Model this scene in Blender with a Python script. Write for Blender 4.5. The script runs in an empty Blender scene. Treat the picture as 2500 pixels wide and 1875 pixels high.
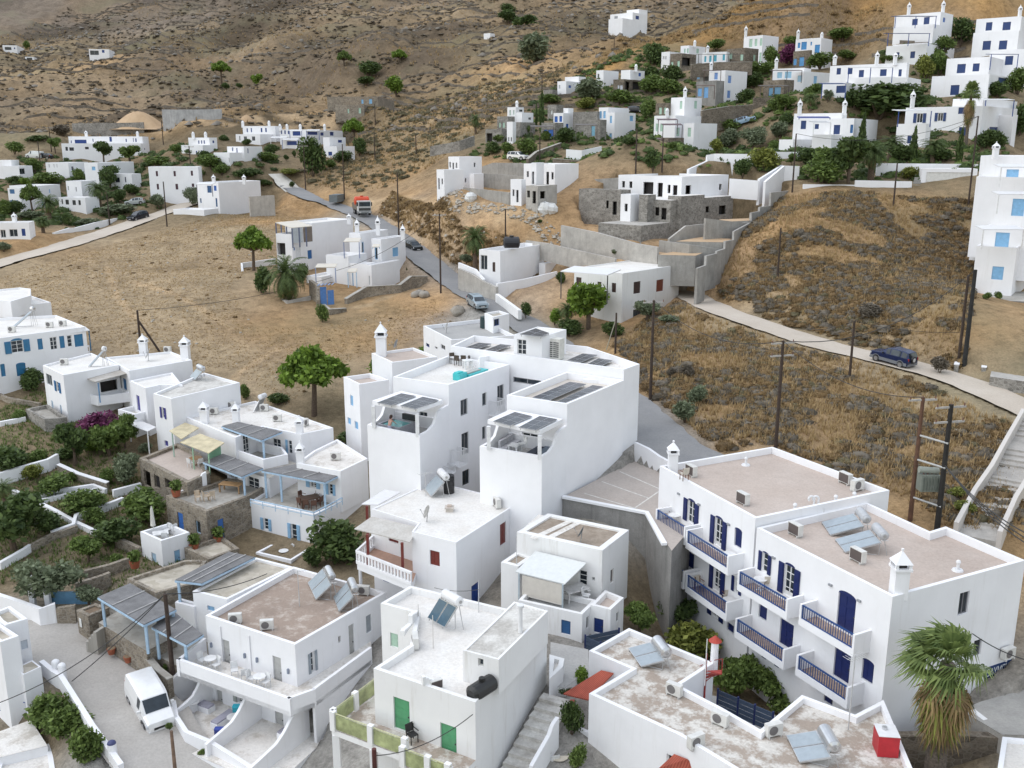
import bpy,math as M9,random
import numpy as np
from mathutils import Vector as V3
random.seed(7);RNG=np.random.default_rng(11)
sc=bpy.context.scene
COL=sc.collection
FP=2350.0;PIT=M9.radians(14.1)
cP,sP=M9.cos(PIT),M9.sin(PIT)
def ray(p):
 xc=(p[0]-1250)/FP;yc=(937.5-p[1])/FP
 return(xc,cP+yc*sP,-sP+yc*cP)
def T(p,t):
 d=ray(p);return(d[0]*t,d[1]*t,d[2]*t)
def G(p,z):
 d=ray(p);t=z/d[2];return(d[0]*t,d[1]*t,z)
def proj(q):
 t=q[1]*cP-q[2]*sP
 return(1250+FP*q[0]/t,937.5-FP*(q[1]*sP+q[2]*cP)/t,t)
def fr(x0,y0,s):return lambda x,y:(x0+x*s,y0+y*s)
S=.30135
a=fr(0,1375,S);b=fr(375,1300,.34664);c=fr(850,1375,S);d=fr(1325,1475,.28255);e=fr(1875,1375,S)
f=fr(0,925,S);g=fr(400,950,S);h=fr(800,750,.24108);i_=fr(1100,750,S);j=fr(850,1125,.33906);k=fr(1575,1050,S)
l=fr(1875,925,S);m=fr(0,650,S);n=fr(0,250,.24108);o=fr(400,230,.28255);p_=fr(550,450,.28255);q=fr(1030,350,.25313)
r_=fr(1430,350,.25313);s_=fr(1050,100,.23734);t_=fr(1500,50,.25313);u_=fr(1875,0,S);v_=fr(1875,470,S);w_=fr(0,0,.5651)
x_=fr(1100,580,.28255);y_=fr(1480,380,.15823);z_=fr(1050,350,.17179);aa=fr(1880,240,.28029);bb=fr(650,500,.16275)
MATS={}
def _new(name):
 mt=bpy.data.materials.new(name);mt.use_nodes=True
 nt=mt.node_tree;bs=nt.nodes['Principled BSDF']
 return mt,nt,bs
def N(nt,typ,**kw):
 nd=nt.nodes.new(typ)
 for k_,v in kw.items():
  if hasattr(nd,k_):setattr(nd,k_,v)
  else:nd.inputs[k_].default_value=v
 return nd
def coords(nt,scale=(1,1,1)):
 g_=N(nt,'ShaderNodeNewGeometry');mp=N(nt,'ShaderNodeMapping')
 mp.inputs['Scale'].default_value=scale
 nt.links.new(g_.outputs['Position'],mp.inputs['Vector']);return mp.outputs['Vector']
def noise(nt,vec,scale,detail=4,rough=.6):
 nd=N(nt,'ShaderNodeTexNoise');nd.inputs['Scale'].default_value=scale
 nd.inputs['Detail'].default_value=detail;nd.inputs['Roughness'].default_value=rough
 nt.links.new(vec,nd.inputs['Vector']);return nd.outputs['Fac']
def ramp(nt,fac,stops):
 nd=N(nt,'ShaderNodeValToRGB');cr=nd.color_ramp
 while len(cr.elements)<len(stops):cr.elements.new(.5)
 for el,(p,cl)in zip(cr.elements,stops):
  el.position=p;el.color=(*cl,1)if len(cl)==3 else cl
 nt.links.new(fac,nd.inputs['Fac']);return nd.outputs['Color']
def mix(nt,A,B,fac,mode='MIX'):
 nd=N(nt,'ShaderNodeMix',data_type='RGBA',blend_type=mode)
 for sk,v in((nd.inputs[6],A),(nd.inputs[7],B),(nd.inputs[0],fac)):
  if isinstance(v,(int,float)):sk.default_value=v
  elif isinstance(v,tuple):sk.default_value=(*v,1)
  else:nt.links.new(v,sk)
 return nd.outputs[2]
def bump(nt,bs,hgt,strength=.3,dist=.05):
 nd=N(nt,'ShaderNodeBump');nd.inputs['Strength'].default_value=strength;nd.inputs['Distance'].default_value=dist
 nt.links.new(hgt,nd.inputs['Height']);nt.links.new(nd.outputs['Normal'],bs.inputs['Normal'])
def gray(x):return(x,x,x)
def pa(col,rough=.5,var=.12,metal=0.0,scale=3.0):
 key=('paint',tuple(round(x,3)for x in col),rough,metal,var)
 if key in MATS:return MATS[key]
 mt,nt,bs=_new('painted_surface')
 nz=noise(nt,coords(nt),scale,5)
 cl=ramp(nt,nz,[(.25,tuple(x*(1-var*1.6)for x in col)),(.7,tuple(min(1,x*(1+var*.6))for x in col))])
 nt.links.new(cl,bs.inputs['Base Color']);bs.inputs['Roughness'].default_value=rough;bs.inputs['Metallic'].default_value=metal
 MATS[key]=mt;return mt
def plaster(col=(.80,.80,.82),dirt=.35):
 key=('pl',col,dirt)
 if key in MATS:return MATS[key]
 mt,nt,bs=_new('lime_plaster')
 v1=coords(nt);v2=coords(nt,(2.2,2.2,.22))
 n1=noise(nt,v1,.35,6);n2=noise(nt,v2,1.0,6,.7);n3=noise(nt,v1,6,4)
 st=ramp(nt,n2,[(.56,gray(0)),(.80,gray(1))])
 base=ramp(nt,n1,[(.3,tuple(x*.93 for x in col)),(.7,tuple(x*1.02 for x in col))])
 dcol=tuple(x*y for x,y in zip(col,(.72,.69,.64)))
 mm=N(nt,'ShaderNodeMath',operation='MULTIPLY');nt.links.new(st,mm.inputs[0]);mm.inputs[1].default_value=dirt
 c2=mix(nt,base,dcol,mm.outputs[0])
 nt.links.new(c2,bs.inputs['Base Color']);bs.inputs['Roughness'].default_value=.85
 bump(nt,bs,n3,.15,.02);MATS[key]=mt;return mt
def patchy(name,c1,c2,c3,sc1=.8,lo=.42,hi=.6,rough=.9,sc2=7,dark=.45,fine=.16):
 0
 if name in MATS:return MATS[name]
 mt,nt,bs=_new(name);v=coords(nt)
 n1=noise(nt,v,sc1,8,.72);n2=noise(nt,v,sc1*.31,6,.6);n3=noise(nt,v,sc2,6,.7)
 base=mix(nt,c1,c2,ramp(nt,n1,[(lo,gray(0)),(hi,gray(1))]))
 base=mix(nt,base,c3,ramp(nt,n2,[(.5,gray(0)),(.75,gray(dark))]))
 base=mix(nt,base,ramp(nt,n3,[(.3,gray(1-fine)),(.7,gray(1+fine*.5))]),1.0,'MULTIPLY')
 nt.links.new(base,bs.inputs['Base Color']);bs.inputs['Roughness'].default_value=rough
 bump(nt,bs,n3,.12,.02);MATS[name]=mt;return mt
def stone(name='rubble_stone',c1=(.20,.165,.125),c2=(.34,.29,.225),mort=(.36,.33,.29),scale=2.6):
 if name in MATS:return MATS[name]
 mt,nt,bs=_new(name);v=coords(nt,(1,1,1.5))
 vo=N(nt,'ShaderNodeTexVoronoi');vo.inputs['Scale'].default_value=scale;nt.links.new(v,vo.inputs['Vector'])
 ve=N(nt,'ShaderNodeTexVoronoi',feature='DISTANCE_TO_EDGE');ve.inputs['Scale'].default_value=scale;nt.links.new(v,ve.inputs['Vector'])
 sp=N(nt,'ShaderNodeSeparateColor');nt.links.new(vo.outputs['Color'],sp.inputs['Color'])
 base=ramp(nt,sp.outputs[0],[(0,c1),(.55,tuple((x+y)/2 for x,y in zip(c1,c2))),(1,c2)])
 n1=noise(nt,v,9,5);n0=noise(nt,v,.4,4)
 base=mix(nt,base,ramp(nt,n1,[(.3,gray(.6)),(.7,gray(1.2))]),1.0,'MULTIPLY')
 base=mix(nt,base,mort,ramp(nt,ve.outputs['Distance'],[(.02,gray(.75)),(.07,gray(0))]))
 base=mix(nt,base,ramp(nt,n0,[(.35,gray(.75)),(.65,gray(1.1))]),1.0,'MULTIPLY')
 nt.links.new(base,bs.inputs['Base Color']);bs.inputs['Roughness'].default_value=.95
 bump(nt,bs,ve.outputs['Distance'],.5,.08);MATS[name]=mt;return mt
def concrete(name='bare_concrete',col=(.36,.345,.32),streak=.5):
 if name in MATS:return MATS[name]
 mt,nt,bs=_new(name);v=coords(nt);v2=coords(nt,(1.6,1.6,.15))
 n1=noise(nt,v,.6,7,.7);n2=noise(nt,v2,1.2,6,.7);n3=noise(nt,v,12,4)
 base=ramp(nt,n1,[(.3,tuple(x*.72 for x in col)),(.7,tuple(x*1.15 for x in col))])
 base=mix(nt,base,tuple(x*.5 for x in col),ramp(nt,n2,[(.5,gray(0)),(.72,gray(streak))]))
 base=mix(nt,base,ramp(nt,n3,[(.3,gray(.85)),(.7,gray(1.08))]),1.0,'MULTIPLY')
 nt.links.new(base,bs.inputs['Base Color']);bs.inputs['Roughness'].default_value=.9
 bump(nt,bs,n3,.2,.02);MATS[name]=mt;return mt
def flag(name='flagstone',c1=(.42,.375,.30),c2=(.56,.51,.43)):
 if name in MATS:return MATS[name]
 mt,nt,bs=_new(name);v=coords(nt,(1,1,.01))
 vo=N(nt,'ShaderNodeTexVoronoi');vo.inputs['Scale'].default_value=2.2;nt.links.new(v,vo.inputs['Vector'])
 sp=N(nt,'ShaderNodeSeparateColor');nt.links.new(vo.outputs['Color'],sp.inputs['Color'])
 n1=noise(nt,v,.5,7,.7)
 base=ramp(nt,sp.outputs[0],[(0,c1),(1,c2)])
 base=mix(nt,base,ramp(nt,n1,[(.3,gray(.7)),(.7,gray(1.1))]),1.0,'MULTIPLY')
 nt.links.new(base,bs.inputs['Base Color']);bs.inputs['Roughness'].default_value=.9;MATS[name]=mt;return mt
def slats(name,c1,c2,ang,scale=26):
 if name in MATS:return MATS[name]
 mt,nt,bs=_new(name)
 g_=N(nt,'ShaderNodeNewGeometry');mp=N(nt,'ShaderNodeMapping');mp.inputs['Rotation'].default_value=(0,0,ang)
 nt.links.new(g_.outputs['Position'],mp.inputs['Vector'])
 wv=N(nt,'ShaderNodeTexWave',wave_type='BANDS',bands_direction='X');wv.inputs['Scale'].default_value=scale/6.283
 wv.inputs['Distortion'].default_value=.6;nt.links.new(mp.outputs['Vector'],wv.inputs['Vector'])
 base=ramp(nt,wv.outputs['Fac'],[(.1,c1),(.6,c2)]);n1=noise(nt,mp.outputs['Vector'],1.2,6)
 base=mix(nt,base,ramp(nt,n1,[(.3,gray(.7)),(.7,gray(1.15))]),1.0,'MULTIPLY')
 nt.links.new(base,bs.inputs['Base Color']);bs.inputs['Roughness'].default_value=.85;MATS[name]=mt;return mt
def fo9(name,dark,light,trans=.25):
 if name in MATS:return MATS[name]
 mt,nt,bs=_new(name);g_=N(nt,'ShaderNodeNewGeometry')
 n1=noise(nt,g_.outputs['Position'],.9,3)
 ad=N(nt,'ShaderNodeMath',operation='MULTIPLY_ADD');nt.links.new(g_.outputs['Random Per Island'],ad.inputs[0]);ad.inputs[1].default_value=.55
 nt.links.new(n1,ad.inputs[2])
 md=tuple((x+y)/2 for x,y in zip(dark,light))
 cl=ramp(nt,ad.outputs[0],[(.35,dark),(.75,md),(1.0,light)])
 nt.links.new(cl,bs.inputs['Base Color']);bs.inputs['Roughness'].default_value=.6
 bs.inputs['Specular IOR Level'].default_value=.25
 tr=N(nt,'ShaderNodeBsdfTranslucent');nt.links.new(cl,tr.inputs['Color']);ms=N(nt,'ShaderNodeMixShader');ms.inputs[0].default_value=trans
 nt.links.new(bs.outputs[0],ms.inputs[1]);nt.links.new(tr.outputs[0],ms.inputs[2])
 nt.links.new(ms.outputs[0],nt.nodes['Material Output'].inputs['Surface']);MATS[name]=mt;return mt
def glassy(col=(.03,.04,.05),rough=.08):
 key=('glass',col)
 if key in MATS:return MATS[key]
 mt,nt,bs=_new('window_glass');n1=noise(nt,coords(nt),.7,3)
 cl=ramp(nt,n1,[(.35,tuple(x*.5 for x in col)),(.7,tuple(x*1.5 for x in col))]);nt.links.new(cl,bs.inputs['Base Color'])
 bs.inputs['Roughness'].default_value=rough;MATS[key]=mt;return mt
WHITE=plaster((.84,.84,.86));WHITE2=plaster((.81,.805,.80),.8);OLDW=plaster((.76,.755,.745),.95);CLEANW=plaster((.86,.86,.88),.15)
CREAM=plaster((.62,.575,.50),.5);GREYR=plaster((.50,.46,.41),.7)
R_BEIGE=patchy('beige_roof_screed',(.48,.395,.34),(.54,.46,.405),(.33,.265,.225),.35,.35,.65,dark=.6)
R_PATCH=patchy('weathered_roof_paint',(.38,.315,.26),(.66,.63,.58),(.30,.245,.20),1.1,.45,.56,dark=.5)
R_BROWN=patchy('brown_stained_roof',(.34,.265,.215),(.56,.49,.43),(.24,.185,.15),.9,.5,.68,dark=.7)
R_WHITE=patchy('whitewashed_roof',(.70,.665,.62),(.78,.76,.73),(.58,.53,.47),.5,.35,.6,dark=.5)
R_WPATCH=patchy('worn_white_roof',(.55,.505,.45),(.76,.73,.69),(.47,.42,.37),.9,.38,.5,dark=.5)
R_MOULD=patchy('mouldy_white_roof',(.42,.395,.36),(.68,.66,.62),(.33,.31,.285),.9,.36,.62,dark=.5)
R_GREY=patchy('grey_felt_roof',(.36,.355,.345),(.42,.41,.395),(.29,.285,.28),.5,.35,.65,dark=.4)
FLAG=flag();FLAG2=flag('pale_flagstone',(.36,.335,.295),(.46,.44,.40));STONE=stone();STONE2=stone('grey_rubble_stone',(.20,.185,.165),(.35,.33,.30),(.36,.345,.32),2.2)
STONE3=stone('brown_rubble_stone',(.13,.105,.08),(.26,.215,.165),(.24,.21,.17),2.2)
CONC=concrete();CONCD=concrete('dark_stained_concrete',(.30,.29,.275),.75);CONCW=concrete('pale_concrete',(.46,.435,.40),.35)
SAND=patchy('loose_sand',(.47,.32,.19),(.54,.39,.245),(.38,.25,.145),.3,.35,.65)
SOIL=patchy('garden_soil',(.17,.12,.08),(.28,.20,.125),(.10,.075,.05),.7,.4,.65)
GLASS=glassy();GLASSB=glassy((.07,.10,.13))
NAVY=(.008,.018,.105);BLUE=(.012,.055,.26);MBLUE=(.05,.16,.48);LBLUE=(.27,.47,.68);PBLUE=(.40,.55,.70);GREEN=(.10,.34,.17);LGREEN=(.42,.60,.48)
REDB=(.17,.03,.022);BROWN=(.05,.028,.025);GREYD=(.43,.43,.42);SLATE=(.17,.20,.25);PURP=(.06,.055,.26);TEAL=(.03,.17,.33);DARK=(.018,.018,.02);PW=(.78,.78,.78)
STEEL=pa((.62,.62,.63),.28,.06,.9);WOODP=pa((.055,.036,.027),.8,.35,0,6);IRON=pa((.05,.05,.055),.5,.1)
WMETAL=pa((.72,.72,.73),.4,.05);PVM=pa((.022,.026,.045),.2,.12);PVF=pa((.40,.41,.43),.4,.05);PANEL=pa((.33,.38,.42),.22,.08)
PANELB=pa((.07,.13,.18),.18,.1);BLACKP=pa((.015,.015,.017),.45,.1);TERRA=pa((.34,.10,.05),.75,.2);WOODL=pa((.36,.21,.10),.6,.2);WOODD=pa((.10,.035,.02),.5,.2)
class MB:
 def __init__(s):s.v=[];s.f=[];s.mi=[]
 def add(s,vs,fs,mi=0):
  o_=len(s.v);s.v+=[tuple(x)for x in vs];s.f+=[tuple(i+o_ for i in fc)for fc in fs];s.mi+=[mi]*len(fs);return s
 def quad(s,*vs,mi=0):return s.add(vs,[tuple(range(len(vs)))],mi)
 def p(s,O,X,Y,Z,mi=0):
  O,X,Y,Z=[V3(w)for w in(O,X,Y,Z)]
  vs=[O,O+X,O+X+Y,O+Y,O+Z,O+X+Z,O+X+Y+Z,O+Y+Z]
  fs=[(0,3,2,1),(4,5,6,7),(0,1,5,4),(1,2,6,5),(2,3,7,6),(3,0,4,7)]
  if X.cross(Y).dot(Z)<0:fs=[f_[::-1]for f_ in fs]
  return s.add(vs,fs,mi)
 def box(s,x0,x1,y0,y1,z0,z1,mi=0):return s.p((x0,y0,z0),(x1-x0,0,0),(0,y1-y0,0),(0,0,z1-z0),mi)
 def t(s,p0,p1,r0,r1=None,n=8,mi=0,cap=True):
  r1=r0 if r1 is None else r1
  p0=V3(p0);p1=V3(p1);ax=(p1-p0)
  if ax.length<1e-6:return s
  ax.normalize();up=V3((0,0,1))if abs(ax.z)<.9 else V3((1,0,0));A=ax.cross(up).normalized();B=ax.cross(A)
  vs=[]
  for P_,r in((p0,r0),(p1,r1)):
   for t in range(n):
    an=2*M9.pi*t/n;vs.append(P_+A*(M9.cos(an)*r)+B*(M9.sin(an)*r))
  fs=[(t,(t+1)%n,n+(t+1)%n,n+t)for t in range(n)]
  if cap:fs+=[tuple(range(n))[::-1],tuple(range(n,2*n))]
  return s.add(vs,fs,mi)
 def path(s,pts,r,n=5,mi=0):
  for A,B in zip(pts[:-1],pts[1:]):s.t(A,B,r,r,n,mi)
  return s
 def q(s,poly,z0,z1,mi=0,top=None,mi2=None):
  P=list(poly)
  if area(P)<0:P=P[::-1]
  n_=len(P);vs=[(x[0],x[1],z0)for x in P]+[(x[0],x[1],z1)for x in P]
  fs=[(t,(t+1)%n_,n_+(t+1)%n_,n_+t)for t in range(n_)]
  s.add(vs,fs,mi);s.add(vs[n_:],[tuple(range(n_))],mi if mi2 is None else mi2);s.add(vs[:n_],[tuple(range(n_))[::-1]],mi);return s
 def sphere(s,c_,r,rz=None,n=8,mi=0):
  rz=r if rz is None else rz;vs=[];fs=[];mm=n//2
  for i in range(mm+1):
   th=M9.pi*i/mm
   for t in range(n):
    an=2*M9.pi*t/n;vs.append((c_[0]+r*M9.sin(th)*M9.cos(an),c_[1]+r*M9.sin(th)*M9.sin(an),c_[2]+rz*M9.cos(th)))
  for i in range(mm):
   for t in range(n):fs.append((i*n+t,(i+1)*n+t,(i+1)*n+(t+1)%n,i*n+(t+1)%n))
  return s.add(vs,fs,mi)
 def b(s,name,mats,parent=None,smooth=False,label=None):
  if not isinstance(mats,(list,tuple)):mats=[mats]
  off=pl8(parent)if parent else(s.v[0]if s.v else(0,0,0))
  if parent is None:off=(0,0,0)
  me=bpy.data.meshes.new(name);me.from_pydata([(x[0]-off[0],x[1]-off[1],x[2]-off[2])for x in s.v],[],s.f)
  for mt in mats:me.materials.append(mt)
  if len(mats)>1:me.polygons.foreach_set('material_index',s.mi)
  if smooth:me.polygons.foreach_set('use_smooth',[True]*len(me.polygons))
  me.update();ob=bpy.data.objects.new(name,me);COL.objects.link(ob)
  if parent:ob.parent=parent
  if label:ob['label']=label
  return ob
def pl8(p):
 L=V3((0,0,0))
 while p is not None:L+=p.location;p=p.parent
 return L
def area(P):return .5*sum(P[t][0]*P[(t+1)%len(P)][1]-P[(t+1)%len(P)][0]*P[t][1]for t in range(len(P)))
def npmesh(name,V,F,mats,parent=None,smooth=False,mi=None):
 0
 me=bpy.data.meshes.new(name);V=np.asarray(V,dtype=np.float32)
 if parent is not None:V=V-np.array(pl8(parent),dtype=np.float32)
 F=np.asarray(F,dtype=np.int32);kk=F.shape[1]
 me.vertices.add(len(V));me.vertices.foreach_set('co',V.ravel())
 me.loops.add(F.size);me.loops.foreach_set('vertex_index',F.ravel())
 me.polygons.add(len(F));me.polygons.foreach_set('loop_start',np.arange(0,F.size,kk,dtype=np.int32))
 for mt in(mats if isinstance(mats,(list,tuple))else[mats]):me.materials.append(mt)
 if mi is not None:me.polygons.foreach_set('material_index',np.asarray(mi,dtype=np.int32))
 me.update(calc_edges=True)
 if smooth:me.polygons.foreach_set('use_smooth',np.ones(len(F),dtype=bool))
 ob=bpy.data.objects.new(name,me);COL.objects.link(ob)
 if parent is not None:ob.parent=parent
 return ob
def tag(ob,label=None,cat=None,group=None,kind=None):
 if label:ob['label']=label
 if cat:ob['category']=cat
 if group:ob['group']=group
 if kind:ob['kind']=kind
 return ob
def th9(name,label,cat,loc=(0,0,0),group=None,rz=0):
 ob=bpy.data.objects.new(name,None);COL.objects.link(ob);ob.location=loc;ob.rotation_euler=(0,0,rz);ob.empty_display_size=.2
 return tag(ob,label,cat,group)
def copy_tree(ob,parent=None):
 cp=ob.copy();COL.objects.link(cp)
 if parent is not None:cp.parent=parent
 for ch in list(ob.children):copy_tree(ch,cp)
 return cp
PROTO={}
def place(key,maker,loc,rz,label,group=None,scale=1.0):
 0
 if key not in PROTO:ob=PROTO[key]=maker()
 else:ob=copy_tree(PROTO[key])
 ob.location=loc;ob.rotation_euler=(0,0,rz);ob.scale=(scale,)*3 if not isinstance(scale,tuple)else scale
 ob['label']=label
 if group:ob['group']=group
 elif 'group' in ob:del ob['group']
 return ob
CP=[(330,1720,-34,'p'),(200,1540,-33.3,'p'),(280,1860,-35,'p'),(560,1870,-35.9,'p'),(130,1510,-33.1,'p'),(640,1872,-36.3,'p'),(150,1800,-36,'g'),(20,1870,-37,'g'),(20,1600,-34.5,'p'),(200,1450,-33,'g'),(250,1300,-31.9,'g'),(60,1250,-31,'g'),(150,1150,-29.8,'g'),(60,1050,-28,'g'),(20,1400,-33,'g'),(350,1180,-31,'g'),(330,1080,-29,'g'),(160,1000,-28,'g'),(430,1330,-32.4,'g'),(560,1330,-32.4,'g'),(20,930,-26.3,'g'),(60,800,-24,'f'),(500,880,-25,'f'),(340,850,-24.2,'f'),(250,760,-22.5,'f'),(100,700,-21,'f'),(400,620,-18.5,'f'),(580,560,-15.3,'f'),(300,560,-16.8,'f'),(150,620,-18.9,'f'),(30,660,-20,'f'),(450,750,-21.8,'f'),(700,800,-23.3,'o'),(860,830,-24,'o'),(950,740,-21.8,'o'),(1050,745,-22,'o'),(760,930,-25.5,'f'),(620,1010,-27.7,'f'),(820,1010,-27.6,'g'),(700,500,-13,'o'),(640,540,-14.6,'o'),(760,520,-14.3,'o'),(520,680,-19.8,'f'),(1170,1196,-28.5,'g'),(960,1330,-31.5,'g'),(1100,1420,-31.5,'p'),(850,1350,-32.2,'g'),(1480,1457,-28.6,'g'),(1420,1590,-29.5,'p'),(1700,1600,-32,'g'),(1856,1715,-32.8,'g'),(1640,1480,-31.3,'g'),(1780,1620,-32.5,'g'),(1950,1720,-33,'g'),(1560,1480,-30.2,'g'),(1392,1640,-29.2,'p'),(1330,1740,-29.5,'p'),(1270,1860,-30.3,'p'),(2447,1737,-29,'p'),(2350,1850,-31,'g'),(2100,1870,-32.5,'g'),(700,1900,-36,'p'),(1000,1800,-33,'p'),(900,1660,-33,'p'),(1549,1244,-25.2,'p'),(1480,1180,-24.9,'p'),(1590,1090,-23.7,'p'),(1640,1100,-23.6,'p'),(1561,1000,-23.7,'p'),(1290,800,-22.9,'p'),(1165,775,-22.4,'p'),(1200,725,-21.3,'p'),(1000,590,-16.6,'p'),(895,530,-13.8,'p'),(750,475,-10.6,'o'),(1800,1110,-23.8,'s'),(1090,660,-19.5,'p'),(2180,898,-21.6,'t'),(2500,1010,-23,'t'),(1690,735,-19.2,'t'),(2000,830,-20.8,'t'),(1850,780,-20.1,'t'),(2350,950,-22.2,'t'),(1750,600,-13.5,'s'),(2000,600,-13.2,'s'),(2200,500,-8.9,'s'),(2000,480,-7.9,'o'),(2300,600,-12.3,'s'),(2350,800,-18.3,'s'),(2100,720,-17.2,'s'),(1800,690,-17.2,'s'),(2250,700,-16,'s'),(1900,540,-10.6,'o'),(1700,900,-22,'s'),(1900,1000,-23.2,'s'),(2100,1100,-24.2,'s'),(2300,1150,-24.1,'s'),(2221,1268,-25,'s'),(2440,1300,-25.2,'s'),(1750,1000,-23.7,'s'),(1600,850,-22,'s'),(2000,930,-22.3,'s'),(1580,930,-23.2,'s'),(1500,800,-22,'g'),(1480,860,-23,'s'),(1400,740,-21,'g'),(1225,690,-19.3,'o'),(1300,720,-20.3,'o'),(1100,560,-14.2,'d'),(1300,560,-13.3,'d'),(1350,640,-16.7,'d'),(1260,500,-9.9,'d'),(1080,470,-8.6,'d'),(1560,570,-13.2,'d'),(960,490,-11.2,'o'),(1160,610,-16.3,'o'),(1650,640,-15.8,'d'),(1700,560,-11.3,'d'),(1800,500,-8.5,'d'),(1400,520,-10.8,'d'),(1180,520,-10.8,'d'),(1250,345,.2,'o'),(1400,345,.2,'g'),(1650,370,-1.7,'g'),(1550,330,1.2,'g'),(1150,300,4.4,'o'),(1350,240,10.3,'g'),(1500,190,16,'g'),(1650,165,19,'g'),(1450,410,-4.7,'g'),(1350,405,-4.3,'g'),(1750,290,4.6,'g'),(1850,400,-3.5,'g'),(1180,400,-4.2,'o'),(2200,440,-5.9,'g'),(2000,430,-5.3,'g'),(2100,300,3.5,'g'),(2050,235,9.4,'g'),(2250,150,17.3,'o'),(2450,130,18.4,'g'),(2400,330,1.2,'g'),(2450,240,8,'g'),(2480,440,-5.5,'g'),(2300,240,8.5,'g'),(1900,60,31,'O'),(1700,80,30,'O'),(2100,10,36,'O'),(2400,0,34,'O'),(1560,130,24,'O'),(1480,165,19,'O'),(2050,100,24.5,'O'),(1850,130,22.5,'O'),(1800,10,38,'O'),(2000,-60,44,'O'),(2300,-80,44,'O'),(2600,-60,44,'O'),(150,400,-5.7,'g'),(300,450,-9.8,'g'),(60,480,-11.8,'g'),(400,500,-12.9,'g'),(520,520,-13.8,'f'),(250,590,-17.5,'f'),(650,450,-9.3,'g'),(700,390,-4.5,'g'),(850,335,1.6,'o'),(500,365,-1.8,'g'),(900,400,-5.2,'o'),(1000,335,1.5,'o'),(1000,420,-6.3,'o'),(950,250,11.6,'o'),(300,285,8,'b'),(600,285,8,'o'),(100,260,13,'b'),(450,300,5.5,'o'),(30,350,0,'g'),(800,420,-7.2,'o'),(150,530,-15,'g'),(800,150,31,'b'),(400,150,36,'b'),(100,130,46.7,'b'),(240,138,40,'o'),(600,50,64,'b'),(1100,80,46,'b'),(1300,150,27,'o'),(1200,230,13.6,'o'),(1000,0,86,'b'),(300,0,104,'B'),(1400,50,53,'b'),(1700,-10,76,'b'),(1850,-40,92,'b'),(0,0,104,'B'),(400,60,76,'B'),(150,60,80,'B'),(750,220,20,'b'),(500,220,20,'b'),(1000,150,30,'b'),(700,-30,104,'B'),]
RATIO=lambda v:ray((0,v))[2]
_pts=[];_cls=[]
for u0,v0,z0,c0 in CP:
 P_=G((u0,v0),z0);_pts.append(P_);_cls.append(c0)
for x0,y0,z0,c0 in((-60,25,-38,'g'),(60,25,-34,'g'),(0,20,-36,'p'),(-130,60,-36,'g'),(90,60,-24,'s'),(130,100,-18,'s'),(-160,130,-27,'f'),(160,170,-2,'s'),(210,260,36,'O'),(110,330,30,'O'),(60,380,32,'b'),(180,400,50,'O'),(-260,250,-6,'g'),(-420,420,40,'b'),(-600,700,110,'B'),(0,900,190,'b'),(-350,1000,200,'B'),(350,800,170,'b'),(500,500,100,'O'),(-900,900,170,'B'),(700,1000,210,'b'),(0,1200,240,'b'),(-800,300,30,'b'),(800,300,60,'b')):
 _pts.append((x0,y0,z0));_cls.append(c0)
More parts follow.
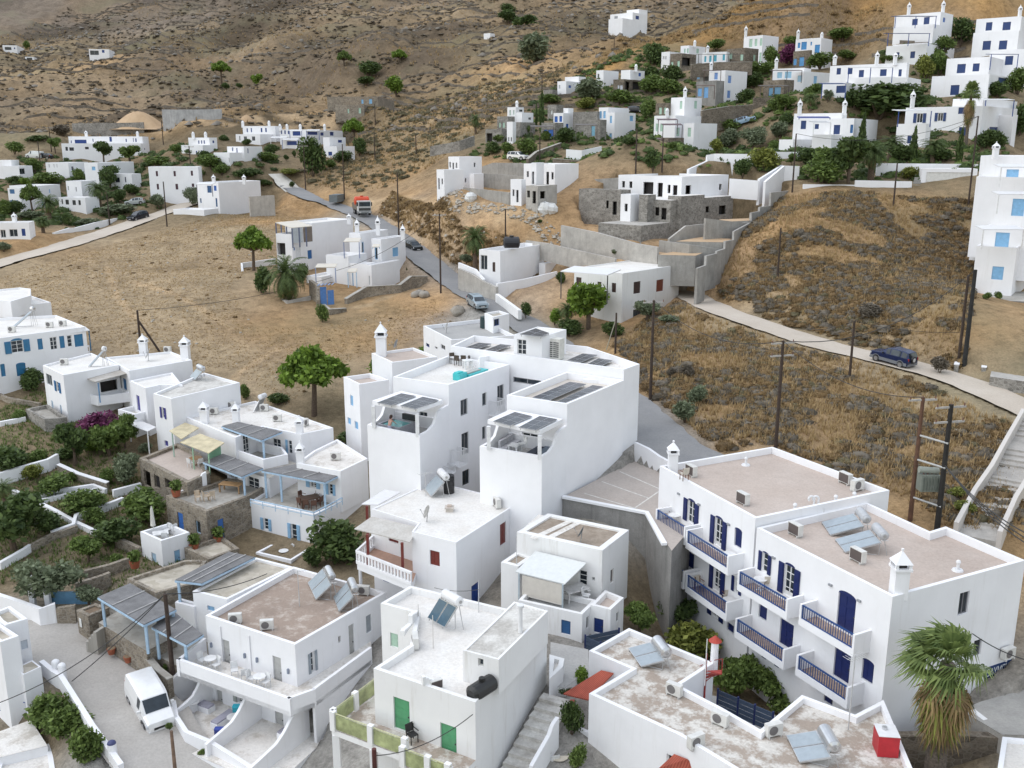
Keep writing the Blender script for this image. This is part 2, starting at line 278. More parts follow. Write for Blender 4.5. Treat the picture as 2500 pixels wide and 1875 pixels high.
EXTRA=[(-67,210,-12.4),(-77,209,-12),(-67,214,-12),(-90,206,-12.5),(-94,207,-12.1),(-90,211,-12.1),(-87,199,-14.2),(-93,200,-13.8),(-86,204,-13.8),(-102,210,-14.2),(-108,211,-13.8),(-100,218,-13.8),(-102,204,-14.2),(-105,204,-13.8),(-116,232,-8.4),(-122,232,-8),(-115,237,-8),(-120,236,-6.7),(-124,237,-6.3),(-119,239,-6.3),(-103,230,-8.1),(-109,231,-7.7),(-102,237,-7.7),(-94,223,-9.9),(-97,223,-9.5),(-91,236,-9.5),(-83,216,-10),(-89,217,-9.6),(-83,219,-9.6),(-101,270,-2),(-120,268,-1.6),(-102,277,-1.6),(-99,265,-3.4),(-119,262,-3),(-100,275,-3),(-84,170,-16.7),(-90,169,-16.3),(-85,173,-16.3),(-74,244,-2),(-80,245,-1.6),(-73,247,-1.6),(-75,239,-3.3),(-80,241,-2.9),(-60,222,-4.4),(-64,224,-4),(-58,229,-4),(-62,218,-4.6),(-66,219,-4.2),(-63,264,0.8),(-71,264,1.2),(-63,272,1.2),(-66,258,-0.3),(-72,261,0.1),(-53,259,-0.4),(-61,260,-0),(-49,289,-0),(-54,252,-1.1),(-59,254,-0.7),(-53,255,-0.7),(-46,248,-2.4),(-43,254,-2),(-43,242,-4),(-46,244,-3.6),(-40,249,-3.6),(-60,200,-14.7),(-65,202,-14.3),(-54,212,-14.3),(-61,193,-14.2),(-68,195,-13.8),(-59,197,-13.8),(-21,142,-21),(-26,144,-20.6),(-2,134,-19.2),(-5,136,-18.8),(5,144,-18.8),(14,119,-22),(8,124,-21.6),(22,127,-21.6),(-9,172,-8.5),(-11,174,-8.1),(-5,175,-8.1),(-11,164,-8.2),(-8,167,-7.8),(-5,171,-8.6),(2,153,-9.5),(4,151,-10.2),(7,155,-9.8),(18,137,-13.8),(13,142,-13.4),(30,151,-13.4),(18,132,-15.9),(27,134,-15.9),(13,243,10.3),(18,249,10.7),(16,247,13.1),(13,250,13.5),(18,241,10.9),(10,241,10.2),(23,251,13.5),(27,256,13.9),(29,249,13.8),(27,251,14.2),(33,253,14.2),(27,242,11.6),(24,244,12),(32,248,12),(1,220,3.5),(3,223,3.9),(2,215,2.9),(5,218,3.3),(-1,215,1.4),(-3,216,1.8),(-2,209,-0.6),(-6,211,-0.2),(0,206,-0.3),(2,210,1),(5,215,1.4),(11,216,0.4),(14,220,0.8),(9,209,0.6),(6,211,1),(11,212,1),(10,227,3.9),(12,229,4.3),(11,221,5.3),(21,208,0.1),(26,214,0.5),(20,212,3.1),(26,218,3.5),(18,204,0.6),(15,206,1),(40,259,18),(44,263,18.4),(44,266,21.1),(51,269,21.1),(42,253,17.7),(40,255,18.1),(47,257,18.1),(53,249,17.4),(47,252,17.8),(54,252,17.8),(57,248,18.4),(61,252,18.8),(45,239,14.1),(43,241,14.5),(49,243,14.5),(65,262,19),(61,267,19.4),(70,267,19.4),(49,233,8.9),(56,239,9.3),(46,226,8),(42,230,8.4),(48,228,8.4),(78,257,18.5),(73,261,18.9),(83,262,18.9),(74,251,18.3),(71,255,18.7),(67,233,12.7),(61,237,13.1),(70,237,13.1),(66,229,9.2),(64,231,9.6),(74,235,9.6),(60,221,9.4),(56,226,9.8),(63,224,9.8),(35,204,3.3),(33,207,3.7),(40,209,3.7),(32,197,0.4),(29,201,0.8),(40,205,0.8),(35,193,-2.8),(41,198,-2.4),(29,187,-2.8),(26,190,-2.4),(33,190,-2.4),(30,208,4.4),(99,236,20.6),(91,244,21),(104,242,21),(92,226,16.8),(86,232,17.2),(104,238,17.2),(96,232,23),(89,239,23.4),(93,229,19.5),(88,234,19.9),(115,231,22.9),(108,236,23.3),(118,234,23.3),(112,226,18.4),(105,231,18.8),(101,214,12.4),(94,219,12.8),(122,239,12.8),(95,200,8.4),(86,207,8.8),(118,227,8.8),(111,218,11.9),(105,223,12.3),(84,178,-0.8),(74,187,-0.4),(98,194,-0.4),(72,172,-0.8),(68,177,-0.4),(86,182,4.2),(82,186,4.6),(100,198,4.6),(92,183,-1.3),(89,188,-0.9),(79,202,10.9),(66,210,11.3),(77,197,8.2),(68,204,8.6),(83,205,8.6),(82,209,10.7),(65,197,8.5),(61,199,8.9),(61,178,-2.9),(52,184,-2.5),(71,193,-2.5),(60,182,2.2),(62,185,2.6),(56,174,-1.3),(53,176,-0.9),(65,188,-0.9),(50,178,-2.1),(48,180,-1.7),(55,181,-1.7),(60,114,-18.2),(56,116,-17.8),(73,134,-17.8),(-288,591,50.7),(-296,589,51.1),(-294,611,51.1),(-258,547,42.6),(-263,546,43),(-261,559,43),(-197,496,40.3),(-206,494,40.7),(-199,509,40.7),(-9,408,39.2),(-11,409,39.6),(-7,410,39.6),(51,431,45.7),(42,439,46.1),(58,439,46.1),(46,425,44.1),(41,430,44.5),(54,436,49.7),(49,440,50.1),(-40,300,8.9),(-56,301,9.3),(-38,326,9.3),(-43,293,7.4),(-52,294,7.8),(-43,305,7.8)]
for x0,y0,z0 in EXTRA:_pts.append((x0,y0,z0));_cls.append('g' if(y0>186 or(y0>160 and x0>40))and x0>-10 or y0>190 else 'd' if x0>8 and y0>125 else 'o')
_ex=np.array([(p[0],p[1])for p in EXTRA]or[(9e3,9e3)])
_kp=[i for i,(P_,c_)in enumerate(zip(_pts,_cls))if i>=len(_pts)-len(EXTRA)or c_ in 'pt' or np.min(np.hypot(_ex[:,0]-P_[0],_ex[:,1]-P_[1]))>6]
_pts=[_pts[i]for i in _kp];_cls=[_cls[i]for i in _kp]
_pts=np.array(_pts);CX=_pts[:,:2];CZ=_pts[:,2]
def _phi(D):return np.sqrt(D*D+16.0)
def _fit(vals):
 n_=len(CX);D=np.linalg.norm(CX[:,None]-CX[None],axis=2)
 A=np.zeros((n_+3,n_+3));A[:n_,:n_]=-_phi(D)+np.eye(n_)*-.0;A[:n_,n_]=1;A[:n_,n_+1:]=CX/100;A[n_:,:n_]=A[:n_,n_:].T
 A[:n_,:n_]-=np.eye(n_)*(-.6)
 return np.linalg.solve(A,np.concatenate([vals,np.zeros(3)]))
WZ=_fit(CZ)
def hz(X,Y):
 X=np.asarray(X,float);Y=np.asarray(Y,float);sh=X.shape;Q=np.stack([X.ravel(),Y.ravel()],1);out=np.empty(len(Q))
 for s0 in range(0,len(Q),20000):
  qq=Q[s0:s0+20000];D=np.linalg.norm(qq[:,None]-CX[None],axis=2)
  out[s0:s0+20000]=-_phi(D)@WZ[:-3]+WZ[-3]+qq/100@WZ[-2:]
 return out.reshape(sh)
def ground(x,y):return float(hz(np.array([x]),np.array([y]))[0])
def GR(p,tmin=20,tmax=900):
 0
 dd=np.array(ray(p));ts=tmin*(tmax/tmin)**np.linspace(0,1,900)
 P_=ts[:,None]*dd[None];dz=P_[:,2]-hz(P_[:,0],P_[:,1]);idx=np.where(dz<=0)[0]
 if len(idx)==0:t=tmax
 else:
  i=idx[0]
  if i==0:t=ts[0]
  else:fq=dz[i-1]/(dz[i-1]-dz[i]);t=ts[i-1]+(ts[i]-ts[i-1])*fq
 return tuple(dd*t)
CC={'p':(.35,.335,.31),'f':(.385,.295,.19),'o':(.42,.27,.14),'O':(.48,.285,.115),'s':(.36,.24,.125),'b':(.195,.148,.102),'B':(.155,.125,.098),'g':(.225,.175,.11),'d':(.46,.31,.18),'t':(.38,.30,.2)}
CCOL=np.array([CC[c_]for c_ in _cls])
PADS=[]
ROADS=[]
def inpoly(X,Y,poly):
 c_=np.zeros(X.shape,bool);n_=len(poly)
 for t in range(n_):
  x1,y1=poly[t][0],poly[t][1];x2,y2=poly[(t+1)%n_][0],poly[(t+1)%n_][1]
  cond=((y1>Y)!=(y2>Y));xi=(x2-x1)*(Y-y1)/((y2-y1)if abs(y2-y1)>1e-9 else 1e-9)+x1
  c_^=cond&(X<xi)
 return c_
def vnoise(X,Y,sc_,seed=0):
 0
 r=np.random.default_rng(seed).random((256,256));x=X/sc_;y=Y/sc_;xi=np.floor(x).astype(int);yi=np.floor(y).astype(int);fx=x-xi;fy=y-yi
 fx=fx*fx*(3-2*fx);fy=fy*fy*(3-2*fy);A=r[xi%256,yi%256];B=r[(xi+1)%256,yi%256];C=r[xi%256,(yi+1)%256];D=r[(xi+1)%256,(yi+1)%256]
 return(A*(1-fx)+B*fx)*(1-fy)+(C*(1-fx)+D*fx)*fy-.5
def roadfit(X,Y,margin):
 0
 wgt=np.zeros(X.shape);zz=np.zeros(X.shape)
 for pts,hw in ROADS:
  for A,B in zip(pts[:-1],pts[1:]):
   ax,ay=A[0],A[1];bx,by=B[0]-ax,B[1]-ay;L2=bx*bx+by*by
   if L2<1e-9:continue
   tt=np.clip(((X-ax)*bx+(Y-ay)*by)/L2,0,1);dd=np.hypot(X-ax-tt*bx,Y-ay-tt*by);w0=np.clip(1-(dd-hw)/margin,0,1)
   zr=A[2]+(B[2]-A[2])*tt;up=w0>wgt;wgt=np.where(up,w0,wgt);zz=np.where(up,zr,zz)
 return wgt,zz
def surf(X,Y):
 0
 Z=hz(X,Y);R=np.hypot(X,Y)
 far=np.clip((R-230)/120,0,1)
 amp=.10+.25*np.clip((R-90)/60,0,1)+far*2.2
 Z=Z+amp*(vnoise(X,Y,5+0*X,1)*.9+vnoise(X,Y,1.7,2)*.4)+far*(vnoise(X,Y,28,3)*9+vnoise(X,Y,11,4)*3.5)
 st=3.4;zq=Z+vnoise(X,Y,60,5)*5;fr_=zq/st-np.floor(zq/st);step=np.where(fr_<.72,-fr_*.55,-.72*.55+(fr_-.72)*(.72*.55/.28))*st
 Z=Z+step*far*.62*np.clip(vnoise(X,Y,120,6)*3+.7,0,1)
 w0,zr=roadfit(X,Y,2.2);Z=Z*(1-w0)+(zr-.14)*w0
 for poly,z0 in PADS:
  xs=[p[0]for p in poly];ys=[p[1]for p in poly]
  bb_=(X>min(xs)-1)&(X<max(xs)+1)&(Y>min(ys)-1)&(Y<max(ys)+1)
  if not bb_.any():continue
  ins=np.zeros(X.shape,bool);ins[bb_]=inpoly(X[bb_],Y[bb_],poly);Z=np.where(ins,np.minimum(Z,z0-.15),Z)
 return Z
def ground_material():
 mt,nt,bs=_new('dry_hillside_ground');v=coords(nt)
 vc=N(nt,'ShaderNodeVertexColor');vc.layer_name='soil'
 n1=noise(nt,v,.16,8,.7);n2=noise(nt,v,.9,8,.72);n3=noise(nt,v,5,6,.7);n4=noise(nt,v,.03,5,.6)
 c=mix(nt,vc.outputs['Color'],ramp(nt,n1,[(.25,gray(.62)),(.72,gray(1.3))]),1.0,'MULTIPLY')
 c=mix(nt,c,ramp(nt,n2,[(.28,gray(.55)),(.5,gray(1.0)),(.75,gray(1.28))]),1.0,'MULTIPLY')
 c=mix(nt,c,ramp(nt,n3,[(.3,gray(.72)),(.72,gray(1.22))]),1.0,'MULTIPLY')
 c=mix(nt,c,(.20,.19,.12),ramp(nt,n4,[(.52,gray(0)),(.68,gray(.45))]))
 nt.links.new(c,bs.inputs['Base Color']);bs.inputs['Roughness'].default_value=1.0;bs.inputs['Specular IOR Level'].default_value=.1
 ad=N(nt,'ShaderNodeMath',operation='ADD');nt.links.new(n2,ad.inputs[0]);nt.links.new(n3,ad.inputs[1])
 bump(nt,bs,ad.outputs[0],.7,.25);return mt
def build_terrain():
 na=560;yr=np.concatenate([np.geomspace(24,130,230,endpoint=False),np.geomspace(130,420,230,endpoint=False),np.geomspace(420,1300,130)])
 an=np.linspace(-.86,.86,na);Yg,Ag=np.meshgrid(yr,an,indexing='ij');Xg=Yg*np.tan(Ag);Zg=surf(Xg,Yg)
 V=np.stack([Xg.ravel(),Yg.ravel(),Zg.ravel()],1);nr=len(yr)
 ii=(np.arange(nr-1)[:,None]*na+np.arange(na-1)[None]).ravel();F=np.stack([ii,ii+1,ii+na+1,ii+na],1)
 ob=npmesh('ground',V,F,ground_material(),smooth=True);tag(ob,kind='structure')
 Q=V[:,:2];out=np.empty((len(Q),3))
 for s0 in range(0,len(Q),20000):
  D=np.linalg.norm(Q[s0:s0+20000][:,None]-CX[None],axis=2)+1.0;W=D**-3.2;out[s0:s0+20000]=(W@CCOL)/W.sum(1)[:,None]
 X,Y=Q[:,0],Q[:,1];R=np.hypot(X,Y);far=np.clip((R-210)/90,0,1)
 pat=np.clip((vnoise(X,Y,24,8)+vnoise(X,Y,9,9)*.7)*2.6+.1,0,1)[:,None]*far[:,None]
 big=np.clip(.5+vnoise(X,Y,75,41)*1.5+vnoise(X,Y,30,42)*.8,0,1)[:,None];out=out*(1-far[:,None]*(1-(.62+.72*big)))
 out=out*(1-pat*.40)+np.array((.36,.235,.12))*pat*.25*(out[:,:1]>.16)+out*pat*.15
 Zf=Zg.ravel();gy=np.gradient(Zg,axis=0)/np.gradient(Yg,axis=0);st=np.clip((np.abs(gy).ravel()-.75)/.6,0,1)[:,None]*far[:,None]
 out=out*(1-st*.5)+np.array((.20,.17,.14))*st*.5
 for pts,hw in PATHS:
  for A,B in zip(pts[:-1],pts[1:]):
   ax,ay=A[0],A[1];bx,by=B[0]-ax,B[1]-ay;L2=bx*bx+by*by+1e-9
   tt=np.clip(((X-ax)*bx+(Y-ay)*by)/L2,0,1);dd=np.hypot(X-ax-tt*bx,Y-ay-tt*by)+vnoise(X,Y,1.5,12)*.8;w0=np.clip(1.4-dd/hw,0,1)[:,None]*.75
   out=out*(1-w0)+np.array((.50,.36,.22))*w0
 ca=ob.data.color_attributes.new('soil','FLOAT_COLOR','POINT');ca.data.foreach_set('color',np.concatenate([out,np.ones((len(out),1))],1).astype(np.float32).ravel())
 return ob
PATHS=[]
def road(name,px,hw,mat,lift=.0,zs=None,world=None):
 0
 P_=world or[GR(x)for x in px]
 if zs:P_=[G(x,z0)for x,z0 in zip(px,zs)]
 P_=[V3(x)for x in P_];out=[]
 for i in range(len(P_)-1):
  p0=P_[max(i-1,0)];p1=P_[i];p2=P_[i+1];p3=P_[min(i+2,len(P_)-1)];nn=max(2,int((p2-p1).length/1.2))
  for s0 in range(nn):
   t=s0/nn;out.append(.5*((2*p1)+(p2-p0)*t+(2*p0-5*p1+4*p2-p3)*t*t+(3*p1-p0-3*p2+p3)*t**3))
 out.append(P_[-1]);z=[x.z for x in out]
 for _ in range(6):z=[z[0]]+[(z[i-1]+z[i]+z[i+1])/3 for i in range(1,len(z)-1)]+[z[-1]]
 for x,zz in zip(out,z):x.z=zz+lift
 hws=hw if isinstance(hw,(list,tuple))else[hw,hw];mb=MB();L=[];n_=len(out)
 for i,x in enumerate(out):
  tg=(out[min(i+1,n_-1)]-out[max(i-1,0)]);tg.z=0;tg.normalize();nr=V3((-tg.y,tg.x,0));w0=hws[0]+(hws[1]-hws[0])*i/(n_-1)
  w1=w0*(1+.05*M9.sin(i*.9)+.04*M9.sin(i*2.3))
  L.append((x+nr*w1,x+nr*w1*.33,x-nr*w1*.33,x-nr*w1))
 for A,B in zip(L[:-1],L[1:]):
  for c_ in range(3):mb.quad(A[c_],A[c_+1],B[c_+1],B[c_])
 ROADS.append(([tuple(x)for x in out],max(hws)+.2))
 ob=mb.b(name,mat);tag(ob,kind='structure');return out
def inset(P,dist):
 n_=len(P);out=[]
 for i in range(n_):
  p0=V3(P[i-1][:2]);p1=V3(P[i][:2]);p2=V3(P[(i+1)%n_][:2])
  e1=(p1-p0).normalized();e2=(p2-p1).normalized();n1=V3((-e1.y,e1.x));n2=V3((-e2.y,e2.x))
  bs=(n1+n2);
  if bs.length<1e-3:bs=n1
  bs.normalize();cs=max(.35,bs.dot(n1));q_=p1+bs*(dist/cs);out.append((q_.x,q_.y))
 return out
class Face:
 0
 def __init__(s,P0,P1,nrm):
  s.P=V3((P0[0],P0[1],0));ex=V3((P1[0]-P0[0],P1[1]-P0[1],0));s.L=ex.length;s.ex=ex.normalized();s.n=V3((nrm[0],nrm[1],0)).normalized()
 def px(s,p,off=0):
  dd=V3(ray(p));den=dd.dot(s.n);Q=s.P+s.n*off;t=Q.dot(s.n)/den;W=dd*t;return((W-s.P).dot(s.ex),W.z)
 def w(s,x,z,d_=0):Q=s.P+s.ex*x+s.n*d_;return V3((Q.x,Q.y,z))
 def rect(s,mb,x0,x1,za,zb,d_=0,mi=0):
  mb.quad(*fixn([s.w(x0,za,d_),s.w(x1,za,d_),s.w(x1,zb,d_),s.w(x0,zb,d_)],s.n),mi=mi)
 def box(s,mb,x0,x1,za,zb,d0,d1,mi=0):mb.p(s.w(x0,za,d0),s.ex*(x1-x0),s.n*(d1-d0),V3((0,0,zb-za)),mi)
def fixn(vs,nrm):
 nn=(V3(vs[1])-V3(vs[0])).cross(V3(vs[2])-V3(vs[0]));return vs if nn.dot(nrm)>0 else vs[::-1]
class House:
 def __init__(s,name,label,cat='house',group=None,at=None,wall=None,roof=None):
  s.root=None;s.args=(name,label,cat,group);s.wm=wall or WHITE;s.rm=roof or R_WHITE;s.at=at
 def ensure(s,loc):
  if s.root is None:s.root=th9(s.args[0],s.args[1],s.args[2],loc,s.args[3])
 def k(s,poly,z1,z0,ops=(),par=.35,th=.22,wall=None,roof=None,name='wall',rname='roof',lid=True):
  0
  W=[(x if len(x)==3 else G(x,z1))for x in poly];W=[(x[0],x[1])for x in W];n_=len(W);ccw=area(W)>0
  cx=sum(x[0]for x in W)/n_;cy=sum(x[1]for x in W)/n_;s.ensure((cx,cy,z0))
  fc=[]
  for i in range(n_):
   A,B=W[i],W[(i+1)%n_];ex=(B[0]-A[0],B[1]-A[1]);nr=(ex[1],-ex[0])if ccw else(-ex[1],ex[0]);fc.append(Face(A,B,nr))
  holes={i:[]for i in range(n_)}
  for op in ops:
   i=op[0];F_=fc[i];xa,zb=F_.px(op[1]);xb,za=F_.px(op[2])
   x0,x1=min(xa,xb),max(xa,xb);za,zb=min(za,zb),max(za,zb)
   x0=max(.08,x0);x1=min(F_.L-.08,x1);za=max(z0+.05,za);zb=min(z1-.1,zb)
   if x1-x0<.12 or zb-za<.12:continue
   holes[i].append((x0,x1,za,zb));opening(s.root,F_,x0,x1,za,zb,*op[3:])
  mb=MB()
  for i in range(n_):wallgrid(mb,fc[i],z0,z1,holes[i])
  IN=inset(W if ccw else W[::-1],th);OUT=W if ccw else W[::-1]
  if par>0:
   for i in range(n_):
    A,B=OUT[i],OUT[(i+1)%n_];C,D=IN[i],IN[(i+1)%n_]
    mb.quad((*A,z1),(*B,z1),(*D,z1),(*C,z1));mb.quad((*C,z1),(*D,z1),(*D,z1-par),(*C,z1-par))
  mb.b(name,wall or s.wm,s.root)
  if lid:
   zr=z1-par if par>0 else z1;rb=MB();rb.add([(*x,zr)for x in(inset(OUT,th*.5)if par>0 else OUT)],[tuple(range(n_))]);rb.b(rname,roof or s.rm,s.root)
  return fc
 def add(s,mb,name,mats,smooth=False,label=None):return mb.b(name,mats,s.root,smooth,label)
 def c(s,p,z,w0=.55,hh=1.5,kind='cap'):
  0
  c_=G(p,z)if len(p)==2 else p;mb=MB();x,y=c_[0],c_[1];w=w0/2
  mb.box(x-w,x+w,y-w,y+w,z-.3,z+hh*.62)
  mb.box(x-w*1.25,x+w*1.25,y-w*1.25,y+w*1.25,z+hh*.62,z+hh*.68)
  if kind=='cap':
   for sx in(-1,1):
    for sy in(-1,1):mb.box(x+sx*w*.95-.07,x+sx*w*.95+.07,y+sy*w*.95-.07,y+sy*w*.95+.07,z+hh*.68,z+hh*.82)
   mb.box(x-w*.6,x+w*.6,y-w*.6,y+w*.6,z+hh*.68,z+hh*.8,1)
   vs=[(x-w*1.25,y-w*1.25,z+hh*.8),(x+w*1.25,y-w*1.25,z+hh*.8),(x+w*1.25,y+w*1.25,z+hh*.8),(x-w*1.25,y+w*1.25,z+hh*.8),(x,y,z+hh*1.1)]
   mb.add(vs,[(0,1,4),(1,2,4),(2,3,4),(3,0,4),(3,2,1,0)]);mb.sphere((x,y,z+hh*1.12),.09,n=6)
  else:
   mb.sphere((x,y,z+hh*.72),w*1.15,w*1.5,n=10)
  return mb.b('chimney',[WHITE,pa(DARK)],s.root)
 def awning(s,quad,zf,zb=None,mat=None,th=.07,posts=(),zfloor=None,pcol=PBLUE,name='awning',pw=.05,lz=None):
  0
  zb=zf if zb is None else zb;zs=[zf,zf,zb,zb]if lz is None else lz
  P_=[G(x,z0)if len(x)==2 else x for x,z0 in zip(quad,zs)];mb=MB();s.ensure(P_[0])
  if area(P_)<0:P_=P_[::-1]
  up=[(x[0],x[1],x[2]+th)for x in P_];mb.add(up,[(0,1,2,3)]);mb.add(P_,[(3,2,1,0)])
  for i in range(4):mb.quad(P_[i],P_[(i+1)%4],up[(i+1)%4],up[i])
  ob=mb.b(name,mat or WMETAL,s.root)
  for pp in posts:
   c_=G(pp,zf)if len(pp)==2 else pp;pb=MB();pb.box(c_[0]-pw,c_[0]+pw,c_[1]-pw,c_[1]+pw,zfloor,zf);pb.b('post',pa(pcol),s.root)
  return ob
def wallgrid(mb,F_,z0,z1,holes,rev=.22):
 xs=sorted({0.0,F_.L}|{h_[0]for h_ in holes}|{h_[1]for h_ in holes});zs=sorted({z0,z1}|{h_[2]for h_ in holes}|{h_[3]for h_ in holes})
 for x0,x1 in zip(xs[:-1],xs[1:]):
  for za,zb in zip(zs[:-1],zs[1:]):
   cx,cz=(x0+x1)/2,(za+zb)/2
   if any(h_[0]<cx<h_[1]and h_[2]<cz<h_[3]for h_ in holes):continue
   F_.rect(mb,x0,x1,za,zb)
 for x0,x1,za,zb in holes:
  for A,B,nn in((F_.w(x0,za),F_.w(x1,za),V3((0,0,1))),(F_.w(x0,zb),F_.w(x1,zb),V3((0,0,-1)))):
   mb.quad(*fixn([A,B,B-F_.n*rev,A-F_.n*rev],nn))
  for xx,nn in((x0,F_.ex),(x1,-F_.ex)):
   A,B=F_.w(xx,za),F_.w(xx,zb);mb.quad(*fixn([A,B,B-F_.n*rev,A-F_.n*rev],nn))
def opening(root,F_,x0,x1,za,zb,sty='w',col=PW,opt=None):
 0
 W=x1-x0;H=zb-za;far=F_.P.y>118;cm=pa(col,.45)
 def glass(parent,xa,xb,z_0,z_1,dd=-.13):
  gb=MB();F_.rect(gb,xa,xb,z_0,z_1,dd);return gb.b('pane',GLASS,parent)
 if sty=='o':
  mb=MB();F_.rect(mb,x0-.2,x1+.2,za-.2,zb+.2,-.9);ob=mb.b('opening',pa((.05,.045,.045),.9),root);return ob  # dark panel set behind the hole: shade of the interior painted as colour
 if sty in 'cd':
  mb=MB();dd=-.10
  F_.box(mb,x0,x1,za,zb,-.2,dd)
  if not far:
   nl=2 if(W>.75 and sty=='c')or W>1.05 else 1
   for q_ in range(nl):
    xa=x0+W*q_/nl+.05;xb=x0+W*(q_+1)/nl-.05;rows=3 if H>1.6 else 2
    for r0 in range(rows):
     F_.box(mb,xa+.04,xb-.04,za+H*r0/rows+.07,za+H*(r0+1)/rows-.05,dd,dd+.02)
  ob=mb.b('door' if sty=='d' else 'shutter',cm,root)
  if sty=='d' and not far:
   hb=MB();hb.sphere(F_.w(x1-.1,za+H*.47,dd+.05),.05,n=6);hb.b('handle',IRON,ob)
  if opt=='arch':arch(root,F_,x0,x1,zb,cm)
  return ob
 fw=.07 if not far else .09;fm=pa(PW,.4)if sty in 'sf' else cm
 mb=MB()
 for xa,xb,z_0,z_1 in((x0,x0+fw,za,zb),(x1-fw,x1,za,zb),(x0+fw,x1-fw,za,za+fw*(3.5 if sty=='f' and H>1.7 else 1)),(x0+fw,x1-fw,zb-fw,zb)):F_.box(mb,xa,xb,z_0,z_1,-.16,-.09)
 if W>.7:F_.box(mb,(x0+x1)/2-.03,(x0+x1)/2+.03,za+fw,zb-fw,-.155,-.085)
 if sty in 'sf' and not far:
  for r0 in range(1,4 if H>1.7 else 3):zz=za+H*r0/(4 if H>1.7 else 3);F_.box(mb,x0+fw,x1-fw,zz-.02,zz+.02,-.15,-.1)
 fo=mb.b('door' if sty=='f' else 'window',fm,root);glass(fo,x0+fw*.5,x1-fw*.5,za+fw*.5,zb-fw*.5)
 if sty in 'sf' and opt!='noshut':
  sw=W*.52
  for sd in(0,1):
   sb=MB();xa=x0-sw-.02 if sd==0 else x1+.02
   if opt=='L' and sd==1:continue
   F_.box(sb,xa,xa+sw,za,zb,.02,.07)
   if not far:
    for r0 in range(3 if H>1.6 else 2):
     rr=3 if H>1.6 else 2;F_.box(sb,xa+.06,xa+sw-.06,za+H*r0/rr+.06,za+H*(r0+1)/rr-.06,.07,.085)
   sb.b('shutter',cm,root)
 if opt=='arch':arch(root,F_,x0,x1,zb,pa(col,.45))
 return fo
def arch(root,F_,x0,x1,zb,mat):
 0
 mb=MB();n_=8;c_=(x0+x1)/2;r=(x1-x0)/2;hh=r*.38;vs=[F_.w(x0,zb,.012)]
 for t in range(n_+1):
  an=M9.pi*(1-t/n_);vs.append(F_.w(c_+r*M9.cos(an),zb+hh*M9.sin(an),.012))
 mb.quad(*fixn(vs[1:],F_.n));mb.b('fanlight',mat,root)
def balcony(H_,F_,Lp,Rp,dep=1.15,hr=.95,slab=.28,col=(.015,.06,.21),side=True,floor=None,zt=None,sidem=None):
 0
 (s0,zA),(s1,zB)=F_.px(Lp,dep),F_.px(Rp,dep)
 if s0>s1:s0,s1=s1,s0
 z=(zA+zB)/2 if zt is None else zt;zf=z-hr
 mb=MB();F_.box(mb,s0,s1,zf-slab,zf,.0,dep+.03)
 F_.box(mb,s0+.14,s1-.14,zf,zf+.14,dep-.10,dep+.03)
 if side:
  for xx in(s0,s1-.14):F_.box(mb,xx,xx+.14,zf,z+.03,0,dep+.03)
 bal=mb.b('balcony',sidem or WHITE,H_.root)
 fb=MB();F_.rect(fb,s0+.14,s1-.14,0,0);fb=MB();A=F_.w(s0+.14,zf+.012,.02);B=F_.w(s1-.14,zf+.012,.02);C=F_.w(s1-.14,zf+.012,dep-.1);D=F_.w(s0+.14,zf+.012,dep-.1)
 fb.quad(*fixn([A,B,C,D],V3((0,0,1))));fb.b('floor',floor or pa((.40,.30,.235),.8,.25),bal)
 rb=MB();n_=int((s1-s0-.3)/.17)
 for t in range(n_+1):
  xx=s0+.16+(s1-s0-.32)*t/n_;F_.box(rb,xx-.016,xx+.016,zf+.16,z-.04,dep-.065,dep-.035)
 F_.box(rb,s0+.12,s1-.12,z-.06,z+.01,dep-.09,dep-.01);F_.box(rb,s0+.14,s1-.14,zf+.16,zf+.2,dep-.08,dep-.02)
 for xx in(s0+.15,s1-.21):F_.box(rb,xx,xx+.06,zf+.14,z,dep-.08,dep-.02)
 rb.b('railing',pa(col,.4),bal);return zf,s0,s1
def hbox(un,ul,ur,t,vt,vb,al=35,z0=None,el=6.0,er=6.0):
 0
 Nn=V3(T((un,vt),t));zb=T((un,vb),t)[2]if z0 is None else z0;ar=M9.radians(al)+M9.atan2(un-1250,FP)
 d1=V3((-M9.cos(ar),M9.sin(ar),0));d2=V3((M9.sin(ar),M9.cos(ar),0))
 def hit(u,dr,dflt):
  if u is None:return dflt
  xc=(u-1250)/FP
  den=dr.x-xc*dr.y*cP;num=xc*(Nn.y*cP-Nn.z*sP)-Nn.x
  if abs(den)<1e-6:return dflt
  r=num/den;return r if .5<r<60 else dflt
 L_=Nn+d1*hit(ul,d1,el);R_=Nn+d2*hit(ur,d2,er);B_=L_+R_-Nn
 return[(x.x,x.y,Nn.z)for x in(L_,Nn,R_,B_)],Nn.z,zb
FARB=[]
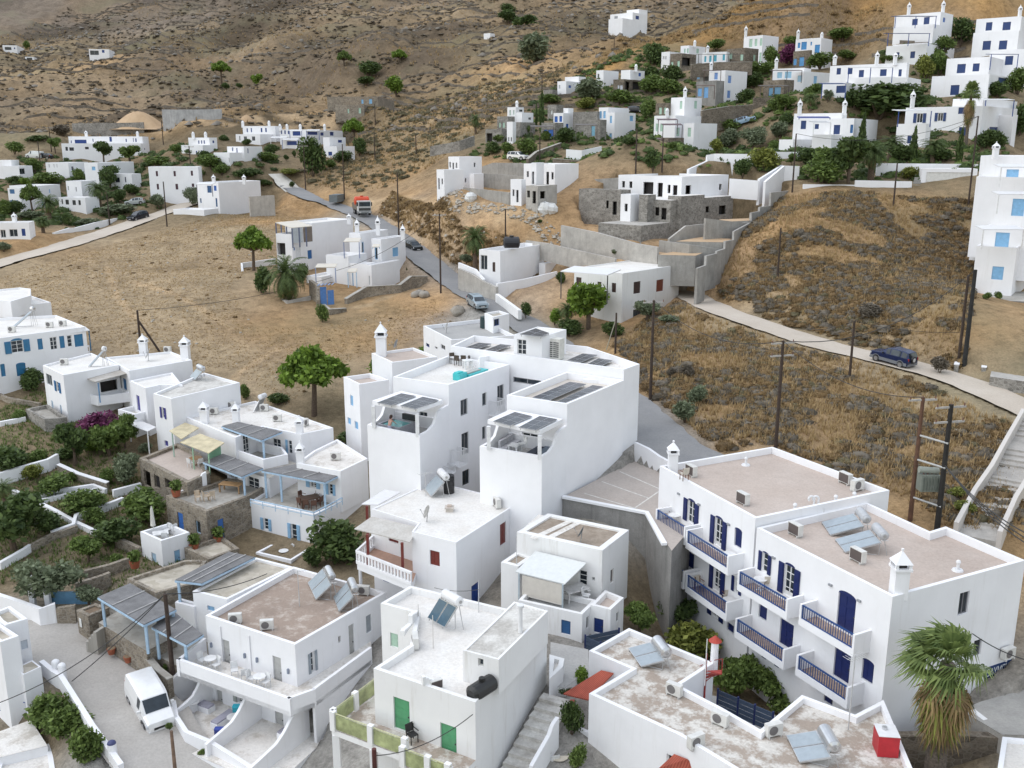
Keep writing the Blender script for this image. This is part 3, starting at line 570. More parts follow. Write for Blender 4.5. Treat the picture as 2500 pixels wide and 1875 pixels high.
def fh(label,boxes,ops=(),chim=(),aw=(),name='village_house',cat='house',group=None,roof=None,wall=None):
 0
 H_=House(name,label,cat,group,wall=wall,roof=roof);info=[];FARB.append(boxes)
 for bi,bx in enumerate(boxes):
  kw=dict(bx[6])if len(bx)>6 else{};wl=kw.pop('wall',None);par=kw.pop('par',.3);rf=kw.pop('roof',None)
  P_,z1,z0=hbox(*bx[:6],**kw);info.append((P_,z1,z0));oo=[(o_[1],o_[2],o_[3])+tuple(o_[4:])for o_ in ops if o_[0]==bi]
  H_.k(P_,z1,z0-4.0,oo,par=par,wall=wl,roof=rf)
 for cpx in chim:
  bi=cpx[0];P_,z1,z0=info[bi];fx=cpx[1];kind=cpx[2]if len(cpx)>2 else 'cap';hh=cpx[3]if len(cpx)>3 else 1.5
  t=bx_t(boxes[bi]);c_=T((fx,boxes[bi][4]),t+cpx[4]if len(cpx)>4 else t+1.0);H_.c((c_[0],c_[1],z1),z1-.1,.6,hh,kind)
 for w0 in aw:
  awn(H_,*w0)
 return H_
def bx_t(bx):return bx[3]
def awn(H_,pl,pr,t,dep=2.2,mat=None,pc=BLUE,ph=2.2,tr=None,slope=.25,toward=None):
 0
 A=V3(T(pl,t));B=V3(T(pr,t if tr is None else tr));B.z=A.z;ex=(B-A);ex.z=0;ex.normalize();nb=V3((-ex.y,ex.x,0))
 if nb.y<0:nb=-nb
 C=B+nb*dep+V3((0,0,slope));D=A+nb*dep+V3((0,0,slope));mb=MB();th=V3((0,0,.10))
 P_=[A,B,C,D];mb.add([x+th for x in P_],[(0,1,2,3)]);mb.add(P_,[(3,2,1,0)])
 for i in range(4):mb.quad(P_[i],P_[(i+1)%4],P_[(i+1)%4]+th,P_[i]+th)
 mb.b('awning',mat or WMETAL,H_.root)
 n_=max(2,int((B-A).length/3.2)+1)
 for t_ in range(n_):
  c_=A+(B-A)*(t_/(n_-1))*.98+ex*.05+nb*.08;pb=MB();pb.box(c_.x-.06,c_.x+.06,c_.y-.06,c_.y+.06,c_.z-ph,c_.z);pb.b('post',pa(pc),H_.root)
def pl9(name,label,cat,poly,z,base,side,top,par=0.0,group=None,pad=True,lip=None):
 0
 W=[(x if len(x)==3 else G(x,z))for x in poly];W=[(x[0],x[1])for x in W]
 if area(W)<0:W=W[::-1]
 rt=th9(name,label,cat,(W[0][0],W[0][1],base),group);n_=len(W);mb=MB()
 for i in range(n_):A,B=W[i],W[(i+1)%n_];mb.quad((*A,base),(*B,base),(*B,z+par),(*A,z+par))
 if par>0:
  IN=inset(W,.28)
  for i in range(n_):
   A,B,C,D=W[i],W[(i+1)%n_],IN[i],IN[(i+1)%n_];mb.quad((*A,z+par),(*B,z+par),(*D,z+par),(*C,z+par));mb.quad((*C,z+par),(*D,z+par),(*D,z),(*C,z))
 mb.b('wall',side,rt);tb=MB();tb.add([(*x,z+(.012 if par<=0 else 0))for x in W],[tuple(range(n_))]);tb.b('floor',top,rt)
 if pad:PADS.append((W,z))
 return rt
def gw(name,label,px,hgt,mat,th=.3,cap=None,z=None,group=None,cat='wall',sink=.8,tops=None,world=None):
 0
 P_=world or[(GR(x)if z is None else G(x,z[i]if isinstance(z,(list,tuple))else z))for i,x in enumerate(px)]
 P_=[V3(x)for x in P_];n_=len(P_);mb=MB();cb=MB()
 hs=hgt if isinstance(hgt,(list,tuple))else[hgt]*n_
 if tops:bot=[x.z-sink for x in P_];top=list(tops)
 else:bot=[x.z-sink for x in P_];top=[x.z+hh for x,hh in zip(P_,hs)]
 if z is not None and tops is None:top=[x.z for x in P_];bot=[x.z-hh-sink for x,hh in zip(P_,hs)]
 off=[]
 for i in range(n_):
  d0=(P_[min(i+1,n_-1)]-P_[max(i-1,0)]);d0.z=0;d0.normalize();off.append(V3((-d0.y,d0.x,0))*th/2)
 for i in range(n_-1):
  A,B=P_[i],P_[i+1];a_,b_=off[i],off[i+1]
  vs=[]
  for X_,o_,zz in((A,a_,bot[i]),(B,b_,bot[i+1]),(B,b_,top[i+1]),(A,a_,top[i])):
   vs.append(((X_.x-o_.x),(X_.y-o_.y),zz))
  ws=[]
  for X_,o_,zz in((A,a_,bot[i]),(B,b_,bot[i+1]),(B,b_,top[i+1]),(A,a_,top[i])):ws.append(((X_.x+o_.x),(X_.y+o_.y),zz))
  mb.quad(*vs);mb.quad(*ws[::-1]);mb.quad(vs[3],vs[2],ws[2],ws[3])
  if i==0:mb.quad(vs[0],vs[3],ws[3],ws[0])
  if i==n_-2:mb.quad(vs[1],ws[1],ws[2],vs[2])
  if cap:
   e_=1.25;lo=.0;hi=.07
   c0=[(A.x-a_.x*e_,A.y-a_.y*e_,top[i]+.003),(B.x-b_.x*e_,B.y-b_.y*e_,top[i+1]+.003),(B.x+b_.x*e_,B.y+b_.y*e_,top[i+1]+.003),(A.x+a_.x*e_,A.y+a_.y*e_,top[i]+.003)]
   c1=[(x[0],x[1],x[2]+hi)for x in c0];cb.add(c1,[(0,1,2,3)]);cb.add(c0,[(3,2,1,0)])
   for q_ in range(4):cb.quad(c0[q_],c0[(q_+1)%4],c1[(q_+1)%4],c1[q_])
 if cap:
  rt=th9(name,label,cat,tuple(P_[0]),group);mb.b('wall',mat,rt);cb.b('coping',cap,rt);return rt
 ob=mb.b(name,mat);return tag(ob,label,cat,group)
def pyaw(p0,p1):return M9.atan2(p1[1]-p0[1],p1[0]-p0[0])
def mk_ac(dark=False):
 rt=th9('air_conditioner','x','air conditioner');mb=MB();mb.box(-.42,.42,-.16,.16,.1,.7);mb.b('case',pa((.66,.65,.62),.5,.1),rt)
 fb=MB();fb.t((-.1,-.162,.4),(-.1,-.175,.4),.24,.24,16);fb.b('fan_grille',pa((.16,.15,.15)if not dark else(.09,.065,.06),.6),rt)
 gb=MB();gb.box(-.38,.38,.161,.17,.14,.66);gb.b('coil_panel',pa((.10,.08,.075),.7),rt)
 lb=MB();lb.box(-.36,-.30,-.2,.2,0,.1);lb.box(.30,.36,-.2,.2,0,.1);lb.b('feet',pa((.55,.54,.52)),rt);return rt
def ac(p,z,ang,label,scale=1.0,group=None):
 0
 return place('ac',mk_ac,G(p,z),M9.radians(ang+90),label,group,scale)
def ht9(L1,L2,H1,zl,rise,label,np_=2,tank='steel',blue=False,tankdia=.27,group=None):
 0
 A=V3(G(L1,zl));B=V3(G(L2,zl));C=V3(G(H1,zl+rise));X=B-A;Y=C-A;nn=X.cross(Y).normalized()
 if nn.z<0:nn=-nn
 rt=th9('solar_water_heater',label,'solar heater',(A.x,A.y,zl),group);pan=PANELB if blue else PANEL
 for t in range(np_):
  fb=MB();fb.p(A+X*(t/np_+.01)-nn*.09,X*(1/np_-.02),Y,nn*.09);pb=fb.b('collector',pa((.50,.51,.52),.35,.05,.6),rt)
  gb=MB();o_=A+X*(t/np_+.03)+Y*.03+nn*.006;gb.quad(*fixn([o_,o_+X*(1/np_-.06),o_+X*(1/np_-.06)+Y*.94,o_+Y*.94],nn));gb.b('glass',pan,pb)
 yd=V3((Y.x,Y.y,0)).normalized();xd=X.normalized();ctr=C+X*.5+yd*.22+V3((0,0,.30));Lh=min(.68,X.length*.42)
 tb=MB();tb.t(ctr-xd*Lh,ctr+xd*Lh,tankdia,tankdia,18)
 for sg in(-1,1):tb.t(ctr+xd*Lh*sg,ctr+xd*(Lh+.07)*sg,tankdia*.96,tankdia*.55,18)
 tm=tb.b('tank',STEEL if tank=='steel' else pa((.5,.51,.53),.4,.08,.3)if tank=='grey' else WMETAL,rt)
 vb=MB();vb.t(ctr+xd*(Lh+.06),ctr+xd*(Lh+.11),.09,.09,10);vb.b('end_cap',pa((.35,.34,.33),.4),tm)
 sb=MB();zr=zl-.12
 for sg in(.12,.88):
  P1=C+X*sg;P2=A+X*sg;foot=V3((P1.x,P1.y,zr));sb.t(foot,P1+V3((0,0,.25)),.025,n=4);sb.t(V3((P2.x,P2.y,zr)),P2,.025,n=4)
  sb.t(foot,P2,.02,n=4);f2=foot+yd*.45;sb.t(V3((f2.x,f2.y,zr)),P1+yd*.22+V3((0,0,.1)),.025,n=4);sb.t(P1,P1+yd*.45+V3((0,0,.05)),.025,n=4)
 sb.b('stand',pa((.5,.5,.5),.4,.1,.5),rt);return rt
def pv(quad,z,nx,ny,label,tilt=0,group=None,lz=None):
 0
 zs=lz or[z,z,z+tilt,z+tilt];P_=[V3(G(x,zz))for x,zz in zip(quad,zs)];rt=th9('solar_panel_array',label,'solar panels',tuple(P_[0]),group)
 def bl(x,y):return(P_[0]*(1-x)+P_[1]*x)*(1-y)+(P_[3]*(1-x)+P_[2]*x)*y
 nn=(P_[1]-P_[0]).cross(P_[3]-P_[0]).normalized()
 if nn.z<0:nn=-nn
 for yy in range(ny):
  for xx in range(nx):
   A,B,C,D=bl(xx/nx,yy/ny),bl((xx+1)/nx,yy/ny),bl((xx+1)/nx,(yy+1)/ny),bl(xx/nx,(yy+1)/ny);ct=(A+B+C+D)/4
   mb=MB();q_=[x+(ct-x)*.01 for x in(A,B,C,D)];lo=[x-nn*.05 for x in q_]
   if(q_[1]-q_[0]).cross(q_[2]-q_[0]).dot(nn)<0:q_=q_[::-1];lo=lo[::-1]
   mb.add(q_,[(0,1,2,3)],0)
   for t in range(4):mb.quad(lo[t],lo[(t+1)%4],q_[(t+1)%4],q_[t],mi=0)
   inn=[x+(ct-x)*.05+nn*.005 for x in q_];mb.add(inn,[(0,1,2,3)],1);mb.b('module',[PVF,PVM],rt)
 sb=MB()
 for x,y in((.05,.05),(.95,.05),(.05,.95),(.95,.95)):
  c_=bl(x,y);sb.t((c_.x,c_.y,min(zs)-.22),c_-nn*.05,.03,n=4)
 sb.b('stand',pa((.5,.5,.5),.4),rt);return rt
def dish(p,z,ang,label,r=.4,col=(.55,.54,.52),group=None):
 c_=G(p,z);rt=th9('satellite_dish',label,'satellite dish',c_,group);mb=MB();n_=14;dr=V3((M9.cos(M9.radians(ang)),M9.sin(M9.radians(ang)),.45)).normalized();up=V3((0,0,1));X=dr.cross(up).normalized();Y=X.cross(dr);ct=V3(c_)+V3((0,0,.75));vs=[ct-dr*.10]
 for rr,dd in((.5,-.07),(1,0)):
  for t in range(n_):an=2*M9.pi*t/n_;vs.append(ct+X*(r*rr*M9.cos(an))+Y*(r*rr*1.1*M9.sin(an))+dr*dd)
 fs=[(0,1+t,1+(t+1)%n_)for t in range(n_)]+[(1+t,1+n_+t,1+n_+(t+1)%n_,1+(t+1)%n_)for t in range(n_)];fs+=[x[::-1]for x in fs]
 mb.add(vs,fs);mb.b('reflector',pa(col,.6),rt);sb=MB();sb.t((c_[0],c_[1],z-.1),ct-dr*.1,.03,n=5);sb.t(ct-Y*r*.9,ct+dr*.45,.015,n=4);sb.sphere(ct+dr*.45,.05,n=6);sb.b('mount',pa((.3,.3,.3)),rt);return rt
def mast(p,z,hgt,label,arms=True,col=(.5,.5,.5),name='tv_antenna',group=None,ang=30):
 c_=G(p,z);rt=th9(name,label,'antenna' if arms else 'pole',c_,group);mb=MB();mb.t((c_[0],c_[1],z-.1),(c_[0],c_[1],z+hgt),.03,.025,6);mb.b('pole',pa(col),rt)
 if arms:
  ab=MB();dx,dy=M9.cos(M9.radians(ang)),M9.sin(M9.radians(ang))
  ab.t((c_[0]-dx*.55,c_[1]-dy*.55,z+hgt-.1),(c_[0]+dx*.55,c_[1]+dy*.55,z+hgt-.1),.015,n=4)
  for t in range(7):
   k_=-.5+t/6;L_=.28-.05*k_;ab.t((c_[0]+dx*k_-dy*L_,c_[1]+dy*k_+dx*L_,z+hgt-.1),(c_[0]+dx*k_+dy*L_,c_[1]+dy*k_-dx*L_,z+hgt-.1),.012,n=4)
  ab.b('aerial',pa(col),rt)
 return rt
def pole(base,top,label,r=.13,arms=0,aang=20,col=None,extras=True,group='wooden utility poles along the roads',world=None,cat='utility pole',armw=1.0):
 B=V3(GR(base))if world is None else V3(world);dd=ray(top);t=proj(B)[2];Tp=V3(T(top,t));hgt=max(2.5,Tp.z-B.z);rt=th9('utility_pole',label,cat,tuple(B),None)
 mb=MB();mb.t((B.x,B.y,B.z-.6),(B.x,B.y,B.z+hgt),r,r*.72,9);mb.b('pole',WOODP if col is None else pa(col,.8,.3),rt)
 dx,dy=M9.cos(M9.radians(aang)),M9.sin(M9.radians(aang));ends=[]
 for q_ in range(arms):
  zz=B.z+hgt-.25-q_*1.0;ab=MB();ab.p((B.x-dx*armw-dy*.05,B.y-dy*armw+dx*.05,zz),(2*dx*armw,2*dy*armw,0),(dy*.1,-dx*.1,0),(0,0,.12));ab.b('crossarm',pa((.42,.40,.37),.7,.2),rt)
  for w0 in(-.9,0,.9):
   ib=MB();c_=(B.x+dx*w0*armw,B.y+dy*w0*armw,zz+.12);ib.t(c_,(c_[0],c_[1],c_[2]+.2),.05,.035,7);ib.b('insulator',pa((.16,.08,.06),.3),rt);ends.append((c_[0],c_[1],c_[2]+.2))
 return rt,(B.x,B.y,B.z+hgt),ends
def cable(A,B,label,sag=.5,r=.022,group=None,n_=12):
 A=V3(A);B=V3(B);mb=MB();pts=[]
 for t in range(n_+1):x=t/n_;P_=A+(B-A)*x;P_.z-=sag*4*x*(1-x);pts.append(P_)
 mb.path(pts,r,4);ob=mb.b('power_cable',pa((.03,.03,.03),.6));return tag(ob,label,'cable',group)
def mk_table(r=.4,col=(.74,.74,.74),hgt=.72):
 rt=th9('round_table','x','table');mb=MB();mb.t((0,0,hgt-.03),(0,0,hgt),r,r,18);mb.b('tabletop',pa(col,.5),rt);lb=MB();lb.t((0,0,0),(0,0,hgt-.03),.035,n=6);lb.box(-.25,.25,-.03,.03,0,.04);lb.box(-.03,.03,-.25,.25,0,.04);lb.b('leg',pa(col,.5),rt);return rt
def mk_sqtable(w=.45,l_=.7,col=(.36,.21,.10),hgt=.75):
 rt=th9('table','x','table');mb=MB();mb.box(-l_,l_,-w,w,hgt-.06,hgt);mb.b('tabletop',pa(col,.55,.2),rt)
 for sx in(-1,1):
  for sy in(-1,1):lb=MB();lb.box(sx*(l_-.08)-.05,sx*(l_-.08)+.05,sy*(w-.08)-.05,sy*(w-.08)+.05,0,hgt-.06);lb.b('leg',pa(col,.55,.2),rt)
 return rt
def mk_chair(col=(.72,.72,.72),arm=False,seat=None):
 rt=th9('chair','x','chair');mb=MB();mb.box(-.22,.22,-.22,.22,.43,.47);mb.b('seat',pa(seat or col,.6),rt);bb_=MB();bb_.p((-.22,.2,.5),(.44,0,0),(0,.035,0),(0,.06,.42));bb_.b('backrest',pa(seat or col,.6),rt)
 for sx in(-1,1):
  for sy in(-1,1):lb=MB();lb.box(sx*.2-.02,sx*.2+.02,sy*.2-.02,sy*.2+.02,0,.88 if sy>0 else .43);lb.b('leg',pa(col,.5),rt)
  if arm:ab=MB();ab.box(sx*.23-.02,sx*.23+.02,-.22,.22,.64,.67);ab.b('armrest',pa(col,.5),rt)
 return rt
def mk_bench(L_=1.6,cush=(.38,.37,.44)):
 rt=th9('bench','x','bench');mb=MB();mb.box(-L_/2,L_/2,-.3,.3,0,.38);mb.b('base',WHITE,rt);cb=MB();cb.box(-L_/2+.03,L_/2-.03,-.27,.27,.38,.48);cb.b('cushion',pa(cush,.9),rt);return rt
def tbl(p,z,label,group=None,key='rt',mk=None,rz=0,sc_=1):return place(key,mk or mk_table,G(p,z),rz,label,group,sc_)
def chr_(p,z,rz,label,group=None,key='wc',mk=None,sc_=1):return place(key,mk or mk_chair,G(p,z),M9.radians(rz),label,group,sc_)
def mk_pot():
 rt=th9('potted_plant','x','potted plant');mb=MB();mb.t((0,0,0),(0,0,.4),.2,.28,12);mb.b('pot',TERRA,rt);lc9('foliage',[((0,0,.65),(.34,.34,.34))],160,.12,FOL_MID,rt,3);return rt
FOL_DARK=fo9('dark_foliage',(.03,.052,.018),(.115,.165,.05));FOL_MID=fo9('mid_foliage',(.05,.08,.022),(.18,.25,.065));FOL_PINE=fo9('pine_foliage',(.04,.075,.012),(.22,.33,.05))
FOL_OLIVE=fo9('olive_foliage',(.08,.10,.055),(.23,.27,.165));FOL_YEL=fo9('yellow_green_foliage',(.07,.09,.02),(.28,.30,.07));FOL_PALM=fo9('palm_foliage',(.035,.06,.02),(.14,.19,.065));FOL_FAN=fo9('fan_palm_foliage',(.05,.085,.024),(.22,.28,.09))
FOL_DRY=fo9('dry_palm_foliage',(.15,.095,.045),(.38,.27,.13));FOL_BOUG=fo9('bougainvillea_foliage',(.07,.02,.05),(.24,.06,.15));FOL_GREY=fo9('grey_scrub_foliage',(.095,.08,.06),(.215,.185,.145));FOL_BRN=fo9('brown_scrub_foliage',(.095,.062,.028),(.26,.17,.078))
FOL_GRASS=fo9('dry_grass_blades',(.32,.22,.11),(.48,.35,.18));FOL_SCRUB=fo9('hill_scrub_foliage',(.085,.075,.042),(.20,.175,.10));FOL_HILL=fo9('far_scrub_foliage',(.09,.072,.05),(.175,.14,.10));BARK=pa((.12,.085,.06),.9,.35,0,8)
def quads_from(C,size,rng,flat=.0,aspect=.55):
 0
 n_=len(C);th=rng.random(n_)*2*np.pi;u=rng.random(n_)*2-1;u=u*(1-flat)+flat*np.sign(u);sq=np.sqrt(1-u*u*(u*u<=1));sq=np.sqrt(np.clip(1-u*u,0,1));nn=np.stack([sq*np.cos(th),sq*np.sin(th),u],1)
 ref=rng.normal(size=(n_,3));X=np.cross(nn,ref);X/=np.linalg.norm(X,axis=1)[:,None]+1e-9;Y=np.cross(nn,X);s0=(size*(.6+.8*rng.random(n_)))[:,None]if not np.isscalar(size)else(size*(.6+.8*rng.random(n_)))[:,None]
 X=X*s0;Y=Y*s0*aspect;V=np.stack([C-X-Y*.3,C-Y,C+X+Y*.2,C+Y],1).reshape(-1,3);F=np.arange(4*n_).reshape(-1,4);return V,F
def blobpts(blobs,n_,rng,shell=.55):
 w0=np.array([b0[1][0]*b0[1][1]*b0[1][2]for b0 in blobs])**.67;w0/=w0.sum();out=[]
 for(c_,r0),ww in zip(blobs,w0):
  k_=max(6,int(n_*ww));dd=rng.normal(size=(k_,3));dd/=np.linalg.norm(dd,axis=1)[:,None];rr=(shell+(1-shell)*rng.random(k_))**.8*(1+.18*rng.normal(size=k_)*.6);out.append(np.array(c_)+dd*rr[:,None]*np.array(r0))
 return np.concatenate(out)
def lc9(name,blobs,n_,size,mat,parent,seed=0,aspect=.55,shell=.55):
 rng=np.random.default_rng(seed);C=blobpts(blobs,n_,rng,shell);V,F=quads_from(C,size,rng,0,aspect);
 return npmesh(name,V,F,mat,parent)
def mk_tree(kind='bush',seed=0,mat=None,hgt=2.0,rad=1.0,n_=900,size=.13):
 rng=random.Random(seed);rt=th9({'bush':'bush','tree':'tree','pine':'pine_tree','olive':'olive_tree','cypress':'cypress_tree','column':'tree'}[kind],'x','bush' if kind=='bush' else 'tree');blobs=[];tb=MB()
 if kind=='bush':
  for q_ in range(7):an=rng.random()*6.28;rr=rad*.55*rng.random()**.5;s0=rad*(.38+.3*rng.random());blobs.append(((M9.cos(an)*rr,M9.sin(an)*rr,hgt*(.35+.3*rng.random())),(s0,s0,hgt*.36)))
  for q_ in range(4):an=q_*1.57+rng.random();tb.t((0,0,-.3),(M9.cos(an)*rad*.4,M9.sin(an)*rad*.4,hgt*.5),.05*rad,.02,5)
 elif kind in('tree','olive'):
  tb.t((0,0,-.4),(.08*rad,0,hgt*.35),.13*rad*.8,.09*rad,7);fork=V3((.08*rad,0,hgt*.35))
  for q_ in range(12):
   an=q_*2.4+rng.random()*.6;rr=rad*(.25+.55*rng.random());zz=hgt*(.36+.5*rng.random());c_=(M9.cos(an)*rr,M9.sin(an)*rr,zz);s0=rad*(.34+.22*rng.random());blobs.append((c_,(s0,s0,s0*.75)));tb.t(fork,c_,.055*rad,.02,5)
 elif kind=='pine':
  tb.t((0,0,-.5),(.10*rad,.05,hgt*.45),.10*rad,.07*rad,8);fork=V3((.10*rad,.05,hgt*.45))
  for q_ in range(20):
   an=q_*2.4+rng.random()*.5;rr=rad*(.10+.74*(q_/20)**.6);zz=hgt*(.90-.36*(rr/rad)**1.5-.20*rng.random()*(1-rr/rad*.5));c_=(M9.cos(an)*rr,M9.sin(an)*rr,zz);s0=rad*(.24+.13*rng.random());blobs.append((c_,(s0,s0,s0*.72)));tb.t(fork,(c_[0],c_[1],c_[2]-s0*.2),.04*rad,.015,5)
 elif kind=='cypress':
  tb.t((0,0,-.3),(0,0,hgt*.9),.12,.03,6)
  for q_ in range(12):z0=hgt*(.06+.90*q_/12);s0=rad*(1.0-.85*(q_/12)**1.5)*(.55+.45*min(1,(q_+2)/5));blobs.append(((rng.uniform(-.08,.08)*rad,rng.uniform(-.08,.08)*rad,z0),(s0,s0,hgt*.09)))
 lc9('crown' if kind!='bush' else 'foliage',blobs,n_,size,mat or FOL_MID,rt,seed+5,shell=.45 if kind!='pine' else .3);tb.b('trunk' if kind!='bush' else 'stem',BARK,rt);return rt
def frond(mb,base,an,el,L_,droop,wid,n_=9,rng=random,mi=0):
 0
 dx,dy=M9.cos(an),M9.sin(an);pts=[];p=V3(base);e_=el
 for t in range(n_+1):
  pts.append(p.copy());p=p+V3((dx*M9.cos(e_),dy*M9.cos(e_),M9.sin(e_)))*(L_/n_);e_-=droop/n_*(1+t/n_)
 sd=V3((-dy,dx,0))
 for t in range(n_):
  A,B=pts[t],pts[t+1];tg=(B-A).normalized();w0=.035*(1-t/n_)+.012;mb.quad(A-sd*w0,A+sd*w0,B+sd*w0,B-sd*w0,mi=mi)
  wl=wid*M9.sin(M9.pi*min(1,(t+.9)/(n_+.6)))**.6
  for q_ in(0,.33,.66):
   Q=A+(B-A)*q_
   for sg in(-1,1):
    tip=Q+sd*sg*wl+tg*wl*.55-V3((0,0,wl*(.25+.35*rng.random())));hw=tg*(L_/n_*.11);mb.quad(Q-hw,Q+hw,tip+hw*.3,tip-hw*.3,mi=mi)
 return pts
def mk_palm(seed=0,hgt=3.0,L_=3.0,nf=44,trunk=.28,dry=10,low=-.9):
 rng=random.Random(seed);rt=th9('date_palm','x','palm');tb=MB();z=-.5;r=trunk*1.25
 while z<hgt:tb.t((0,0,z),(0,0,z+.28),r*1.06,r*.9,9);z+=.25;r=max(trunk*.9,r*.985)
 tb.b('trunk',pa((.13,.09,.06),.9,.4,0,7),rt);mb=MB();db=MB()
 for q_ in range(nf):x=q_/nf;frond(mb,(0,0,hgt+.1),q_*2.399+rng.random()*.3,1.35-x*(1.35-low)+rng.uniform(-.12,.12),L_*(.85+.25*rng.random()),1.15+.5*x,.42*L_/3,rng=rng)
 mb.b('crown',FOL_PALM,rt)
 for q_ in range(dry):frond(db,(0,0,hgt-.15),q_*2.399+rng.random(),-.5-.5*rng.random(),L_*.7,.9,.3*L_/3,rng=rng)
 if dry:db.b('dry_fronds',FOL_DRY,rt)
 return rt
def fan(mb,base,dirv,pet,R,seg=22,rng=random,fold=.25,mi=0,droop=.5,wind=V3((0,0,0))):
 D=V3(dirv).normalized();up=V3((0,0,1));S_=D.cross(up)
 if S_.length<.05:S_=V3((1,0,0))
 S_.normalize();U=S_.cross(D).normalized();c_=V3(base)+D*pet-V3((0,0,pet*.08));w0=S_*.03;mb.quad(V3(base)-w0,V3(base)+w0,c_+w0*.6,c_-w0*.6,mi=mi)
 for t in range(seg):
  an=(-1+2*t/(seg-1))*2.0;rr=R*(1-.22*abs(an)/2.0)*(.9+.2*rng.random());dv=(D*M9.cos(an)+S_*M9.sin(an)).normalized();dv=(dv+wind*.5).normalized();sidev=U.cross(dv).normalized()*rr*.055;lift=U*(fold*abs(M9.sin(an))*.5)
  mid=c_+dv*rr*.58+lift*rr*.4;tip=c_+(dv+wind*.3)*rr+lift*rr*.2-V3((0,0,rr*droop*(.35+.6*rng.random())))
  mb.quad(c_-sidev*.25,mid-sidev,mid+sidev,c_+sidev*.25,mi=mi);mb.add([mid-sidev,tip,mid+sidev],[(0,1,2)],mi)
def mk_fanpalm(seed=0,hgt=6.0,R=1.0,nf=40,dead=46,trunk=.32,pet=1.1,wind=V3((0,0,0))):
 rng=random.Random(seed);rt=th9('fan_palm','x','palm');tb=MB();z=-.5;r=trunk*1.2
 while z<hgt:tb.t((0,0,z),(0,0,z+.22),r*1.07,r*.93,10);z+=.2;r=max(trunk*.85,r*.99)
 tb.b('trunk',pa((.15,.12,.095),.95,.4,0,9),rt);mb=MB();db=MB();yb=MB()
 for q_ in range(nf):
  x=q_/nf;el=1.45-x*1.75+rng.uniform(-.2,.2);an=q_*2.399+rng.random()*.4;D=V3((M9.cos(an)*M9.cos(el),M9.sin(an)*M9.cos(el),M9.sin(el)))+wind*.45;fan(mb,(0,0,hgt+.1),D,pet*(.8+.4*rng.random()),R*(.85+.3*rng.random()),rng=rng,wind=wind,droop=.35+x*.5)
 mb.b('crown',FOL_FAN,rt)
 for q_ in range(dead):
  x=q_/dead;el=-.95-.5*x+rng.uniform(-.12,.12);an=q_*2.399+rng.random()*.4;D=(M9.cos(an)*M9.cos(el),M9.sin(an)*M9.cos(el),M9.sin(el));fan(db if q_%3 else yb,(0,0,hgt-.05-1.5*x),D,pet*(.75+.45*rng.random()),R*(.9+.3*rng.random()),rng=rng,seg=16,droop=.7)
 db.b('dead_fronds',FOL_DRY,rt);yb.b('yellowing_fronds',FOL_YEL,rt);return rt
VEG={}
def veg(kind,p,w_px,h_px,label,mat=None,group=None,seed=None,n_=None,z=None,dens=1.0,variant=0,name=None,world=None):
 0
 if kind=='bush' and p[1]<480 and p[0]>1250:w_px*=1.3;h_px*=1.3
 B=GR(p)if(z is None and world is None)else(G(p,z)if world is None else world);t=proj(B)[2];W=w_px*t/FP;H=h_px*t/FP*1.02;key=(kind,mat.name if mat else '',variant)
 if kind=='palm':
  if key not in VEG:VEG[key]=mk_palm(seed or 3+variant,1.9 if variant==0 else 3.0,2.3,nf=84 if variant==0 else 60 if variant==1 else 40,low=-1.25 if variant==0 else-.55,dry=26 if variant==0 else 4);ob=VEG[key]
  else:ob=copy_tree(VEG[key])
  s0=W/(4.0 if variant else 3.7);ob.scale=(s0,s0,max(s0*.7,H/(4.6 if variant else 3.6)))
 elif kind=='fanpalm':
  if key not in VEG:VEG[key]=mk_fanpalm(4,5.0,.8,nf=34,dead=26,trunk=.2,pet=.8);ob=VEG[key]
  else:ob=copy_tree(VEG[key])
  ob.scale=(W/3.0,W/3.0,H/6.2)
 else:
  if key not in VEG:VEG[key]=mk_tree(kind,seed or(variant*13+len(kind)),mat,2.0,1.0,n_ or{'bush':1700,'tree':2400,'olive':2200,'pine':4200,'cypress':1500,'column':900}[kind],{'bush':.12,'tree':.12,'olive':.10,'pine':.085,'cypress':.13,'column':.1}[kind]);ob=VEG[key]
  else:ob=copy_tree(VEG[key])
  ob.scale=(W/2.15,W/2.15,H/2.05)
 ob.location=B;ob.rotation_euler=(0,0,random.Random(label+str(p)).random()*6.28);ob['label']=label
 if group:ob['group']=group
 elif 'group' in ob:del ob['group']
 return ob
def scatter(name,region,cnt,rng,rmin,rmax,mat,leaf,nl,hk=.7,mask=None,tnear=None):
 0
 us=[p[0]for p in region];vs=[p[1]for p in region];RP=[(p[0],p[1])for p in region];PU=rng.uniform(min(us),max(us),cnt*3);PV=rng.uniform(min(vs),max(vs),cnt*3);ins=inpoly(PU,PV,RP);PU=PU[ins][:cnt];PV=PV[ins][:cnt]
 W=[GR((x,y))for x,y in zip(PU,PV)];return cu9(name,np.array(W),rng,rmin,rmax,mat,leaf,nl,hk)
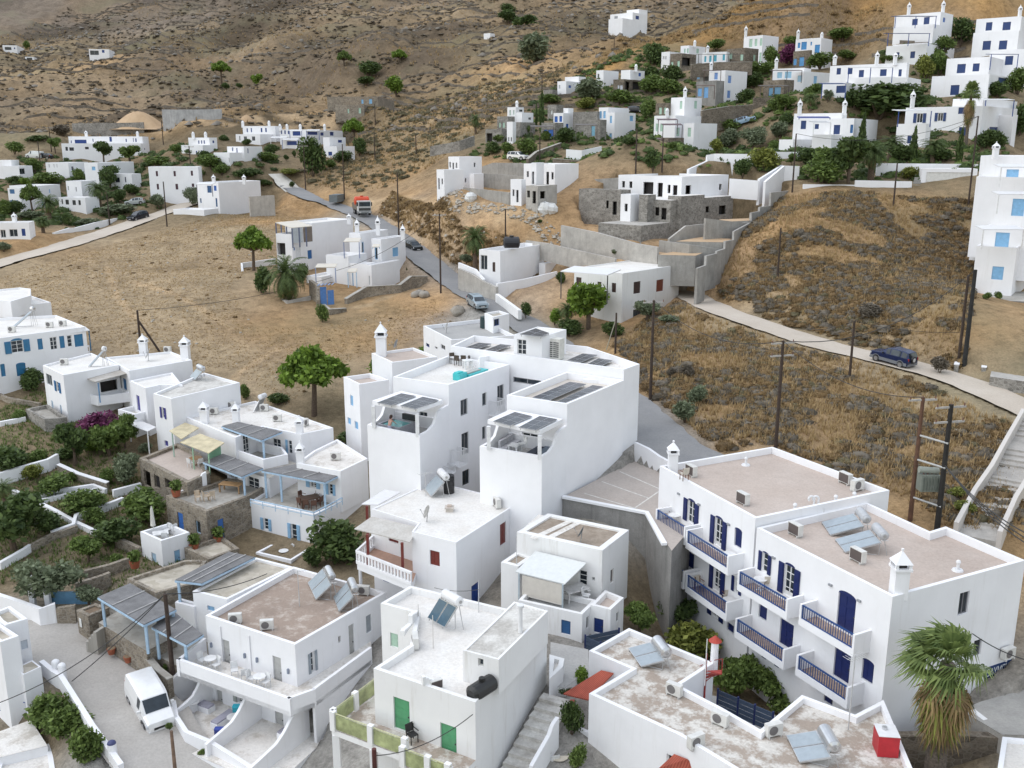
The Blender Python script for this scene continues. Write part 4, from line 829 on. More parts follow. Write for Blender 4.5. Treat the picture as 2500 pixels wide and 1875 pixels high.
def cu9(name,W,rng,rmin,rmax,mat,leaf,nl,hk=.7,kind='stuff',label=None,cat=None,dome=True):
 n_=len(W);R=rmin+(rmax-rmin)*rng.random(n_)**1.8;Z=surf(W[:,0],W[:,1]);dd=rng.normal(size=(n_,nl,3));dd/=np.linalg.norm(dd,axis=2)[:,:,None];dd[:,:,2]=np.abs(dd[:,:,2])*1.0-.12;rr=(.80 if dome else .55)+(.34 if dome else .5)*rng.random((n_,nl,1));ctr=np.stack([W[:,0],W[:,1],Z],1)[:,None];sc3=np.stack([R*(.8+.5*rng.random(n_)),R*(.8+.5*rng.random(n_)),R*hk*(.8+.4*rng.random(n_))],1)[:,None]
 C=(ctr+dd*rr*sc3).reshape(-1,3);V,F=quads_from(C,np.repeat(R*leaf,nl),rng,0,.7);F=np.concatenate([F[:,[0,1,2]],F[:,[0,2,3]]])
 if dome:
  ns=8;rows=[(-.15,1.0),(.35,.93),(.72,.66)];an=np.arange(ns)*2*np.pi/ns;base=[(r*np.cos(a0+q0*.4),r*np.sin(a0+q0*.4),z)for q0,(z,r)in enumerate(rows)for a0 in an]+[(0,0,.95)]
  B=np.array(base)[None]*(.78+.4*rng.random((n_,3*ns+1,1)))*sc3*.84+ctr;t_=[]
  for q0 in range(2):
   for t in range(ns):a0=q0*ns+t;b0=q0*ns+(t+1)%ns;t_+=[(a0,b0,b0+ns),(a0,b0+ns,a0+ns)]
  for t in range(ns):t_.append((2*ns+t,2*ns+(t+1)%ns,3*ns))
  FB=(np.array(t_)[None]+(3*ns+1)*np.arange(n_)[:,None,None]).reshape(-1,3)+len(V);V=np.concatenate([V,B.reshape(-1,3)]);F=np.concatenate([F,FB])
 ob=npmesh(name,V,F,mat,smooth=dome);return tag(ob,label,cat,None,kind)
def tufts(name,W,rng,hgt,mat,nb=5,wid=.05):
 n_=len(W);Z=surf(W[:,0],W[:,1]);an=rng.random((n_,nb))*6.28;h0=hgt*(.5+rng.random((n_,nb)));lean=.25+.5*rng.random((n_,nb));base=np.stack([W[:,0],W[:,1],Z-.03],1)[:,None];dx=np.stack([np.cos(an),np.sin(an),0*an],2);sd=np.stack([-np.sin(an),np.cos(an),0*an],2)*wid
 b0=base+dx*.12*rng.random((n_,nb,1));tip=b0+dx*(h0*lean)[:,:,None]+np.array([0,0,1.0])*(h0)[:,:,None];V=np.stack([b0-sd,b0+sd,tip],2).reshape(-1,3);F=np.arange(len(V)).reshape(-1,3);ob=npmesh(name,V,F,mat);return tag(ob,None,None,None,'stuff')
def raypts(region,cnt,rng,persp=True):
 us=[p[0]for p in region];vs=[p[1]for p in region];PU=rng.uniform(min(us),max(us),cnt*4);PV=rng.uniform(min(vs),max(vs),cnt*4);ins=inpoly(PU,PV,region);PU=PU[ins][:cnt];PV=PV[ins][:cnt];return PU,PV
def grpts(region,cnt,rng):
 0
 W=[GR(p)for p in region];xs=[x[0]for x in W];ys=[x[1]for x in W];out=np.empty((0,2));P2=[(x[0],x[1])for x in W];n_=0
 while len(out)<cnt and n_<40:
  Q=np.stack([rng.uniform(min(xs),max(xs),cnt*2),rng.uniform(min(ys),max(ys),cnt*2)],1);Q=Q[inpoly(Q[:,0],Q[:,1],P2)];w0,_=roadfit(Q[:,0],Q[:,1],.6);Q=Q[w0<=0]
  for poly,z0 in PADS:Q=Q[~inpoly(Q[:,0],Q[:,1],poly)]
  out=np.concatenate([out,Q]);n_+=1
 return out[:cnt]
def rocks(name,W,rng,rmin,rmax,mat,kind='stuff'):
 n_=len(W);R=rmin+(rmax-rmin)*rng.random(n_)**2.2;Z=surf(W[:,0],W[:,1]);base=np.array([(1,0,0),(-1,0,0),(0,1,0),(0,-1,0),(0,0,1),(.6,.6,.5),(-.6,.6,.55),(-.6,-.6,.5),(.6,-.6,.55)],float);V=base[None]*(.7+.6*rng.random((n_,9,1)))*R[:,None,None]*np.array([1,1,.8]);V=V+np.stack([W[:,0],W[:,1],Z-R*.1],1)[:,None]
 tri=np.array([(0,5,8),(0,2,5),(2,6,5),(2,1,6),(1,7,6),(1,3,7),(3,8,7),(3,0,8),(4,8,5),(4,5,6),(4,6,7),(4,7,8)]);F=(tri[None]+9*np.arange(n_)[:,None,None]).reshape(-1,3);ob=npmesh(name,V.reshape(-1,3),F,mat);return tag(ob,None,None,None,kind)
def mk_car(kind='hatch',col=(.5,.5,.5),lower=None):
 0
 P={'van':[(-2.15,.38,.62,.66,.70,.55),(-2.05,.25,.86,.92,.84,.72),(-1.35,.22,1.02,1.14,.90,.76),(-.72,.22,1.08,1.80,.91,.78),(-.3,.22,1.1,1.88,.92,.80),(1.2,.22,1.1,1.88,.92,.80),(2.05,.25,1.1,1.84,.91,.79),(2.16,.32,1.05,1.72,.89,.78)],'suv':[(-2.12,.42,.72,.76,.72,.58),(-2.02,.30,.92,.97,.84,.74),(-1.0,.28,1.02,1.07,.89,.78),(-.35,.28,1.05,1.60,.90,.72),(.1,.28,1.06,1.70,.90,.72),(1.3,.28,1.08,1.70,.90,.72),(1.9,.30,1.08,1.60,.89,.70),(2.1,.40,1.02,1.10,.86,.72)],'wagon':[(-2.3,.40,.66,.70,.72,.58),(-2.2,.26,.84,.90,.84,.74),(-1.15,.24,.94,1.0,.88,.78),(-.45,.24,.97,1.45,.89,.68),(.05,.24,.98,1.56,.89,.68),(1.5,.24,1.0,1.56,.89,.68),(2.05,.26,1.0,1.44,.87,.67),(2.25,.36,.94,1.0,.84,.70)],'hatch':[(-2.0,.38,.62,.66,.70,.56),(-1.9,.24,.80,.86,.82,.72),(-1.05,.22,.90,.96,.86,.74),(-.35,.22,.93,1.38,.87,.64),(.2,.22,.94,1.46,.87,.64),(1.0,.22,.96,1.44,.87,.64),(1.75,.24,.96,1.2,.85,.66),(1.98,.34,.88,.94,.82,.68)]}[kind]
 rt=th9({'van':'parked_van','suv':'parked_car','wagon':'parked_car','hatch':'parked_car'}[kind],'x','van' if kind=='van' else 'car');mb=MB();rings=[]
 for y,zb,zm,zt,w0,w1 in P:
  c0=w0*.97;rings.append([(-c0,y,zb),(-w0,y,(zb+zm)/2),(-w0*.985,y,zm),(-w1,y,zt-.05*(zt-zm)),(-w1*.8,y,zt),(w1*.8,y,zt),(w1,y,zt-.05*(zt-zm)),(w0*.985,y,zm),(w0,y,(zb+zm)/2),(c0,y,zb)])
 nR=10
 for A,B in zip(rings[:-1],rings[1:]):
  for t in range(nR-1):mb.quad(A[t],A[t+1],B[t+1],B[t])
  mb.quad(A[nR-1],A[0],B[0],B[nR-1])
 mb.quad(*rings[0][::-1]);mb.quad(*rings[-1]);body=mb.b('body',pa(col,.22,.04,.15),rt,True)
 me=body.data
 try:
  md=body.modifiers.new('edge','BEVEL');md.width=.03;md.segments=2;md.limit_method='ANGLE';md.angle_limit=M9.radians(35)
 except Exception:pass
 gm=GLASS
 def lerp(A,B,t):return V3(A)*(1-t)+V3(B)*t
 ws=3 if kind=='van' else 3;A,B=rings[ws-1],rings[ws]
 wb=MB();q_=[V3(A[3])*1,V3(A[6]),V3(B[6]),V3(B[3])];ct=sum(q_,V3())/4
 up=(q_[1]-q_[0]).cross(q_[2]-q_[1]).normalized()
 if up.z<0:up=-up
 sh=[lerp(x,ct,.09)+up*.03 for x in q_];wb.quad(*fixn(sh,up));wb.b('windshield',gm,rt)
 spans={'van':[(3,4)],'suv':[(3,4),(4,5),(5,6)],'wagon':[(3,4),(4,5),(5,6)],'hatch':[(3,4),(4,5),(5,6)]}[kind]
 for i0,i1 in spans:
  for sg in(0,1):
   A,B=rings[i0],rings[i1];ia,ib=(2,3)if sg==0 else(7,6);q_=[V3(A[ia]),V3(B[ia]),V3(B[ib]),V3(A[ib])];ct=sum(q_,V3())/4;nr=V3((-1 if sg==0 else 1,0,.25)).normalized();sh=[lerp(x,ct,.14)+nr*.025 for x in q_];wb=MB();wb.quad(*fixn(sh,nr));wb.b('side_window',gm,rt)
 A,B=rings[-2],rings[-1]
 if kind!='van':
  q_=[V3(A[3]),V3(A[6]),V3(B[6]),V3(B[3])];ct=sum(q_,V3())/4;nr=V3((0,1,.6)).normalized();wb=MB();wb.quad(*fixn([lerp(x,ct,.1)+nr*.03 for x in q_],nr));wb.b('rear_window',gm,rt)
 else:
  for sg in(-1,1):
   wb=MB();nr=V3((0,1,0));wb.quad(*fixn([V3((sg*.1,2.19,1.15)),V3((sg*.7,2.19,1.15)),V3((sg*.66,2.14,1.62)),V3((sg*.1,2.14,1.62))],nr));wb.b('rear_window',gm,rt)
 wr=.33 if kind!='suv' else .36;y0,y1=(-1.32,1.32)if kind!='wagon' else(-1.42,1.38);wm=.90 if kind in('van','suv')else .87
 for y in(y0,y1):
  for sg in(-1,1):
   tb=MB();tb.t((sg*(wm-.17),y,wr),(sg*(wm+.02),y,wr),wr,wr,20);w_=tb.b('wheel',BLACKP,rt);rb=MB();rb.t((sg*(wm+.0),y,wr),(sg*(wm+.035),y,wr),wr*.62,wr*.58,14);rb.b('rim',pa((.33,.33,.34),.35,.1,.6),w_)
   ab=MB();n_=12
   for t in range(n_):
    a0,a1=M9.pi*t/n_,M9.pi*(t+1)/n_;R0,R1=wr+.015,wr+.085;zc=wr
    ab.quad(*fixn([V3((sg*(wm+.012),y+R0*M9.cos(a0),zc+R0*M9.sin(a0))),V3((sg*(wm+.012),y+R1*M9.cos(a0),zc+R1*M9.sin(a0))),V3((sg*(wm+.012),y+R1*M9.cos(a1),zc+R1*M9.sin(a1))),V3((sg*(wm+.012),y+R0*M9.cos(a1),zc+R0*M9.sin(a1)))],V3((sg,0,0))))
   ab.b('wheel_arch',pa(lower or(.05,.05,.055),.6),rt)
 fy=P[0][0]
 for sg in(-1,1):
  hb=MB();hb.p((sg*.78-.13,fy+.06,P[1][2]-.2),(.26,0,0),(0,.14,.04),(0,.03,.16));hb.b('headlight',pa((.55,.57,.6),.1,.05),rt)
  lb=MB();yy=P[-1][0];lb.box(sg*.78-.07,sg*.78+.07,yy-.09,yy+.02,.85 if kind!='van' else .95,1.1 if kind!='van' else 1.35);lb.b('tail_light',pa((.35,.02,.02),.2,.05),rt)
  mm=MB();zz=P[3][2];yy=P[2][0]+.35;mm.box(sg*.93-.02 if sg>0 else-1.1,1.1 if sg>0 else-.91,yy,yy+.1,zz,zz+.16);mm.b('mirror',pa(col if kind!='suv' else DARK,.4),rt)
 gb=MB();gb.box(-.5,.5,fy-.01,fy+.12,P[0][1]+.10,P[0][1]+.26);gb.b('grille',BLACKP,rt);bb_=MB();bb_.box(-.26,.26,fy-.035,fy-.012,P[0][1]+.02,P[0][1]+.12);bb_.b('number_plate',pa((.7,.7,.7),.4,.02),rt)
 bb_=MB();bb_.box(-.80,.80,fy+.0,fy+.2,P[0][1]-.12,P[0][1]+.03);bb_.box(-.82,.82,P[-1][0]-.15,P[-1][0]+.04,.3,.55);bb_.b('bumper',pa(lower or tuple(x*.9 for x in col),.4,.05),rt)
 if lower:
  for sg in(-1,1):sb=MB();sb.box(sg*.905-.015,sg*.905+.015,-2.0,2.0,.32,.62);sb.b('side_cladding',pa(lower,.5,.05),rt)
 if kind=='suv' and col[2]>.06 and col[0]<.1:
  sb=MB();sb.t((.12,2.1,.95),(.12,2.30,.95),.34,.34,20);sp=sb.b('spare_wheel',BLACKP,rt);sb=MB();sb.t((.12,2.3,.95),(.12,2.32,.95),.2,.2,14);sb.b('rim',pa((.6,.6,.6),.4),sp)
 return rt
def car(kind,col,p,head,label,lower=None,scale=1.0,group=None,z=None):
 0
 B=G(p,z)if z is not None else GR(p);ob=mk_car(kind,col,lower);ob.location=(B[0],B[1],B[2]);e_=1.6;th=M9.radians(head);dx,dy=M9.cos(th),M9.sin(th)
 w0,zr=roadfit(np.array([B[0]+dx*e_,B[0]-dx*e_]),np.array([B[1]+dy*e_,B[1]-dy*e_]),3.0)
 zz=[(zr[q_]if w0[q_]>0 else ground(B[0]+(dx if q_==0 else-dx)*e_,B[1]+(dy if q_==0 else-dy)*e_))for q_ in(0,1)];pt=M9.atan2(zz[0]-zz[1],2*e_)
 if z is None:ob.location.z=(zz[0]+zz[1])/2+.03
 ob.rotation_mode='ZYX' if False else 'XYZ';from mathutils import Matrix
 M=Matrix.Rotation(th+M9.pi/2,3,'Z')@Matrix.Rotation(-pt,3,'X');ob.rotation_euler=M.to_euler();ob.scale=(scale,)*3;ob['label']=label
 if group:ob['group']=group
 return ob
ASPH=patchy('worn_asphalt',(.225,.225,.23),(.29,.285,.28),(.17,.17,.175),.25,.35,.7,dark=.5);STREET=patchy('cracked_concrete_street',(.40,.375,.345),(.47,.445,.415),(.27,.255,.235),.3,.35,.65,dark=.6);PALE=patchy('pale_concrete_road',(.50,.435,.36),(.56,.495,.42),(.40,.33,.26),.3,.35,.65,dark=.5)
road('street',[(610,2050),(500,1955),(417,1869),(345,1760),(285,1672),(215,1612),(160,1568),(128,1535),(125,1505)],[2.9,2.5],STREET)
MAIN=road('asphalt_road',[(1850,1185),(1760,1140),(1672,1098),(1612,1062),(1564,1015),(1490,950),(1400,880),(1290,797),(1200,742),(1106,686),(1030,626),(960,571),(890,528),(820,503),(760,482),(722,466),(700,452)],[2.5,2.3],ASPH)
road('hillside_road',[(2680,1070),(2560,1022),(2500,996),(2387,943),(2267,903),(2146,872),(2026,846),(1935,817),(1875,799),(1759,754),(1690,727),(1655,712)],2.1,PALE)
road('valley_road',[(-60,662),(0,641),(145,601),(241,572),(337,540),(434,506),(500,482)],[2.6,2.4],PALE)
road('driveway',[(722,470),(700,452),(688,436),(672,424)],2.2,patchy('white_driveway',(.58,.55,.50),(.66,.63,.58),(.46,.43,.39)))
for pp,hw in(([(883,487),(931,504),(1002,540),(1087,577),(1118,588)],1.6),([(820,487),(889,490),(974,487),(1030,492),(1115,498),(1157,507),(1232,520),(1308,525)],1.5),([(259,650),(277,695),(289,728),(313,758),(330,775)],.5),([(540,955),(600,900),(700,840)],.5),([(1030,700),(900,745),(790,760)],.6),([(560,800),(430,720),(330,690)],.5),([(1480,600),(1380,640),(1300,600)],1.5),([(600,300),(680,318),(760,300)],3),([(160,330),(330,315),(560,320)],2.2),([(690,290),(800,300),(900,262)],2.6)):PATHS.append(([GR(x)for x in pp],hw))
HO=House('hotel_building','white hotel with navy doors, shutters and balcony railings and beige flat roof','hotel',wall=WHITE,roof=R_BEIGE)
ZU,ZL=-21.65,-22.2
navy=NAVY
up=HO.k([k(118,290),k(1030,135),k(1980,487),k(895,715)],ZU,-33,[(3,k(349,560),k(398,772),'f',navy,'arch'),(3,k(570,700),k(620,960),'f',navy,'arch'),(3,k(727,795),k(778,965),'c',navy,'arch'),(3,k(182,838),k(222,955),'c',navy),(3,k(322,962),k(392,1136),'d',navy),(3,k(560,1085),k(608,1325),'f',navy),(3,k(728,1185),k(757,1330),'s',navy),(3,k(178,1178),k(206,1258),'s',navy),(3,k(540,1462),k(598,1545),'s',navy),(3,k(665,1550),k(716,1655),'d',navy)],par=.45)
lo=HO.k([k(905,790),e(1010,273),l(2085,1470),l(1440,1195),l(1310,1235),l(800,1000)],ZL,-34,[(0,k(953,985),k(990,1165),'s',navy,'arch'),(0,k(1135,1080),k(1198,1370),'f',navy,'arch'),(0,k(1570,1310),k(1685,1660),'d',navy,'arch'),(0,k(925,1400),k(982,1550),'c',navy),(0,k(1098,1520),k(1190,1790),'d',navy),(0,e(545,672),e(650,985),'d',navy),(0,e(768,775),e(845,985),'c',navy,'arch'),(0,e(455,1060),e(520,1160),'d',navy),(0,k(990,1800),k(1050,1900),'s',navy),(1,e(1557,245),e(1615,403),'w',(.2,.2,.22)),(1,e(1672,630),e(1720,742),'w',(.2,.2,.22)),(1,e(1535,690),e(1560,790),'w',(.2,.2,.22))],par=.45)
fu,fl_,fr_=up[3],lo[0],lo[1]
for fs9 in(up,lo):PADS.append(([(x.P.x,x.P.y)for x in fs9],-29.4))
B1=balcony(HO,fu,k(90,640),k(328,790));B2=balcony(HO,fu,k(335,818),k(680,1020));B5=balcony(HO,fu,k(82,988),k(318,1148));B6=balcony(HO,fu,k(333,1178),k(670,1392))
B3=balcony(HO,fl_,k(755,1133),k(1160,1385));B4=balcony(HO,fl_,e(262,330),e(708,590));B7=balcony(HO,fl_,k(735,1520),e(138,715));B8=balcony(HO,fl_,e(235,738),e(655,1020))
HO.c(k(222,312),ZU-.1,.62,1.75);HO.c(e(1055,235),ZL-.1,.72,2.1)
sb=MB();s0,z1s=fr_.px(e(1765,830));s1,_=fr_.px(e(1968,795));_,zlow=fr_.px(e(1765,925));zlow2=fr_.px(e(1968,875))[1];zt=(z1s+fr_.px(e(1968,795))[1])/2;zb=(zlow+zlow2)/2
fr_.box(sb,s0,s1,zb,zt,.0,.03);sg=sb.b('sign_board',pa((.015,.04,.13),.5),HO.root)
cu=bpy.data.curves.new('sign_letters','FONT');cu.body='ΟΛΥΜΠΙΑ';cu.size=1.0;cu.extrude=.01;tmp=bpy.data.objects.new('sign_letters',cu);COL.objects.link(tmp)
bpy.context.view_layer.update();me=bpy.data.meshes.new_from_object(tmp.evaluated_get(bpy.context.evaluated_depsgraph_get()));bpy.data.objects.remove(tmp)
co=np.empty(len(me.vertices)*3);me.vertices.foreach_get('co',co);co=co.reshape(-1,3);mn,mx=co.min(0),co.max(0);sc_=(s1-s0)*.92/(mx[0]-mn[0]);sz=(zt-zb)*.66/(mx[1]-mn[1])
out=[]
for c_ in co:out.append(fr_.w(s0+(s1-s0)*.04+(c_[0]-mn[0])*sc_,zb+(zt-zb)*.17+(c_[1]-mn[1])*sz,.045+c_[2]*.5))
L0=pl8(HO.root);me.vertices.foreach_set('co',np.array([(x.x-L0.x,x.y-L0.y,x.z-L0.z)for x in out],dtype=np.float32).ravel());me.update();me.materials.clear();me.materials.append(pa((.7,.72,.74),.5));lt=bpy.data.objects.new('sign_letters',me);COL.objects.link(lt);lt.parent=sg
mb=MB()
for fc,pp in((fu,k(275,515)),(fu,k(440,603)),(fu,k(680,762)),(fl_,k(1045,1033)),(fl_,k(1505,1253)),(fl_,e(742,303))):
 s0,z0=fc.px(pp);lb=MB();fc.box(lb,s0-.12,s0+.12,z0-.06,z0+.06,0,.1);lb.b('wall_lamp',pa((.30,.31,.33),.4),HO.root)
for pp in(k(815,285),k(1540,600),k(1690,575),k(1210,668),k(1270,720),e(1535,60)):
 zz=ZU-.45 if pp[0]<2090 and pp[1]<1252 else ZL-.45
 c_=G(pp,zz);vb=MB();vb.t((c_[0],c_[1],zz),(c_[0],c_[1],zz+.08),.32,.28,10);vb.t(c_,(c_[0],c_[1],zz+.45),.09,.09,8);vb.sphere((c_[0],c_[1],zz+.5),.14,n=8);vb.b('roof_vent',WMETAL,HO.root)
for pp in(k(1365,630),k(1400,630),k(1440,720)):
 c_=G(pp,ZU-.45 if pp[0]<2008 else ZL-.45);pts=[V3(c_),V3(c_)+V3((0,0,.6))]+[V3(c_)+V3((-.18+.18*M9.cos(t*M9.pi/4),0,.6+.18*M9.sin(t*M9.pi/4)))for t in range(1,6)];vb=MB();vb.path(pts,.07,8);vb.b('vent_pipe',WMETAL,HO.root)
HW=M9.degrees(M9.atan2(fu.n.y,fu.n.x))
for(pp,zz,an,lb)in((k(372,372),ZU-.45,HW+180,'air conditioner near the far chimney on the hotel roof'),(k(1620,435),ZU-.45,HW+180,'dark backed air conditioner in the far right corner of the hotel roof'),(k(1715,492),ZU-.45,-60,'pale air conditioner in the right corner of the hotel roof behind the step'),(k(790,600),ZU-.45,HW+180,'air conditioner standing alone mid roof on the upper hotel roof'),(k(1215,855),ZL-.45,HW+180,'air conditioner at the near left of the solar heaters on the hotel roof'),(k(1720,1068),ZL-.45,HW+180,'air conditioner right in front of the solar heaters on the hotel roof')):ac(pp,zz,an,lb,1.12)
ht9(k(1425,742),k(1500,850),k(1690,672),ZL-.35,.75,'grey tank solar heater at the back of the pair on the hotel roof',2,'grey')
ht9(k(1535,882),k(1620,990),k(1820,805),ZL-.35,.75,'grey tank solar heater at the front of the pair on the hotel roof',2,'grey')
sx,sz=fr_.px(e(1915,700));pt=fr_.w(sx,sz-.45,.25);place('ac',mk_ac,tuple(pt),M9.atan2(fr_.n.y,fr_.n.x)+M9.pi/2,'air conditioner bracketed on the hotel end wall above the sign')
for pp,z0,lb in((k(235,688),B1[0],'white round table on the top left hotel balcony'),(k(683,1000),B2[0],'white round table on the second top hotel balcony from the left'),(k(935,1205),B3[0],'white round table on the hotel balcony with the cream chair'),(k(680,1372),B6[0],'white round table on the lower hotel balcony')):
 place('rt',mk_table,(*G(pp,z0+.72)[:2],z0+.012),0,lb)
mkw=lambda:mk_chair((.16,.07,.04),True,(.60,.55,.47))
for pp,z0,rz,lb in((k(300,735),B1[0],200,'wooden armchair on the top left hotel balcony right of its table'),(k(165,690),B1[0],60,'wooden armchair on the top left hotel balcony left of its table'),(k(1000,1235),B3[0],160,'cream seated wooden armchair on a middle hotel balcony'),(k(660,1335),B6[0],190,'cream seated wooden armchair on the lower hotel balcony'),(k(440,1245),B6[0],30,'dark wooden armchair at the left of the lower hotel balcony')):
 place('wac',mkw,(*G(pp,z0+.45)[:2],z0+.012),M9.radians(rz),lb)
CB=House('apartment_building','large new white apartment building with solar panels on every roof and two pergola terraces','apartment building',wall=CLEANW,roof=R_WHITE)
ZT,ZW,ZX=-20.8,-18.0,-17.2;GW=(.30,.30,.31)
W2=[G(x,ZW)for x in(i_(455,712),i_(945,785),i_(1410,590),i_(940,522))];W1=[G(x,ZW)for x in(h(660,705),h(1225,785),h(1840,580),h(1215,490))]
f2=CB.k(W2,ZW,-30,[(0,i_(580,1010),i_(705,1120),'s',GW,'noshut')],par=.55,roof=patchy('cream_roof_screed',(.62,.56,.49),(.68,.63,.57),(.5,.44,.38)))
f1=CB.k(W1,ZW,-30,[(1,h(1345,945),h(1420,1080),'w',GW),(1,h(1565,875),h(1610,990),'w',GW),(1,h(1718,800),h(1785,985),'w',GW),(1,h(1355,1285),h(1430,1475),'w',(.2,.2,.2)),(1,h(1565,1215),h(1602,1330),'w',GW),(1,h(1085,1505),h(1165,1650),'w',GW),(1,i_(95,1332),i_(152,1425),'w',(.05,.05,.05)),(0,h(925,1055),h(1010,1195),'w',(.4,.4,.4))],par=.6,roof=R_WHITE)
fx=CB.k([i_(0,315),i_(1405,505),i_(1532,460),i_(1110,318),i_(185,228)],ZX,-30,[(0,i_(505,562),i_(735,642),'w',GW)],par=.55,roof=R_WPATCH)
t2=CB.k([G(i_(235,1125),ZT),G(i_(740,1210),ZT),W2[1],W2[0]],ZT,-31,par=.9,roof=R_GREY);t1=CB.k([G(h(400,1190),ZT),G(h(930,1300),ZT),W1[1],W1[0]],ZT,-31,par=.9,roof=R_GREY)
st=CB.k([i_(512,222),i_(740,242),i_(938,180),i_(705,157)],-15.6,-18,[(0,i_(540,258),i_(614,388),'s',GREYD,'noshut')],par=.06,th=.1)
PG=-19.2
CB.awning([i_(300,945),i_(725,1032),i_(910,938),i_(480,862)],PG,mat=CLEANW,th=.3,posts=[i_(308,965),i_(722,1040)],zfloor=ZT-.1,pcol=PW,name='pergola_roof',pw=.13)
CB.awning([h(450,985),h(905,1068),h(1168,978),h(745,885)],PG,mat=CLEANW,th=.3,posts=[h(462,1000),h(905,1080)],zfloor=ZT-.1,pcol=PW,name='pergola_roof',pw=.13)
for fc,pl in((t2[1],1),(t2[3],0),(t1[1],1),(t1[3],0)):
 L_=fc.L;mb=MB();pts=[(L_*.30,ZT),(L_*.48,ZT+.25),(L_*.62,ZT+1.0),(L_*.75,ZT+1.15),(L_,ZT+1.2),(L_,ZT)]if pl else[(L_*.70,ZT),(L_*.52,ZT+.25),(L_*.38,ZT+1.0),(L_*.25,ZT+1.15),(0,ZT+1.2),(0,ZT)]
 A=[fc.w(x,z,-.002)for x,z in pts];B=[x-fc.n*.22 for x in A];mb.quad(*fixn(A,fc.n));mb.quad(*fixn(B,-fc.n))
 for t in range(len(A)):mb.quad(*fixn([A[t],A[(t+1)%len(A)],B[(t+1)%len(A)],B[t]],V3((0,0,1))))
 mb.b('parapet',CLEANW,CB.root)
def wrail(F_,TL,BR,dep,lab='balcony'):
 s0,zt=F_.px(TL,dep);s1,zb=F_.px(BR,dep);s0,s1=min(s0,s1),max(s0,s1);mb=MB();F_.box(mb,s0,s1,zb-.12,zb,0,dep);ob=mb.b('balcony',CLEANW,CB.root);rb=MB();n_=max(4,int((s1-s0)/.11))
 for t in range(n_+1):xx=s0+.03+(s1-s0-.06)*t/n_;F_.box(rb,xx-.012,xx+.012,zb,zt,dep-.05,dep-.02)
 for xx in(s0,s1-.04):
  for t in range(7):F_.box(rb,xx,xx+.03,zb,zt,dep*t/7,dep*t/7+.03)
  F_.box(rb,xx,xx+.04,zt-.03,zt+.02,0,dep)
 F_.box(rb,s0,s1,zt-.03,zt+.02,dep-.06,dep-.01);rb.b('railing',WMETAL,ob)
wrail(f1[1],h(1712,962),h(1800,1065),.8);wrail(f1[1],h(1342,1465),h(1420,1580),1.0);wrail(f1[1],i_(0,1300),i_(45,1330),.9)
SP='dark solar panels on '
pv([i_(345,922),i_(482,958),i_(662,882),i_(520,847)],PG+.42,2,3,SP+'the left half of the right terrace pergola');pv([i_(550,972),i_(690,995),i_(866,906),i_(722,880)],PG+.42,2,3,SP+'the right half of the right terrace pergola')
pv([h(500,965),h(640,992),h(895,897),h(745,870)],PG+.42,2,3,SP+'the left half of the left terrace pergola');pv([h(735,995),h(885,1030),h(1125,938),h(962,905)],PG+.42,2,3,SP+'the right half of the left terrace pergola')
zz=ZW-.25;pv([i_(662,730),i_(800,752),i_(1100,622),i_(965,603)],zz,2,5,SP+'the right wing roof, the wide row of ten');pv([i_(862,764),i_(930,774),i_(1240,642),i_(1150,630)],zz,1,5,SP+'the right wing roof, the narrow row along the parapet')
zz=ZX-.3;pv([h(1390,408),h(1510,425),h(1660,368),h(1530,358)],zz,2,3,SP+'the back roof, leftmost row beside the stair box');pv([h(1560,448),h(1650,460),h(1860,385),h(1750,372)],zz,2,3,SP+'the back roof, second row left of the stair box');pv([i_(945,428),i_(1050,447),i_(1192,386),i_(1070,374)],zz,2,3,SP+'the back roof right of the heat pump');pv([i_(1110,458),i_(1188,490),i_(1312,430),i_(1200,412)],zz,2,3,SP+'the back roof, rightmost row')
pv([i_(560,218),i_(735,238),i_(800,208),i_(690,170)],-15.35,2,2,SP+'the roof of the small stair box')
hp=th9('heat_pump','large white heat pump with slatted front on the back roof beside the stair box','heat pump',G(i_(850,415),ZX-.5));c_=G(i_(850,415),ZX-.5);F_=f2[0];ex,nn=F_.ex,F_.n;mb=MB();mb.p(V3(c_)-ex*.6-nn*.45,ex*1.2,nn*.9,(0,0,1.75));mb.b('case',pa((.68,.67,.62),.5),hp)
gb=MB()
for r0 in range(8):
 for sg in(0,1):gb.p(V3(c_)-ex*.56+ex*(.58*sg)+nn*.451+V3((0,0,.2+r0*.17)),ex*.5,nn*.01,(0,0,.1))
gb.b('grille',pa((.12,.12,.12)),hp)
zf=ZT-.9;H0=V3(G(h(700,1215),zf+.5));H0.z=zf;ex,nn=t1[0].ex,t1[0].n
ht=th9('hot_tub','grey hot tub with turquoise water and raised black lid on the left terrace','hot tub',tuple(H0));mb=MB()
for a_,b_,c0,d0 in((-1.1,1.1,-1.0,-.85),(-1.1,1.1,.85,1.0),(-1.1,-.95,-.85,.85),(.95,1.1,-.85,.85)):mb.p(H0+ex*a_+nn*c0,ex*(b_-a_),nn*(d0-c0),(0,0,.85))
mb.b('shell',pa((.32,.32,.35),.5),ht);wb=MB();wb.p(H0-ex*.95-nn*.85,ex*1.9,nn*1.7,(0,0,.74));wb.b('water',pa((.16,.42,.42),.05,.1),ht);lb=MB();lb.p(H0-ex*.2-nn*1.15+V3((0,0,.9)),ex*1.4,nn*.25,(0,0,.45));lb.b('lid',BLACKP,ht)
pt=H0+ex*.35+nn*1.25
